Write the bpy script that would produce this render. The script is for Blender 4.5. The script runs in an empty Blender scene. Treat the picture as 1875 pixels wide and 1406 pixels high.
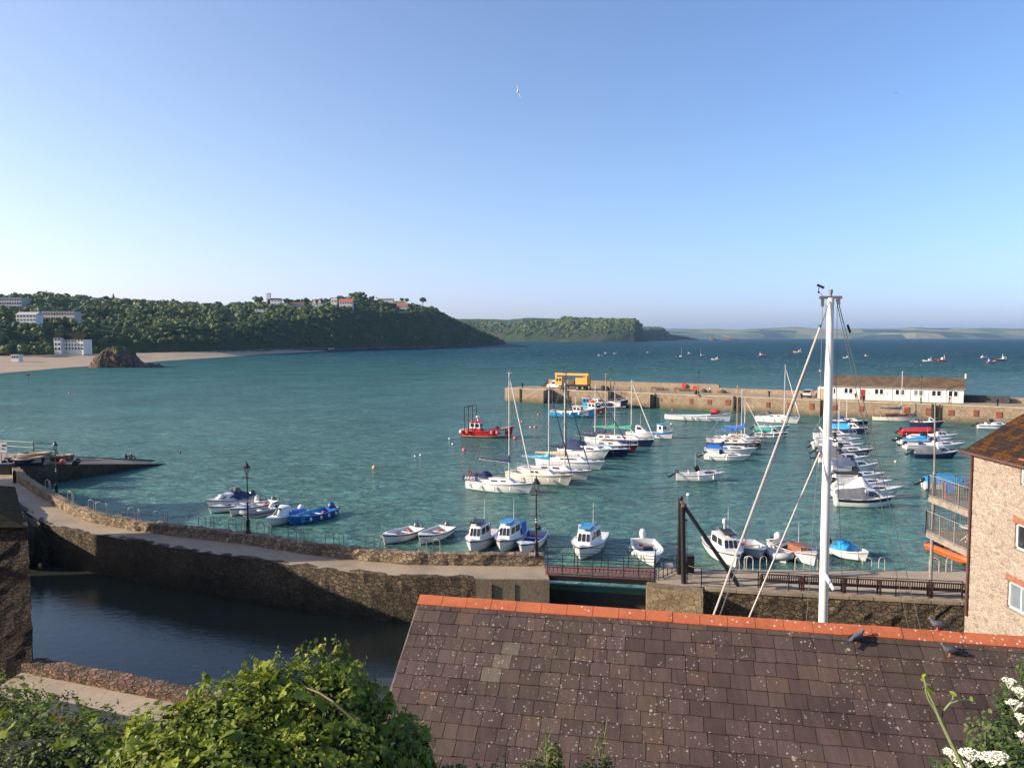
import bpy, bmesh, math, random
import numpy as np
from mathutils import Vector, Matrix, noise as mnoise
R = math.radians
rnd = random.Random(7)
C = bpy.context.scene
COL = C.collection
# ------------------------------------------------------------ camera
CAMZ = 16.0; FPX = 1400.0; CX = 937.5; CY = 703.0; HOR = 618.0
PITCH = math.atan((CY - HOR) / FPX)
cam_d = bpy.data.cameras.new('camera'); cam = bpy.data.objects.new('camera', cam_d); COL.objects.link(cam)
cam_d.sensor_fit = 'HORIZONTAL'; cam_d.sensor_width = 36.0; cam_d.lens = FPX / 1875 * 36
cam_d.clip_start = 0.1; cam_d.clip_end = 60000
cam.location = (0, 0, CAMZ); cam.rotation_euler = (R(90) - PITCH, 0, 0)
C.camera = cam
# ------------------------------------------------------------ light
SUN_EL = R(21); LIGHT_AZ = R(8)           # the light travels towards +X, across the view
w = bpy.data.worlds.new('World'); C.world = w; w.use_nodes = True
nt = w.node_tree; nt.nodes.clear()
sky = nt.nodes.new('ShaderNodeTexSky'); sky.sky_type = 'NISHITA'; sky.sun_disc = False
sky.sun_elevation = SUN_EL; sky.sun_rotation = R(270) - LIGHT_AZ
sky.altitude = 0; sky.air_density = 1.0; sky.dust_density = 1.0; sky.ozone_density = 4.0
bg = nt.nodes.new('ShaderNodeBackground'); bg.inputs[1].default_value = 0.12
wo = nt.nodes.new('ShaderNodeOutputWorld')
# the air is paler and warmer towards the sun's side and bluer away from it and near the horizon
def _n(typ, **k):
    n = nt.nodes.new(typ)
    for a, v in k.items(): setattr(n, a, v)
    return n
wc = _n('ShaderNodeTexCoord'); ws = _n('ShaderNodeSeparateXYZ'); nt.links.new(wc.outputs['Generated'], ws.inputs[0])
def _ramp(src, lo, hi, c0, c1):
    m = _n('ShaderNodeMapRange'); m.interpolation_type = 'SMOOTHSTEP'; nt.links.new(src, m.inputs[0]); m.inputs[1].default_value = lo; m.inputs[2].default_value = hi
    x = _n('ShaderNodeMix', data_type='RGBA'); nt.links.new(m.outputs[0], x.inputs[0]); x.inputs[6].default_value = (*c0, 1); x.inputs[7].default_value = (*c1, 1); return x.outputs[2]
def _mul(a, b):
    x = _n('ShaderNodeMix', data_type='RGBA', blend_type='MULTIPLY'); x.inputs[0].default_value = 1; nt.links.new(a, x.inputs[6]); nt.links.new(b, x.inputs[7]); return x.outputs[2]
tint = _mul(_ramp(ws.outputs[0], -.65, .5, (1.27, 1.06, 1.03), (.82, .85, .98)), _ramp(ws.outputs[2], 0.0, .22, (1.0, .98, 1.24), (1.10, 1.04, .99)))
nt.links.new(_mul(sky.outputs[0], tint), bg.inputs[0]); nt.links.new(bg.outputs[0], wo.inputs[0])
sl = bpy.data.lights.new('sun', 'SUN'); sl.energy = 4.2; sl.angle = R(0.5); sl.color = (1.0, 0.86, 0.68)
so = bpy.data.objects.new('sun', sl); COL.objects.link(so)
ldir = Vector((math.cos(LIGHT_AZ) * math.cos(SUN_EL), math.sin(LIGHT_AZ) * math.cos(SUN_EL), -math.sin(SUN_EL)))
so.rotation_euler = ldir.to_track_quat('-Z', 'Y').to_euler()
so.location = (-60, -20, 60)
C.view_settings.view_transform = 'Standard'; C.view_settings.look = 'None'
C.view_settings.exposure = 1.0; C.view_settings.gamma = 1.0
C.cycles.max_bounces = 6; C.cycles.transparent_max_bounces = 6; C.cycles.volume_bounces = 0

# ------------------------------------------------------------ picture point -> place
def at(px, py, z=0.0):
    xd = (px - CX) / FPX; yd = (py - CY) / FPX
    f = math.cos(PITCH) - math.sin(PITCH) * yd; dn = math.sin(PITCH) + math.cos(PITCH) * yd
    k = (CAMZ - z) / dn
    return Vector((xd * k, f * k, z))
def atY(px, py, Y):
    xd = (px - CX) / FPX; yd = (py - CY) / FPX
    f = math.cos(PITCH) - math.sin(PITCH) * yd; dn = math.sin(PITCH) + math.cos(PITCH) * yd
    k = Y / f
    return Vector((xd * k, Y, CAMZ - dn * k))

# ------------------------------------------------------------ materials
MATS = {}
def nodes(name):
    m = bpy.data.materials.new(name); m.use_nodes = True
    t = m.node_tree; b = t.nodes['Principled BSDF']
    return m, t, b
def N(t, typ, **k):
    n = t.nodes.new(typ)
    for a, v in k.items(): setattr(n, a, v)
    return n
def coords(t, scale=(1, 1, 1), rot=(0, 0, 0), world=False):
    tc = N(t, 'ShaderNodeTexCoord'); mp = N(t, 'ShaderNodeMapping')
    mp.inputs['Scale'].default_value = scale; mp.inputs['Rotation'].default_value = rot
    if world:
        g = N(t, 'ShaderNodeNewGeometry'); t.links.new(g.outputs['Position'], mp.inputs[0])
    else: t.links.new(tc.outputs['Object'], mp.inputs[0])
    return mp.outputs[0]
def noise(t, vec, scale, detail=3, rough=.55, dist=0):
    n = N(t, 'ShaderNodeTexNoise'); n.inputs['Scale'].default_value = scale; n.inputs['Detail'].default_value = detail
    n.inputs['Roughness'].default_value = rough; n.inputs['Distortion'].default_value = dist
    t.links.new(vec, n.inputs['Vector']); return n.outputs['Fac']
def ramp(t, fac, stops, interp='LINEAR'):
    r = N(t, 'ShaderNodeValToRGB'); r.color_ramp.interpolation = interp
    e = r.color_ramp.elements
    while len(e) > 1: e.remove(e[-1])
    e[0].position = stops[0][0]; e[0].color = (*stops[0][1], 1) if len(stops[0][1]) == 3 else stops[0][1]
    for p, c in stops[1:]:
        q = e.new(p); q.color = (*c, 1) if len(c) == 3 else c
    t.links.new(fac, r.inputs[0]); return r.outputs[0]
def mix(t, fac, a, b, mode='MIX'):
    m = N(t, 'ShaderNodeMix', data_type='RGBA', blend_type=mode)
    for s, v in ((m.inputs[0], fac), (m.inputs[6], a), (m.inputs[7], b)):
        if hasattr(v, 'links') or isinstance(v, bpy.types.NodeSocket): t.links.new(v, s)
        elif isinstance(v, (int, float)): s.default_value = v
        else: s.default_value = (*v, 1)
    return m.outputs[2]
def math_(t, op, a, b=0.0):
    m = N(t, 'ShaderNodeMath', operation=op)
    for s, v in ((m.inputs[0], a), (m.inputs[1], b)):
        if isinstance(v, bpy.types.NodeSocket): t.links.new(v, s)
        else: s.default_value = v
    return m.outputs[0]
def bump(t, b, h, strength=.4, dist=.05):
    n = N(t, 'ShaderNodeBump'); n.inputs['Strength'].default_value = strength; n.inputs['Distance'].default_value = dist
    t.links.new(h, n.inputs['Height']); t.links.new(n.outputs[0], b.inputs['Normal'])
def g3(v): return (v, v, v)
def mat(name, col, rough=.5, metal=0., var=.12, vs=2.5, bmp=0., bs=25., spec=.5, coat=0.):
    """a plain surface with mottled colour and fine bump"""
    if name in MATS: return MATS[name]
    m, t, b = nodes(name)
    v = coords(t)
    n = noise(t, v, vs, 4); n2 = noise(t, v, vs * 7, 3)
    f = math_(t, 'ADD', math_(t, 'MULTIPLY', n, .65), math_(t, 'MULTIPLY', n2, .35))
    lo = tuple(c * (1 - var * 1.6) for c in col); hi = tuple(min(1, c * (1 + var)) for c in col)
    t.links.new(ramp(t, f, [(.3, lo), (.52, col), (.75, hi)]), b.inputs['Base Color'])
    b.inputs['Roughness'].default_value = rough; b.inputs['Metallic'].default_value = metal
    b.inputs['Specular IOR Level'].default_value = spec; b.inputs['Coat Weight'].default_value = coat
    if bmp: bump(t, b, noise(t, v, bs, 4), bmp, .02)
    MATS[name] = m; return m
def stone(name, cols, size=.35, flat=1.7, mortar=(.2, .17, .13), mw=.06, bmp=.8, bd=.06, stain=(.05, .045, .035), stainamt=.35, low=None, world=True):
    """rubble masonry: flat irregular stones, recessed joints, weather stains"""
    if name in MATS: return MATS[name]
    m, t, b = nodes(name)
    s = 1 / size
    v0 = coords(t, (s, s, s * flat), world=world)
    d = N(t, 'ShaderNodeTexNoise'); d.inputs['Scale'].default_value = 1.6; d.inputs['Detail'].default_value = 3; t.links.new(v0, d.inputs['Vector'])
    vm = N(t, 'ShaderNodeVectorMath', operation='MULTIPLY_ADD'); t.links.new(d.outputs['Color'], vm.inputs[0])
    vm.inputs[1].default_value = (.85, .85, .85); t.links.new(v0, vm.inputs[2]); v = vm.outputs[0]
    vo = N(t, 'ShaderNodeTexVoronoi'); vo.inputs['Scale'].default_value = 1; t.links.new(v, vo.inputs['Vector'])
    ve = N(t, 'ShaderNodeTexVoronoi', feature='DISTANCE_TO_EDGE'); ve.inputs['Scale'].default_value = 1; t.links.new(v, ve.inputs['Vector'])
    sep = N(t, 'ShaderNodeSeparateColor'); t.links.new(vo.outputs['Color'], sep.inputs[0])
    st = [(i / max(1, len(cols) - 1), c) for i, c in enumerate(cols)]
    c = ramp(t, sep.outputs[0], st)
    vw = coords(t, world=world)
    fine = noise(t, vw, 9, 5, .65)
    c = mix(t, .7, c, ramp(t, fine, [(.32, g3(.35)), (.68, g3(1.35))]), 'MULTIPLY')
    em = ramp(t, ve.outputs['Distance'], [(0, g3(0)), (mw, g3(.2)), (mw * 2.2, g3(1))])
    c = mix(t, em, mortar, c)
    big = noise(t, vw, .45, 6, .65)
    c = mix(t, math_(t, 'MULTIPLY', ramp(t, big, [(.42, g3(0)), (.68, g3(1))]), stainamt), c, stain)
    if low:      # weed and wet stone up to the tide mark
        z0, z1, lc = low
        g = N(t, 'ShaderNodeNewGeometry'); sp = N(t, 'ShaderNodeSeparateXYZ'); t.links.new(g.outputs['Position'], sp.inputs[0])
        zz = math_(t, 'ADD', sp.outputs[2], math_(t, 'MULTIPLY', math_(t, 'SUBTRACT', noise(t, vw, .8, 4), .5), 1.2))
        mr = N(t, 'ShaderNodeMapRange'); t.links.new(zz, mr.inputs[0]); mr.inputs[1].default_value = z0; mr.inputs[2].default_value = z1
        mr.inputs[3].default_value = 1; mr.inputs[4].default_value = 0
        c = mix(t, math_(t, 'MULTIPLY', mr.outputs[0], .85), c, lc)
    t.links.new(c, b.inputs['Base Color']); b.inputs['Roughness'].default_value = .9; b.inputs['Specular IOR Level'].default_value = .2
    hgt = math_(t, 'ADD', math_(t, 'MULTIPLY', em, .9), math_(t, 'MULTIPLY', math_(t, 'ADD', fine, sep.outputs[1]), .35))
    bump(t, b, hgt, bmp, bd)
    MATS[name] = m; return m

WHITE = mat('white_gelcoat', (.72, .70, .66), .3, var=.08, vs=1.5, coat=.2)
CREAM = mat('cream_gelcoat', (.66, .61, .50), .35, var=.1)
DECKW = mat('pale_deck', (.62, .61, .57), .6, var=.1)
NAVY = mat('navy_paint', (.012, .02, .065), .25, var=.2, coat=.2)
BLACKP = mat('black_paint', (.012, .012, .014), .35, var=.25)
BLUEP = mat('blue_paint', (.02, .11, .33), .35, var=.2)
SKYB = mat('bright_blue_paint', (.02, .27, .52), .4, var=.12)
REDP = mat('red_paint', (.50, .018, .015), .4, var=.15)
MAROON = mat('maroon_paint', (.11, .015, .015), .4, var=.15)
GREENP = mat('sea_green_paint', (.08, .42, .34), .45, var=.15)
GREYT = mat('grey_tube_rubber', (.24, .25, .27), .65, var=.15)
GREYC = mat('grey_canvas', (.13, .135, .15), .85, var=.2, bmp=.3, bs=8)
NAVYC = mat('navy_canvas', (.018, .03, .09), .85, var=.2, bmp=.3, bs=8)
BLUEC = mat('blue_canvas', (.02, .12, .42), .8, var=.2, bmp=.3, bs=8)
CYANC = mat('bright_blue_tarp', (.015, .25, .52), .6, var=.15, bmp=.5, bs=6)
GREENC = mat('green_canvas', (.03, .30, .19), .8, var=.15)
BLACKC = mat('black_canvas', (.02, .02, .024), .8, var=.2, bmp=.3, bs=8)
WHITEC = mat('white_canvas', (.68, .66, .6), .8, var=.1, bmp=.3, bs=6)
REDC = mat('red_canvas', (.5, .02, .03), .7, var=.12, bmp=.3, bs=6)
GLASS = mat('dark_window_glass', (.018, .022, .026), .06, var=.1, spec=.8)
GLASSL = mat('pale_window_glass', (.16, .2, .22), .08, var=.15, spec=.8)
ALU = mat('spar_aluminium', (.55, .54, .51), .45, metal=.25, var=.06)
CHROME = mat('stainless_tube', (.62, .62, .62), .3, metal=.8, var=.05)
WOOD = mat('varnished_wood', (.26, .085, .03), .45, var=.25, vs=4)
WOODP = mat('pale_wood', (.42, .27, .13), .6, var=.2)
ROPE = mat('rope', (.5, .47, .4), .9, var=.1)
WIRE = mat('rigging_wire', (.22, .22, .22), .5, metal=.4, var=.05)
FENDW = mat('white_fender', (.7, .7, .68), .5, var=.05)
ORNG = mat('orange_tube_rubber', (.75, .11, .015), .5, var=.1)
PINKB = mat('pink_buoy', (.72, .12, .14), .5, var=.15)
YELB = mat('yellow_buoy', (.7, .45, .1), .5, var=.15)
OUTG = mat('grey_cowling', (.1, .1, .115), .3, var=.1, coat=.4)
OUTW = mat('white_cowling', (.66, .64, .6), .3, var=.05, coat=.4)
OUTB = mat('black_cowling', (.015, .015, .017), .3, var=.1, coat=.4)
ANTIF = mat('antifouling', (.04, .05, .055), .7, var=.3)
IRON = mat('black_iron', (.012, .012, .013), .45, var=.3, spec=.5)
GALV = mat('galvanised_steel', (.28, .26, .23), .6, metal=.3, var=.2)
# ------------------------------------------------------------ mesh helpers
class MB:
    def __init__(s): s.v = []; s.f = []; s.m = []
    def add(s, vs, fs, mi=0):
        o = len(s.v); s.v.extend([tuple(v) for v in vs]); s.f.extend([tuple(i + o for i in f) for f in fs])
        s.m.extend([mi] * len(fs) if isinstance(mi, int) else mi); return s
    def box(s, c, d, rz=0, mi=0, rx=0, ry=0):
        M = Matrix.Translation(c) @ Matrix.Rotation(rz, 4, 'Z') @ Matrix.Rotation(ry, 4, 'Y') @ Matrix.Rotation(rx, 4, 'X')
        vs = [M @ Vector((x * d[0] / 2, y * d[1] / 2, z * d[2] / 2)) for x in (-1, 1) for y in (-1, 1) for z in (-1, 1)]
        return s.add(vs, [(0, 1, 3, 2), (4, 6, 7, 5), (0, 4, 5, 1), (2, 3, 7, 6), (0, 2, 6, 4), (1, 5, 7, 3)], mi)
    def tube(s, pts, r, n=6, mi=0, cap=True):
        pts = [Vector(p) for p in pts]; rs = r if isinstance(r, (list, tuple)) else [r] * len(pts)
        vs = []; fs = []
        for i, p in enumerate(pts):
            d = (pts[min(i + 1, len(pts) - 1)] - pts[max(i - 1, 0)])
            if d.length < 1e-9: d = Vector((0, 0, 1))
            d.normalize(); a = Vector((0, 0, 1)) if abs(d.z) < .9 else Vector((1, 0, 0))
            u = d.cross(a).normalized(); w_ = d.cross(u)
            for k in range(n):
                t = 2 * math.pi * k / n; vs.append(p + (u * math.cos(t) + w_ * math.sin(t)) * rs[i])
        for i in range(len(pts) - 1):
            for k in range(n):
                a = i * n + k; b = i * n + (k + 1) % n; fs.append((a, b, b + n, a + n))
        if cap: fs.append(tuple(range(n - 1, -1, -1))); fs.append(tuple((len(pts) - 1) * n + k for k in range(n)))
        return s.add(vs, fs, mi)
    def lathe(s, c, prof, n=12, mi=0, axis='Z'):
        """prof: list of (radius, height)"""
        vs = []; fs = []
        for r, h in prof:
            for k in range(n):
                t = 2 * math.pi * k / n; x, y = r * math.cos(t), r * math.sin(t)
                q = (x, y, h) if axis == 'Z' else ((h, x, y) if axis == 'X' else (x, h, y))
                vs.append((c[0] + q[0], c[1] + q[1], c[2] + q[2]))
        for i in range(len(prof) - 1):
            for k in range(n):
                a = i * n + k; b = i * n + (k + 1) % n; fs.append((a, b, b + n, a + n))
        fs.append(tuple(range(n - 1, -1, -1))); fs.append(tuple((len(prof) - 1) * n + k for k in range(n)))
        return s.add(vs, fs, mi)
    def ball(s, c, r, n=10, mi=0):
        if not isinstance(r, (tuple, list)): r = (r, r, r)
        vs = []; fs = []; h = n // 2 + 1
        for i in range(h):
            p = math.pi * (i + .001) / (h - 1 + .002)
            for k in range(n):
                t = 2 * math.pi * k / n
                vs.append((c[0] + r[0] * math.sin(p) * math.cos(t), c[1] + r[1] * math.sin(p) * math.sin(t), c[2] + r[2] * math.cos(p)))
        for i in range(h - 1):
            for k in range(n):
                a = i * n + k; b = i * n + (k + 1) % n; fs.append((a, a + n, b + n, b))
        return s.add(vs, fs, mi)
    def prism(s, poly, z0, z1, mi=0, mt=None):
        n = len(poly); vs = [(p[0], p[1], z0) for p in poly] + [(p[0], p[1], z1) for p in poly]
        ar = sum(poly[i][0] * poly[(i + 1) % n][1] - poly[(i + 1) % n][0] * poly[i][1] for i in range(n))
        fs = [(i, (i + 1) % n, (i + 1) % n + n, i + n) for i in range(n)]; top = tuple(range(n, 2 * n)); bot = tuple(range(n - 1, -1, -1))
        if ar < 0: fs = [f[::-1] for f in fs]; top = top[::-1]; bot = bot[::-1]
        return s.add(vs, fs + [top, bot], [mi] * n + [mi if mt is None else mt, mi])
    def grid(s, rows, mi=0, close=False):
        """rows: list of equally long rows of points"""
        n = len(rows[0]); vs = [p for r_ in rows for p in r_]; fs = []
        for i in range(len(rows) - 1):
            for k in range(n if close else n - 1):
                a = i * n + k; b = i * n + (k + 1) % n; fs.append((a, b, b + n, a + n))
        if callable(mi):
            mm = [mi(i, k) for i in range(len(rows) - 1) for k in range(n if close else n - 1)]
            return s.add(vs, fs, mm)
        return s.add(vs, fs, mi)
    def quad(s, a, b, c, d, mi=0): return s.add([a, b, c, d], [(0, 1, 2, 3)], mi)
    def build(s, name, mats, parent=None, smooth=False, loc=None, bevel=0, fix=False, jitter=0, sub=0):
        me = bpy.data.meshes.new(name); me.from_pydata([tuple(v) for v in s.v], [], s.f)
        if not isinstance(mats, (list, tuple)): mats = [mats]
        for m in mats: me.materials.append(m)
        if len(mats) > 1: me.polygons.foreach_set('material_index', s.m)
        if fix:
            bm = bmesh.new(); bm.from_mesh(me); bmesh.ops.remove_doubles(bm, verts=bm.verts, dist=1e-4)
            bmesh.ops.recalc_face_normals(bm, faces=bm.faces); bm.to_mesh(me); bm.free()
        if smooth:
            me.polygons.foreach_set('use_smooth', [True] * len(me.polygons))
            try: me.set_sharp_from_angle(angle=R(42))
            except Exception: pass
        me.update()
        o = bpy.data.objects.new(name, me); COL.objects.link(o)
        if parent: o.parent = parent
        if loc is not None: o.location = loc
        if bevel:
            b = o.modifiers.new('bevel', 'BEVEL'); b.width = bevel; b.segments = 2; b.limit_method = 'ANGLE'; b.angle_limit = R(40)
        return o
LABELS = {}
def tag(o, label=None, cat=None, group=None, kind=None):
    if label: o['label'] = label
    if cat: o['category'] = cat
    if group: o['group'] = group
    if kind: o['kind'] = kind
    return o
def thing(name, label, cat, loc=(0, 0, 0), rz=0, group=None):
    o = bpy.data.objects.new(name, None); COL.objects.link(o); o.location = loc; o.rotation_euler = (0, 0, rz)
    o.empty_display_size = .3
    return tag(o, label, cat, group)
def copy_tree(o, parent=None):
    c = o.copy(); COL.objects.link(c); c.parent = parent
    for ch in list(o.children): copy_tree(ch, c)
    return c
def fastmesh(name, V, F, mats, mi=None, smooth=False, attr=None):
    """V (n,3) F (m,k) arrays -> object"""
    V = np.asarray(V, dtype=np.float32); F = np.asarray(F, dtype=np.int32); m, k = F.shape
    me = bpy.data.meshes.new(name); me.vertices.add(len(V)); me.vertices.foreach_set('co', V.ravel())
    me.loops.add(m * k); me.loops.foreach_set('vertex_index', F.ravel())
    me.polygons.add(m); me.polygons.foreach_set('loop_start', np.arange(0, m * k, k, dtype=np.int32))
    me.polygons.foreach_set('loop_total', np.full(m, k, dtype=np.int32))
    for q in (mats if isinstance(mats, (list, tuple)) else [mats]): me.materials.append(q)
    if mi is not None: me.polygons.foreach_set('material_index', np.asarray(mi, dtype=np.int32))
    me.polygons.foreach_set('use_smooth', np.full(m, bool(smooth)))
    me.update(calc_edges=True); me.validate()
    if attr is not None:
        a = me.attributes.new('vary', 'FLOAT', 'FACE'); a.data.foreach_set('value', np.asarray(attr, dtype=np.float32))
    o = bpy.data.objects.new(name, me); COL.objects.link(o); return o
def fbm(x, y, z=0, o=4, s=1.):
    v = 0; a = 1; t = 0
    for i in range(o): v += a * mnoise.noise(Vector((x * s, y * s, z * s + 7.3 * i))); t += a; a *= .5; s *= 2.1
    return v / t
def ico(sub=2):
    bm = bmesh.new(); bmesh.ops.create_icosphere(bm, subdivisions=sub, radius=1)
    V = np.array([v.co[:] for v in bm.verts]); F = np.array([[v.index for v in f.verts] for f in bm.faces]); bm.free(); return V, F
def text_part(name, body, size, mt, parent, M, depth=.004):
    cu = bpy.data.curves.new(name, 'FONT'); cu.body = body; cu.size = size; cu.align_x = 'CENTER'; cu.align_y = 'CENTER'; cu.extrude = depth
    o = bpy.data.objects.new(name, cu); COL.objects.link(o)
    me = bpy.data.meshes.new_from_object(o); bpy.data.objects.remove(o)
    me.transform(M); me.materials.clear(); me.materials.append(mt)
    o = bpy.data.objects.new(name, me); COL.objects.link(o); o.parent = parent; return o
def polywall(mb, pts, z0, z1, th, jit=.05, step=.6, zs=.35, mi=0, top=True, side=1):
    """rough free-standing wall along a polyline, as thick as th to its left side"""
    P = [Vector((p[0], p[1], 0)) for p in pts]; L = []
    for a, b in zip(P[:-1], P[1:]):
        n = max(1, int((b - a).length / step))
        for i in range(n): L.append(a.lerp(b, i / n))
    L.append(P[-1])
    nz = max(1, int((z1 - z0) / zs)); rows = []
    for i, p in enumerate(L):
        d = (L[min(i + 1, len(L) - 1)] - L[max(i - 1, 0)]).normalized(); nr = Vector((-d.y, d.x, 0)) * side
        def J(q, k=1.): 
            return q + Vector((mnoise.noise(q * 2.1), mnoise.noise(q * 2.1 + Vector((9, 0, 0))), mnoise.noise(q * 1.7 + Vector((0, 9, 0))))) * jit * 2 * k
        r = []
        for k in range(nz + 1): r.append(J(p + Vector((0, 0, z0 + (z1 - z0) * k / nz))))
        for k in range(1, 3): r.append(J(p + nr * th * k / 3 + Vector((0, 0, z1))))
        for k in range(nz + 1): r.append(J(p + nr * th + Vector((0, 0, z1 - (z1 - z0) * k / nz))))
        rows.append(r)
    mb.grid(rows, mi)
    for r in (rows[0], rows[-1]): mb.add(r, [tuple(range(len(r)))], mi)
    return L
# ------------------------------------------------------------ sea
def water_mat(name, near, mid, far, calm=False):
    m, t, b = nodes(name)
    v = coords(t, world=True)
    g = N(t, 'ShaderNodeNewGeometry'); sp = N(t, 'ShaderNodeSeparateXYZ'); t.links.new(g.outputs['Position'], sp.inputs[0])
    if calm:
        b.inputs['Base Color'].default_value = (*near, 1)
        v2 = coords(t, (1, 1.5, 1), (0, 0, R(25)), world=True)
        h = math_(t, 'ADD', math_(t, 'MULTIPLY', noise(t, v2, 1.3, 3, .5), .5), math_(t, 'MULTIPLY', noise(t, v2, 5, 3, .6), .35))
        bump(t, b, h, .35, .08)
    else:
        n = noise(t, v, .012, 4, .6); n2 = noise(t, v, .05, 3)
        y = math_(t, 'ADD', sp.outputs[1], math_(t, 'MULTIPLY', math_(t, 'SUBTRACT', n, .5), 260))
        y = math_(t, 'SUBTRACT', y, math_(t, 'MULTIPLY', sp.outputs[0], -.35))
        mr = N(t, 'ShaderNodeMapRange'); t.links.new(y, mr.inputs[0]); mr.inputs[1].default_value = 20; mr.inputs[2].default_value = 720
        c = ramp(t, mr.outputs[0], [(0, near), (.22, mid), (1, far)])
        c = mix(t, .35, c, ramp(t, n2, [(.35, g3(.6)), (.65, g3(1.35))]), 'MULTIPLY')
        ripple = noise(t, coords(t, (.35, 1.0, 1), (0, 0, R(-6)), world=True), .95, 6, .7, .5)
        c = mix(t, .75, c, ramp(t, ripple, [(.32, g3(.42)), (.47, g3(.85)), (.56, g3(1.1)), (.68, g3(1.9))]), 'MULTIPLY')
        swell = noise(t, coords(t, (.3, 1.0, 1), (0, 0, R(-7)), world=True), .13, 6, .68, .4)
        c = mix(t, math_(t, 'MULTIPLY', mr.outputs[0], .9), c, mix(t, 1.0, c, ramp(t, swell, [(.34, g3(.45)), (.48, g3(.85)), (.56, g3(1.1)), (.7, g3(1.9))]), 'MULTIPLY'))
        # white horses on the open water only
        vw = coords(t, (.16, .5, 1), (0, 0, R(-8)), world=True)
        wn = noise(t, vw, 1.0, 4, .62)
        far_m = N(t, 'ShaderNodeMapRange'); t.links.new(math_(t, 'ADD', sp.outputs[1], sp.outputs[0]), far_m.inputs[0])
        far_m.inputs[1].default_value = 300; far_m.inputs[2].default_value = 480
        caps = math_(t, 'MULTIPLY', ramp(t, wn, [(.63, g3(0)), (.67, g3(1))]), math_(t, 'MULTIPLY', far_m.outputs[0], .75))
        c = mix(t, caps, c, (.6, .62, .62))
        t.links.new(c, b.inputs['Base Color'])
        va = coords(t, (.45, 1.0, 1), (0, 0, R(14)), world=True); vb = coords(t, (.7, 1.0, 1), (0, 0, R(-22)), world=True)
        h = math_(t, 'ADD', math_(t, 'MULTIPLY', noise(t, va, .32, 3, .55, .4), 2.2), math_(t, 'ADD', math_(t, 'MULTIPLY', noise(t, vb, 1.1, 3, .6, .3), .8), math_(t, 'MULTIPLY', noise(t, va, 4.5, 2, .6), .16)))
        bump(t, b, h, 1.0, .75)
    b.inputs['Roughness'].default_value = .16 if not calm else .06; b.inputs['IOR'].default_value = 1.33
    b.inputs['Specular IOR Level'].default_value = .5
    if not calm:
        sm_ = N(t, 'ShaderNodeMapRange'); t.links.new(sp.outputs[1], sm_.inputs[0]); sm_.inputs[1].default_value = 60; sm_.inputs[2].default_value = 330; sm_.inputs[3].default_value = .42; sm_.inputs[4].default_value = .06; t.links.new(sm_.outputs[0], b.inputs['Specular IOR Level'])
        # steep little wave faces far out show the water's own colour, not the sky
        df = N(t, 'ShaderNodeBsdfDiffuse'); t.links.new(c, df.inputs[0]); fm = N(t, 'ShaderNodeMapRange'); t.links.new(sp.outputs[1], fm.inputs[0]); fm.inputs[1].default_value = 40; fm.inputs[2].default_value = 380; fm.inputs[3].default_value = .15; fm.inputs[4].default_value = .84
        ms_ = N(t, 'ShaderNodeMixShader'); t.links.new(fm.outputs[0], ms_.inputs[0]); t.links.new(b.outputs[0], ms_.inputs[1]); t.links.new(df.outputs[0], ms_.inputs[2]); t.links.new(ms_.outputs[0], t.nodes['Material Output'].inputs[0])
    return m
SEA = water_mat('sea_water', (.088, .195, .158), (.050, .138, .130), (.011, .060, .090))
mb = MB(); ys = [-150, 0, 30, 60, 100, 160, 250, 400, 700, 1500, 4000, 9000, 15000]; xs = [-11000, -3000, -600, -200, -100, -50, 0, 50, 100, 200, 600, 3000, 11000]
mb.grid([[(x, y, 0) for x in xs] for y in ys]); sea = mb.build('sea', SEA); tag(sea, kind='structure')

# ------------------------------------------------------------ foliage materials
def leaf_mat(name, stops, rough=.65, trans=.0, vs=.05, big=.4):
    m, t, b = nodes(name)
    a = N(t, 'ShaderNodeAttribute', attribute_name='vary')
    v = coords(t, world=True); n = noise(t, v, vs, 4)
    f = math_(t, 'ADD', math_(t, 'MULTIPLY', a.outputs['Fac'], 1 - big), math_(t, 'MULTIPLY', ramp(t, n, [(.3, g3(0)), (.7, g3(1))]), big))
    c = ramp(t, f, stops); t.links.new(c, b.inputs['Base Color']); b.inputs['Roughness'].default_value = rough; b.inputs['Specular IOR Level'].default_value = .25
    if trans:
        tr = N(t, 'ShaderNodeBsdfTranslucent'); t.links.new(c, tr.inputs[0]); mx = N(t, 'ShaderNodeMixShader'); mx.inputs[0].default_value = trans
        t.links.new(b.outputs[0], mx.inputs[1]); t.links.new(tr.outputs[0], mx.inputs[2])
        t.links.new(mx.outputs[0], t.nodes['Material Output'].inputs[0])
    return m
WOODS = leaf_mat('woodland_leaves', [(0, (.02, .04, .012)), (.35, (.045, .075, .02)), (.7, (.10, .125, .03)), (1, (.19, .20, .05))])
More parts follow.
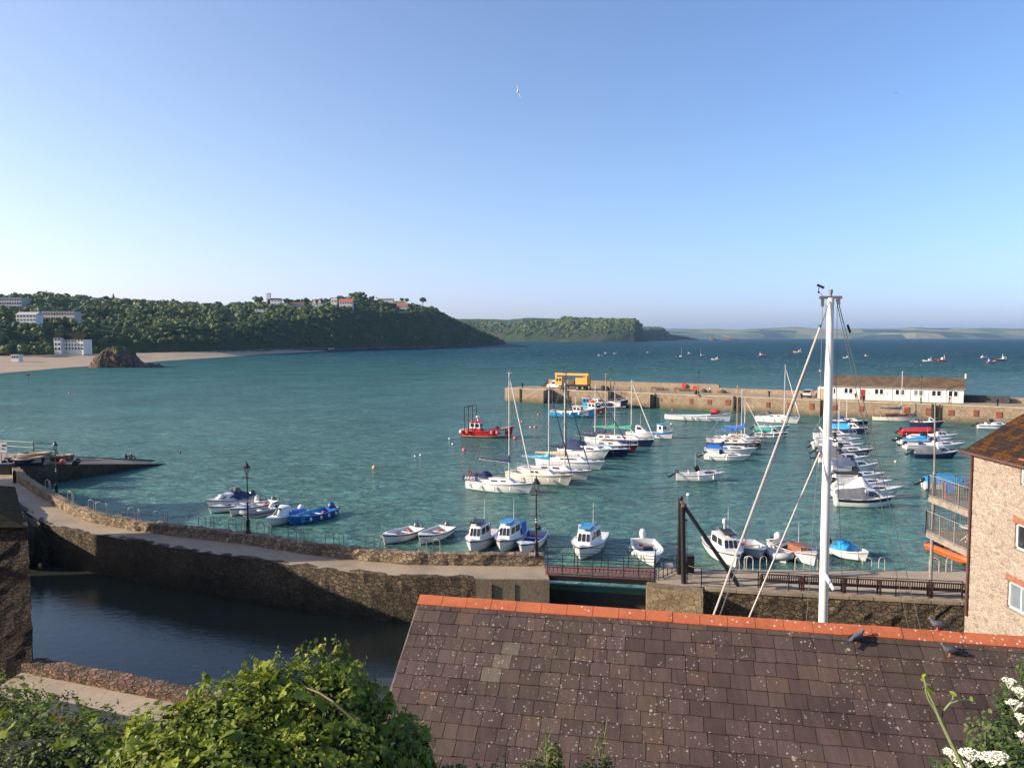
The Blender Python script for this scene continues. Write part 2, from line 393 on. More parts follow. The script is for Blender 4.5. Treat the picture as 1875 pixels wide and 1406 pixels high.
def rockland(name, rock, green, sand, gt=.45, vs=.03, fields=None):
    m, t, b = nodes(name); v = coords(t, world=True)
    n = noise(t, v, vs, 5, .6); n2 = noise(t, v, vs * 8, 5, .7)
    c = mix(t, ramp(t, n, [(gt - .05, g3(0)), (gt + .05, g3(1))]), rock, green)
    if fields:
        vo = N(t, 'ShaderNodeTexVoronoi'); vo.inputs['Scale'].default_value = fields[0]; t.links.new(v, vo.inputs['Vector'])
        s = N(t, 'ShaderNodeSeparateColor'); t.links.new(vo.outputs['Color'], s.inputs[0])
        fc = ramp(t, s.outputs[0], [(0, fields[1]), (.4, fields[2]), (.7, fields[3]), (1, green)], 'CONSTANT')
        g = N(t, 'ShaderNodeNewGeometry'); sp = N(t, 'ShaderNodeSeparateXYZ'); t.links.new(g.outputs['Normal'], sp.inputs[0])
        c = mix(t, ramp(t, sp.outputs[2], [(fields[4], g3(0)), (fields[4] + .05, g3(1))]), c, fc)
    c = mix(t, .6, c, ramp(t, n2, [(.3, g3(.4)), (.7, g3(1.4))]), 'MULTIPLY')
    t.links.new(c, b.inputs['Base Color']); b.inputs['Roughness'].default_value = .95; b.inputs['Specular IOR Level'].default_value = .1
    bump(t, b, n2, .8, .6)
    return m
CLIFF = rockland('wooded_cliff_rock', (.07, .055, .04), (.03, .05, .018), None, .42, .02)

def interp_cols(keys, step):
    out = []
    for a, b in zip(keys[:-1], keys[1:]):
        n = max(1, int(abs(b[0] - a[0]) / step))
        for i in range(n):
            f = i / n; f = f * f * (3 - 2 * f); out.append([x + (y - x) * f for x, y in zip(a, b)])
    out.append(list(keys[-1])); return out
def terrain(name, keys, mt, step=6, namp=4., nsc=.02, ncol=26, z0=1., backdrop=10.):
    """keys: (px, shore distance, mid dD, mid py, ridge dD, ridge py)"""
    rows = []
    for k in interp_cols(keys, step):
        px, D, d1, y1, d2, y2 = k
        Q = [(D, z0 - 3), (D + .5, z0), (D + d1, atY(px, y1, D + d1).z), (D + (d1 + d2) * .5, 0), (D + d2, atY(px, y2, D + d2).z), (D + d2 * 1.8 + 40, atY(px, y2, D + d2).z - backdrop)]
        Q[3] = (Q[3][0], Q[2][1] * .42 + Q[4][1] * .58)
        cum = [0]
        for a, b in zip(Q[:-1], Q[1:]): cum.append(cum[-1] + math.hypot(b[0] - a[0], b[1] - a[1]))
        r = []
        for i in range(ncol):
            s = cum[-1] * i / (ncol - 1); j = max(q for q in range(len(cum) - 1) if cum[q] <= s + 1e-9)
            f = (s - cum[j]) / max(1e-6, cum[j + 1] - cum[j]); d = Q[j][0] + (Q[j + 1][0] - Q[j][0]) * f; z = Q[j][1] + (Q[j + 1][1] - Q[j][1]) * f
            X = (px - CX) / FPX * d; e = min(1, max(0, z) / 8)
            z += fbm(X, d, 0, 4, nsc) * namp * e; d += fbm(X, d, 50, 4, nsc * 1.6) * namp * 2.2 * e
            r.append((X, d, z))
        rows.append(r)
    mb = MB(); mb.grid(rows); o = mb.build(name, mt, smooth=False, fix=True); tag(o, kind='structure'); return rows
HK = [(-120, 470, 45, 612, 300, 548), (0, 494, 45, 612, 320, 552), (80, 520, 45, 612, 340, 545), (160, 558, 50, 606, 380, 551), (300, 612, 50, 603, 420, 559), (400, 664, 55, 600, 420, 563), (440, 705, 60, 600, 400, 562),
      (480, 752, 65, 592, 380, 560), (560, 848, 70, 585, 340, 558), (610, 895, 75, 580, 300, 554), (660, 1020, 80, 577, 240, 544), (700, 1060, 75, 574, 230, 553), (760, 1130, 65, 574, 220, 559),
      (792, 1165, 70, 579, 230, 565), (850, 1400, 70, 602, 150, 595), (900, 1650, 40, 619, 100, 616), (927, 1860, 10, 629, 20, 628.5)]
HR = terrain('headland', HK, CLIFF)
BV, BF = ico(2)
def crowns(name, pts, mt, nq=40, qs=.45, seed=1, squash=.8):
    """pts: (x,y,z,r): lumpy crowns with loose leaf clumps, all in one mesh"""
    rg = np.random.default_rng(seed); VV = []; FF = []; AA = []; o = 0
    for (x, y, z, r) in pts:
        a = rg.uniform(0, 6.28); ca, sa = math.cos(a), math.sin(a)
        d = 1 + rg.normal(0, .21, len(BV)); V = BV * d[:, None] * r * .86
        V = np.stack([V[:, 0] * ca - V[:, 1] * sa, V[:, 0] * sa + V[:, 1] * ca, V[:, 2] * squash], 1) + (x, y, z)
        sq = squash * rg.uniform(.75, 1.3); V[:, 2] = z + (V[:, 2] - z) * sq / squash; base = rg.uniform(.05, .85); VV.append(V); FF.append(np.column_stack([BF, BF[:, 2]]) + o); AA.append(np.clip(base + rg.normal(0, .12, len(BF)), 0, 1)); o += len(V)
        if nq:
            n = rg.normal(0, 1, (nq, 3)); n /= np.linalg.norm(n, axis=1)[:, None]; cpt = n * r * rg.uniform(.8, 1.08, (nq, 1)) * (1, 1, squash) + (x, y, z)
            u = rg.normal(0, 1, (nq, 3)); u /= np.linalg.norm(u, axis=1)[:, None]; w_ = rg.normal(0, 1, (nq, 3)); w_ /= np.linalg.norm(w_, axis=1)[:, None]
            s = r * qs * rg.uniform(.5, 1, (nq, 1)) * .5
            Q = np.stack([cpt - u * s, cpt + w_ * s, cpt + u * s, cpt - w_ * s], 1).reshape(-1, 3)
            VV.append(Q); FF.append(np.arange(4 * nq).reshape(-1, 4) + o); AA.append(np.clip(base + .1 + rg.normal(0, .15, nq), 0, 1)); o += 4 * nq
    V = np.concatenate(VV); F = np.concatenate(FF); A = np.concatenate(AA)
    tri = F[:, 2] == F[:, 3]
    # triangles are stored as degenerate quads: split the two sets
    me_v = V; Ft = F[tri][:, :3]; Fq = F[~tri]
    Fq3 = np.concatenate([Fq[:, [0, 1, 2]], Fq[:, [0, 2, 3]]]) if len(Fq) else np.zeros((0, 3), int)
    FA = np.concatenate([Ft, Fq3]); AT = np.concatenate([A[tri], A[~tri], A[~tri]])
    return fastmesh(name, me_v, FA, mt, attr=AT)
def rowpoint(rows, u, v):
    i = u * (len(rows) - 1); a = int(min(i, len(rows) - 2)); f = i - a; j = v * (len(rows[0]) - 1); b = int(min(j, len(rows[0]) - 2)); g = j - b
    p = [Vector(rows[a + x][b + y]) for x in (0, 1) for y in (0, 1)]
    return (p[0] * (1 - g) + p[1] * g) * (1 - f) + (p[2] * (1 - g) + p[3] * g) * f
def clear_of(p, boxes):
    return all(not (b[0] < p.x < b[1] and b[2] < p.y < b[3]) for b in boxes)
pts = []
# the sight of each house over the trees below it: no crown stands in front of its upper part
HOUSES = ((-15, 40, 546, 572, 705), (30, 66, 571, 592, 585), (78, 137, 570, 585, 630), (97, 156, 610, 642, 545), (467, 483, 562, 575, 980), (488, 513, 538, 564, 1060), (530, 556, 553, 565, 1070), (571, 590, 548, 562, 1080), (606, 616, 546, 557, 1100), (619, 646, 547, 564, 1090), (690, 721, 545, 551, 1280), (726, 747, 554, 564, 1230), (423, 431, 583, 588, 930))
rnd.seed(3)
for px, py, D in ((-5, 574, 700), (10, 578, 690), (25, 574, 700), (38, 577, 690), (30, 596, 575), (45, 599, 570), (60, 598, 575), (85, 587, 620), (97, 590, 615), (118, 588, 620), (133, 590, 615), (104, 590, 610), (473, 577, 970), (482, 578, 970), (495, 570, 1050), (507, 569, 1050), (535, 568, 1060), (550, 568, 1060), (575, 566, 1070), (587, 566, 1070), (608, 560, 1090), (626, 567, 1080), (640, 568, 1080), (730, 567, 1220), (742, 568, 1220), (112, 618, 552), (170, 640, 560), (90, 640, 525), (10, 640, 500), (40, 638, 505), (70, 640, 512)):
    for j in range(3):
        q = atY(px + rnd.uniform(-3, 3), py + rnd.uniform(-1, 2), D + rnd.uniform(-5, 5)); pts.append((q.x, q.y, q.z, rnd.uniform(2.5, 4.2)))
for i in range(8200):
    u = rnd.random(); v = rnd.uniform(.03, .9)
    p = rowpoint(HR, u, v)
    if p.z < 3.5: continue
    steep = v < .22
    if steep and rnd.random() < .25: continue
    if mnoise.noise(p * .02) > .34 and v > .5 and u > .25: continue      # clearings
    if p.z < 9 and rnd.random() < .5: continue
    r = rnd.uniform(1.8, 3.6) if steep else 2.4 + 4.2 * rnd.random() ** 1.8
    if u > .75: r *= .62
    tz = p.z + r * 1.3; qx = p.x / p.y * FPX + CX; qy = HOR + (CAMZ - tz) / p.y * FPX; rp_ = r / p.y * FPX
    if any(h[0] - rp_ < qx < h[1] + rp_ and p.y < h[4] + 16 and qy < h[3] - .42 * (h[3] - h[2]) and qy + 2.6 * rp_ > h[2] for h in HOUSES): continue
    pts.append((p.x, p.y, p.z + r * .45, r))
wood = crowns('headland_woodland', pts, WOODS, 34, .5, 5); tag(wood, 'dense green woodland covering the dark headland above the beach', 'woodland', kind='stuff')

# second and third headland, far coast
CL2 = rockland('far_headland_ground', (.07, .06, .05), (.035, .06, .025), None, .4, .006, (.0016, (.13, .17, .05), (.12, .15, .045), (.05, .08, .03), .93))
K2 = [(820, 3000, 60, 606, 500, 583), (866, 3000, 60, 606, 500, 584), (930, 2900, 80, 610, 460, 585), (960, 2850, 110, 604, 400, 583), (1040, 2800, 150, 600, 350, 583), (1100, 2780, 110, 596, 300, 586),
      (1160, 2800, 40, 592, 200, 588), (1171, 2830, 20, 598, 100, 592), (1178, 2880, 15, 612, 60, 608), (1186, 3000, 5, 622, 10, 621.5)]
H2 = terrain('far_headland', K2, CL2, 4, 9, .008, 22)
K3 = [(1165, 3900, 50, 606, 200, 600), (1190, 4000, 50, 605, 200, 601), (1212, 4100, 30, 606, 150, 603), (1219, 4150, 30, 613, 100, 611), (1240, 4250, 20, 615, 80, 614), (1262, 4300, 20, 617, 60, 616.5)]
H3 = terrain('far_cliff', K3, CL2, 3, 6, .01, 16)
pts = []
for i in range(1700):
    u = rnd.uniform(.05, .97); v = rnd.uniform(.08, .7); p = rowpoint(H2, u, v)
    if v > .36 and (u < .36 or mnoise.noise(p * .004) > -.1): continue
    if p.z < 4: continue
    r = rnd.uniform(6, 12) * (.6 if v < .2 else 1); pts.append((p.x, p.y, p.z + r * .3, r))
for i in range(260):
    p = rowpoint(H3, rnd.uniform(.02, .6), rnd.uniform(.1, .8)); r = rnd.uniform(7, 12)
    if p.z > 5: pts.append((p.x, p.y, p.z + r * .3, r))
o = crowns('far_woodland', pts, WOODS, 12, .5, 8, .6); tag(o, 'distant woodland on the second headland beyond the bay', 'woodland', kind='stuff')
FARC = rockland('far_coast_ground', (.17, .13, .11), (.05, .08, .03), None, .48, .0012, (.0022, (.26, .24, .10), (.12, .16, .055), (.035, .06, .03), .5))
K4 = [(1180, 9500, 150, 617, 1200, 603), (1215, 9500, 150, 614, 1500, 601.5), (1280, 9800, 150, 612, 1600, 602.5), (1340, 10000, 150, 615, 1600, 603), (1400, 10200, 150, 612, 1700, 601.5), (1455, 10400, 200, 613, 1500, 599.5), (1520, 10300, 200, 613, 1700, 602),
      (1600, 10300, 200, 612, 1700, 601.5), (1675, 10000, 200, 611, 1500, 600), (1700, 10000, 200, 612, 1500, 602), (1800, 10000, 200, 614, 1500, 600.5), (1900, 10200, 200, 614, 1500, 602), (2050, 10500, 200, 614, 1500, 601)]
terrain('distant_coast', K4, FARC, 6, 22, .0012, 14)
SANDM = mat('sand', (.36, .285, .205), .95, var=.12, vs=.05, bmp=.3, bs=.3, spec=.1)
# pale strands below the far coast
mb = MB()
for a, b, D in ((1190, 1262, 4250), (1285, 1375, 9400), (1655, 1900, 9800)):
    mb.prism([(((p - CX) / FPX) * d, d) for p, d in ((a, D), (b, D), (b, D + 90), (a, D + 90))], -1, 3.2 if D < 5000 else 6)
tag(mb.build('far_beach', SANDM), kind='structure')
# three rock islets
ISL = rockland('islet_rock', (.13, .085, .055), (.06, .08, .03), None, .62, .05)
for px0, px1, hh, lab in ((1243, 1280, 9.5, 'largest low rock islet with a green cap off the far cliff'), (1297, 1313, 8.5, 'small steep single rock islet in the middle of the three islets'), (1319, 1355, 7, 'low double humped rock islet, rightmost of the three')):
    D = 4400; a = (px0 - CX) / FPX * D; b = (px1 - CX) / FPX * D; Rr = (b - a) / 2; c = (a + b) / 2; rows = []
    for i in range(9):
        f = i / 8; row = []
        for k in range(20):
            t = 2 * math.pi * k / 20; q = 1 - f ** 2.2; rr = Rr * (1 - f) ** .5
            hump = .75 + .3 * abs(math.sin((math.cos(t) + 1) * 2.6)) if px0 > 1315 else 1
            row.append((c + rr * math.cos(t) * (1 + .15 * fbm(math.cos(t) * 3, math.sin(t) * 3, f * 3 + px0)), D + rr * .7 * math.sin(t), -2 + (hh * 1.7 + 2) * (1 - (1 - f) ** 1.4) * hump + fbm(math.cos(t) * 4, f * 6, px0) * 4))
        rows.append(row)
    mb = MB(); mb.grid(rows, close=True); tag(mb.build('rock_islet', ISL), lab, 'islet', 'rock islets off the far cliff')

# ------------------------------------------------------------ beach and big rock
front = [at(-140, 696, .0), at(0, 684, .0), at(100, 675.5, .0), at(165, 670.5, .0), at(240, 666, .0), at(300, 661, .0), at(400, 654.7, .0), at(480, 649, .0), at(560, 645, .0), at(612, 643, 0)]
fx = [-140, 0, 100, 165, 240, 300, 400, 480, 560, 612]; back = []
for px, f in zip(fx, front):
    k = [q for q in interp_cols(HK, 2)]; q = min(k, key=lambda q: abs(q[0] - px)); D = q[1] + 6; back.append(Vector(((px - CX) / FPX * D, D, 4.0)))
rows = []
for i in range(len(front)):
    f, b = front[i], back[i]; rows.append([f + Vector((0, -8, -1.2)), f + Vector((0, 0, .12)), f.lerp(b, .3) + Vector((0, 0, -.4)), f.lerp(b, .65), b])
mb = MB(); mb.grid(rows); tag(mb.build('beach', SANDM, smooth=True, fix=True), kind='structure')
# boulders and strand line at the foot of the cliffs
bp = []
ks = interp_cols(HK, 1.5)
for q in ks:
    if 400 < q[0] < 915:
        for j in range(3):
            D = q[1] - rnd.uniform(-4, 9 if q[0] > 600 else 4); r = rnd.uniform(.8, 2.4); bp.append(((q[0] + rnd.uniform(-1, 1) - CX) / FPX * D, D, (1.2 if q[0] > 600 else 3.2) + rnd.uniform(-.5, .4), r))
tag(crowns('shore_boulders', bp, mat('shore_rock', (.12, .1, .085), .9, var=.5, vs=.3), 0, .5, 9, .6), 'line of tumbled boulders along the foot of the dark cliffs', 'boulders', kind='stuff')

GOSK = stone('big_rock_face', [(.16, .10, .07), (.22, .14, .09), (.12, .08, .06)], 2.2, .7, (.06, .045, .04), .05, 1., .4, (.05, .04, .03), .5)
_t = GOSK.node_tree; _b = _t.nodes['Principled BSDF']; _src = _b.inputs['Base Color'].links[0].from_socket
_g = N(_t, 'ShaderNodeNewGeometry'); _s = N(_t, 'ShaderNodeSeparateXYZ'); _t.links.new(_g.outputs['Position'], _s.inputs[0])
_n = noise(_t, coords(_t, world=True), .25, 4)
_z = math_(_t, 'ADD', _s.outputs[2], math_(_t, 'MULTIPLY', math_(_t, 'SUBTRACT', _n, .5), 9))
_t.links.new(mix(_t, ramp(_t, math_(_t, 'MULTIPLY', _z, .05), [(.40, g3(0)), (.47, g3(1))]), _src, (.06, .085, .025)), _b.inputs['Base Color'])
def rockpile(name, mt, prof, D, depth, label, cat, seed=0, n=44):
    """prof: (px, height m) skyline of the rock; its plan is an ellipse-like lens"""
    rows = []
    xs_ = [((p - CX) / FPX * D, h) for p, h in prof]
    x0, x1 = xs_[0][0], xs_[-1][0]
    for i in range(n + 1):
        x = x0 + (x1 - x0) * i / n
        h = np.interp(x, [q[0] for q in xs_], [q[1] for q in xs_]); wd = depth * max(.12, math.sin(math.pi * min(1, max(0, i / n))) ** .5); row = []
        for k in range(19):
            a = math.pi * k / 18; yy = -math.cos(a) * wd; zz = h * math.sin(a) ** .6 if 0 < k < 18 else -1.5
            q = Vector((x, yy, zz + seed)); e = .12 * h + .25
            row.append((x + mnoise.noise(q * .45) * e * 1.2, D + yy + mnoise.noise(q * .4 + Vector((5, 5, 5))) * e * 1.6, zz + mnoise.noise(q * .55 + Vector((9, 2, 5))) * e * 1.1 + abs(mnoise.noise(q * 1.5)) * e * .8))
        rows.append(row)
    mb = MB(); mb.grid(rows); o = mb.build(name, mt, fix=True); return tag(o, label, cat)
rockpile('sea_rock', GOSK, [(163, .2), (172, 2.5), (183, 5.5), (194, 8.5), (203, 10.3), (214, 11.0), (226, 10.8), (235, 9.8), (239, 8), (245, 6), (252, 4), (263, 1.2)], 412, 10, 'big brown rock with a grassy top standing at the edge of the beach', 'rock')
rockpile('low_reef', mat('reef_rock', (.05, .042, .04), .8, var=.4, vs=.4, bmp=.6, bs=2), [(243, .3), (252, 3.2), (257, 3.6), (262, 1.8), (270, 1.9), (277, 2.4), (282, 1.3), (288, 2.0), (293, 1.2), (302, .3)], 409, 3.5, 'low jagged dark reef trailing off the right side of the big rock', 'reef', 4)

# ------------------------------------------------------------ stone quays of the near harbour
QZ = 2.7; PZ = 3.3
QW = stone('quay_rubble_stone', [(.12, .09, .06), (.17, .13, .085), (.14, .105, .07), (.21, .165, .11)], .34, 1.8, (.10, .075, .05), .05, 1.0, .12, (.03, .03, .02), .5, (.0, 1.6, (.035, .035, .022)))
PW = stone('parapet_stone', [(.27, .2, .13), (.38, .29, .19), (.32, .24, .155), (.44, .35, .24)], .34, 1.8, (.2, .15, .1), .05, 1.0, .09, (.07, .06, .04), .4)
PIERW = stone('pier_masonry', [(.26, .195, .13), (.38, .30, .195), (.32, .245, .165), (.42, .34, .24)], .5, 1.6, (.25, .19, .13), .05, .6, .05, (.12, .085, .05), .4, (.1, 1.5, (.075, .075, .045)))
ASH = stone('concrete_block_wall', [(.25, .2, .135), (.27, .215, .145), (.235, .185, .125)], 1.0, 1.8, (.22, .175, .12), .012, .4, .02, (.10, .08, .05), .5, (.0, 1.2, (.04, .04, .025)))
def paving(name, col, cr=.35):
    m, t, b = nodes(name); v = coords(t, world=True)
    n = noise(t, v, .35, 5, .6); n2 = noise(t, v, 7, 5, .7); n3 = noise(t, coords(t, (.4, 1.6, 1), world=True), 1.2, 4)
    c = ramp(t, n, [(.3, tuple(q * .72 for q in col)), (.5, col), (.7, tuple(q * 1.14 for q in col))])
    c = mix(t, .5, c, ramp(t, n2, [(.3, g3(.7)), (.7, g3(1.2))]), 'MULTIPLY')
    c = mix(t, ramp(t, n3, [(.6, g3(0)), (.8, g3(.5))]), c, tuple(q * .6 for q in col))
    ve = N(t, 'ShaderNodeTexVoronoi', feature='DISTANCE_TO_EDGE'); ve.inputs['Scale'].default_value = cr; t.links.new(v, ve.inputs['Vector'])
    c = mix(t, ramp(t, ve.outputs['Distance'], [(0, g3(.45)), (.012, g3(0))]), c, tuple(q * .45 for q in col))
    t.links.new(c, b.inputs['Base Color']); b.inputs['Roughness'].default_value = .9; b.inputs['Specular IOR Level'].default_value = .2
    bump(t, b, n2, .4, .02); return m
CONC = paving('worn_concrete', (.36, .285, .2)); CONC2 = paving('quay_concrete', (.40, .32, .23)); PDECK = paving('pier_deck_surface', (.34, .265, .19), .2)

inner = [at(x, y, QZ) for x, y in ((0, 863), (22, 868), (35, 884), (57, 900), (100, 926), (130, 943), (165, 956), (240, 971), (340, 984), (447, 996), (553, 1014), (660, 1026), (744, 1034), (872, 1036), (996, 1036))]
outer = [at(x, y, QZ) for x, y in ((1006, 1060), (940, 1060), (872, 1059), (765, 1056), (680, 1051), (639, 1047), (553, 1037), (447, 1021), (400, 1015), (340, 1007), (270, 994), (200, 982), (120, 970), (90, 962), (75, 955), (40, 932), (0, 905), (-40, 880))]
def off(pts, d):
    r = []
    for i, p in enumerate(pts):
        a = pts[max(0, i - 1)]; b = pts[min(len(pts) - 1, i + 1)]; t_ = (b - a).normalized(); r.append(p + Vector((-t_.y, t_.x, 0)) * d)
    return r
TH = .62
seaside = off(inner, TH)
far_left = [Vector((-68, 84, QZ)), Vector((-68, 52, QZ))]
# harbour wall thing: core, parapet, basin face
hw = thing('harbour_wall', 'long curving rubble stone harbour wall carrying the footpath across the inner basin', 'harbour wall')
mb = MB(); core = [p for p in inner] + [p + (p - q).normalized() * -.0 for p, q in zip(outer, outer)]
shr = off(outer, -.0)
mb.prism([(p.x, p.y) for p in seaside[::-1]] [::-1] + [(p.x, p.y) for p in outer] + [(far_left[1].x, far_left[1].y), (far_left[0].x, far_left[0].y)], -2.5, QZ - .06)
mb.build('core', QW, hw)
mb = MB(); polywall(mb, [(p.x, p.y) for p in outer[2:][::-1]][::-1], -1.6, QZ + .03, -.35, .07, .45, .3)
mb.build('basin_face', QW, hw, fix=True)
# smooth concrete lock head at the right end of the basin face
e0, e1 = outer[2], outer[0]
mb = MB(); dd = (e1 - e0).normalized(); nn = Vector((dd.y, -dd.x, 0))
mb.prism([(e0 + nn * .1).to_2d(), (e1 + nn * .1).to_2d(), (e1 - nn * .5).to_2d(), (e0 - nn * .3).to_2d()], -2, QZ - .012)
mb.box(((e0 + e1) / 2 + nn * .12 + Vector((-1.2, 0, -1.4))), (.08, .1, 2.3), math.atan2(dd.y, dd.x))
mb.box(((e0 + e1) / 2 + nn * .12 + Vector((.1, 0, -1.4))), (.05, .06, 2.3), math.atan2(dd.y, dd.x))
mb.build('lock_head', ASH, hw)
mb = MB(); par = [(p.x, p.y) for p in inner[1:]]; polywall(mb, par, QZ - .3, QZ + .66, TH, .075, .4, .3); mb.build('parapet', PW, hw, fix=True)
mb = MB(); polywall(mb, [(p.x, p.y) for p in seaside], -2, QZ - .1, .12, .06, .8, .5); mb.build('sea_face', QW, hw, fix=True)
# path sheet
mb = MB(); pp = [p + Vector((0, 0, .0)) for p in inner] + [p for p in outer]
L_in = [Vector((-64, 82, QZ))] + inner; L_out = ([Vector((-64, 54, QZ))] + outer[::-1])
def resample(L, n):
    d = [0]
    for a, b in zip(L[:-1], L[1:]): d.append(d[-1] + (b - a).length)
    o_ = []
    for i in range(n):
        s = d[-1] * i / (n - 1); j = max(q for q in range(len(d) - 1) if d[q] <= s + 1e-9); f = (s - d[j]) / max(1e-9, d[j + 1] - d[j]); o_.append(L[j].lerp(L[j + 1], min(1, f)))
    return o_
# pair the two edges by horizontal position so the path keeps its width
A = resample(L_in, 60); B = resample(L_out, 60)
mb.grid([[a, a.lerp(b, .33), a.lerp(b, .66), b] for a, b in zip(A, B)]); tag(mb.build('footpath', CONC), kind='structure')

# right hand quay with buttress
RI = [at(1187, 1041, QZ), at(1300, 1042, QZ), at(1500, 1044, QZ), at(1760, 1046, QZ), at(1990, 1050, QZ)]
RO = [at(1187, 1072, QZ), at(1200, 1077, QZ), at(1288, 1083, QZ), at(1292, 1078, QZ), at(1350, 1081, QZ), at(1395, 1084, QZ), at(1470, 1088, QZ), at(1600, 1095, QZ), at(1760, 1103, QZ), at(1990, 1114, QZ)]
rq = thing('quay_wall', 'right hand stone quay carrying the row of benches', 'quay')
mb = MB(); mb.prism([(p.x, p.y) for p in RI[::-1]] + [(p.x, p.y) for p in RO], -2.5, QZ - .05); mb.build('core', QW, rq)
mb = MB(); polywall(mb, [(p.x, p.y) for p in RO[3:]], -2, QZ - .1, .3, .08, .4, .28); mb.build('basin_face', QW, rq, fix=True)
mb = MB(); b0, b1 = RO[1], RO[2]; dv = (b1 - b0).normalized(); nv = Vector((dv.y, -dv.x, 0))
mb.prism([(RO[0] + nv * .5 + dv * -.1).to_2d(), (b1 + nv * .5).to_2d(), (b1 - nv * .6).to_2d(), (RO[0] - nv * .6 - dv * .1).to_2d()], -2, QZ + .03)
mb.build('buttress', stone('buttress_blocks', [(.25, .19, .11), (.30, .23, .14), (.21, .16, .095)], .42, 1.3, (.2, .155, .095), .025, .8, .06, (.12, .09, .05), .5, (0, 1.2, (.05, .045, .03))), rq, bevel=.04)
mb = MB()
RO_c = RO[3:]
for a, b in zip(RO_c[:-1], RO_c[1:]):
    L = (b - a).length; n = max(1, int(L / 1.1)); ang = math.atan2((b - a).y, (b - a).x)
    for i in range(n):
        p = a.lerp(b, (i + .5) / n); mb.box((p.x, p.y + .16 + rnd.uniform(-.02, .02), QZ - .03 + rnd.uniform(-.01, .015)), (L / n - .02, .42, .2), ang)
mb.build('coping', mat('coping_stone', (.27, .215, .15), .9, var=.3, vs=1.2, bmp=.5, bs=12), rq, bevel=.02)
mb = MB(); A = resample(RI, 30); B = resample(RO, 30)
xs_ = np.linspace(RI[0].x + .01, RI[-1].x, 40)
def yat(L, x): return float(np.interp(x, [p.x for p in L], [p.y for p in L]))
mb.grid([[(x, yat(RI, x), QZ + .004), (x, yat([RO[0]] + RO[4:], x) + .32, QZ + .004)] for x in xs_]); tag(mb.build('quay_pavement', CONC2), kind='structure')
mb = MB(); polywall(mb, [(p.x, p.y) for p in RI], -2, QZ - .06, .15, .05, 1, .5); mb.build('sea_face', QW, rq, fix=True)

# basin water, a sheet of its own
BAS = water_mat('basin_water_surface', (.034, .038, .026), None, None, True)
# landward bank under everything near
BANKM = rockland('bank_earth', (.05, .04, .028), (.03, .045, .015), None, .45, .8)
bx = [-90, -40, -24, -10, -2, 6, 14, 22, 60]
nearw = lambda x: np.interp(x, [-90, -24, -20.4, -12.5, -8, -3, 4, 40], [42, 33.6, 32.5, 30, 28, 24, 19.5, 17.5])       # landward edge of the basin
mb = MB()
xsb = np.linspace(-70, 34, 60)
def farb(x):
    L = sorted([(p.x, p.y) for p in outer] + [(p.x, p.y) for p in RO], key=lambda q: q[0]); return float(np.interp(x, [q[0] for q in L], [q[1] for q in L])) + .6
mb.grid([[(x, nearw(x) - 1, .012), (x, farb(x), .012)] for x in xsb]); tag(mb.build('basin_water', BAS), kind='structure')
mb = MB(); rows = []
for x in np.linspace(-90, 60, 70):
    yw = nearw(x); r = []
    for f in (0, .02, .2, .4, .6, .8, 1.0, 1.5):
        y = yw - f * (yw + 0); 
        z = -2 if f == 0 else (1.2 if f < .1 else 1.2 + (14.35 - 1.2) * max(0, (f - .45) / .55) ** 1.0)
        if f > 1: z = 14.35
        r.append((x, y, z + (fbm(x, y, 3, 3, .3) * .5 if f > .1 else 0)))
    rows.append(r)
mb.grid(rows); tag(mb.build('bank', BANKM, fix=True), kind='structure')
# ------------------------------------------------------------ slipway
SLC = paving('slip_concrete', (.30, .25, .19))
slip = thing('slipway', 'concrete slipway sloping down into the water at the left end of the harbour wall', 'slipway')
Aq, Bq, Cq, Dq = at(20, 850, 2.75), at(307, 849, 0), at(288, 842, 0), at(62, 832, 2.75)
Be = Bq + (Bq - Aq).normalized() * 8 + Vector((0, 0, -.25)); Ce = Cq + (Cq - Dq).normalized() * 8 + Vector((0, 0, -.25))
mb = MB(); T = [Vector((-75, 84, 2.75)), Aq, Bq, Be, Ce, Cq, Dq, Vector((-78, 92, 2.75))]; Bt = [Vector((p.x, p.y, -2.5)) for p in T]
mb.add(T, [tuple(range(8))]); o = mb.build('ramp', SLC, slip); mb = MB(); mb.add([p + Vector((0, 0, -.01)) for p in T] + Bt, [(i, (i + 1) % 8, (i + 1) % 8 + 8, i + 8) for i in range(8)]); mb.build('side_wall', QW, slip)

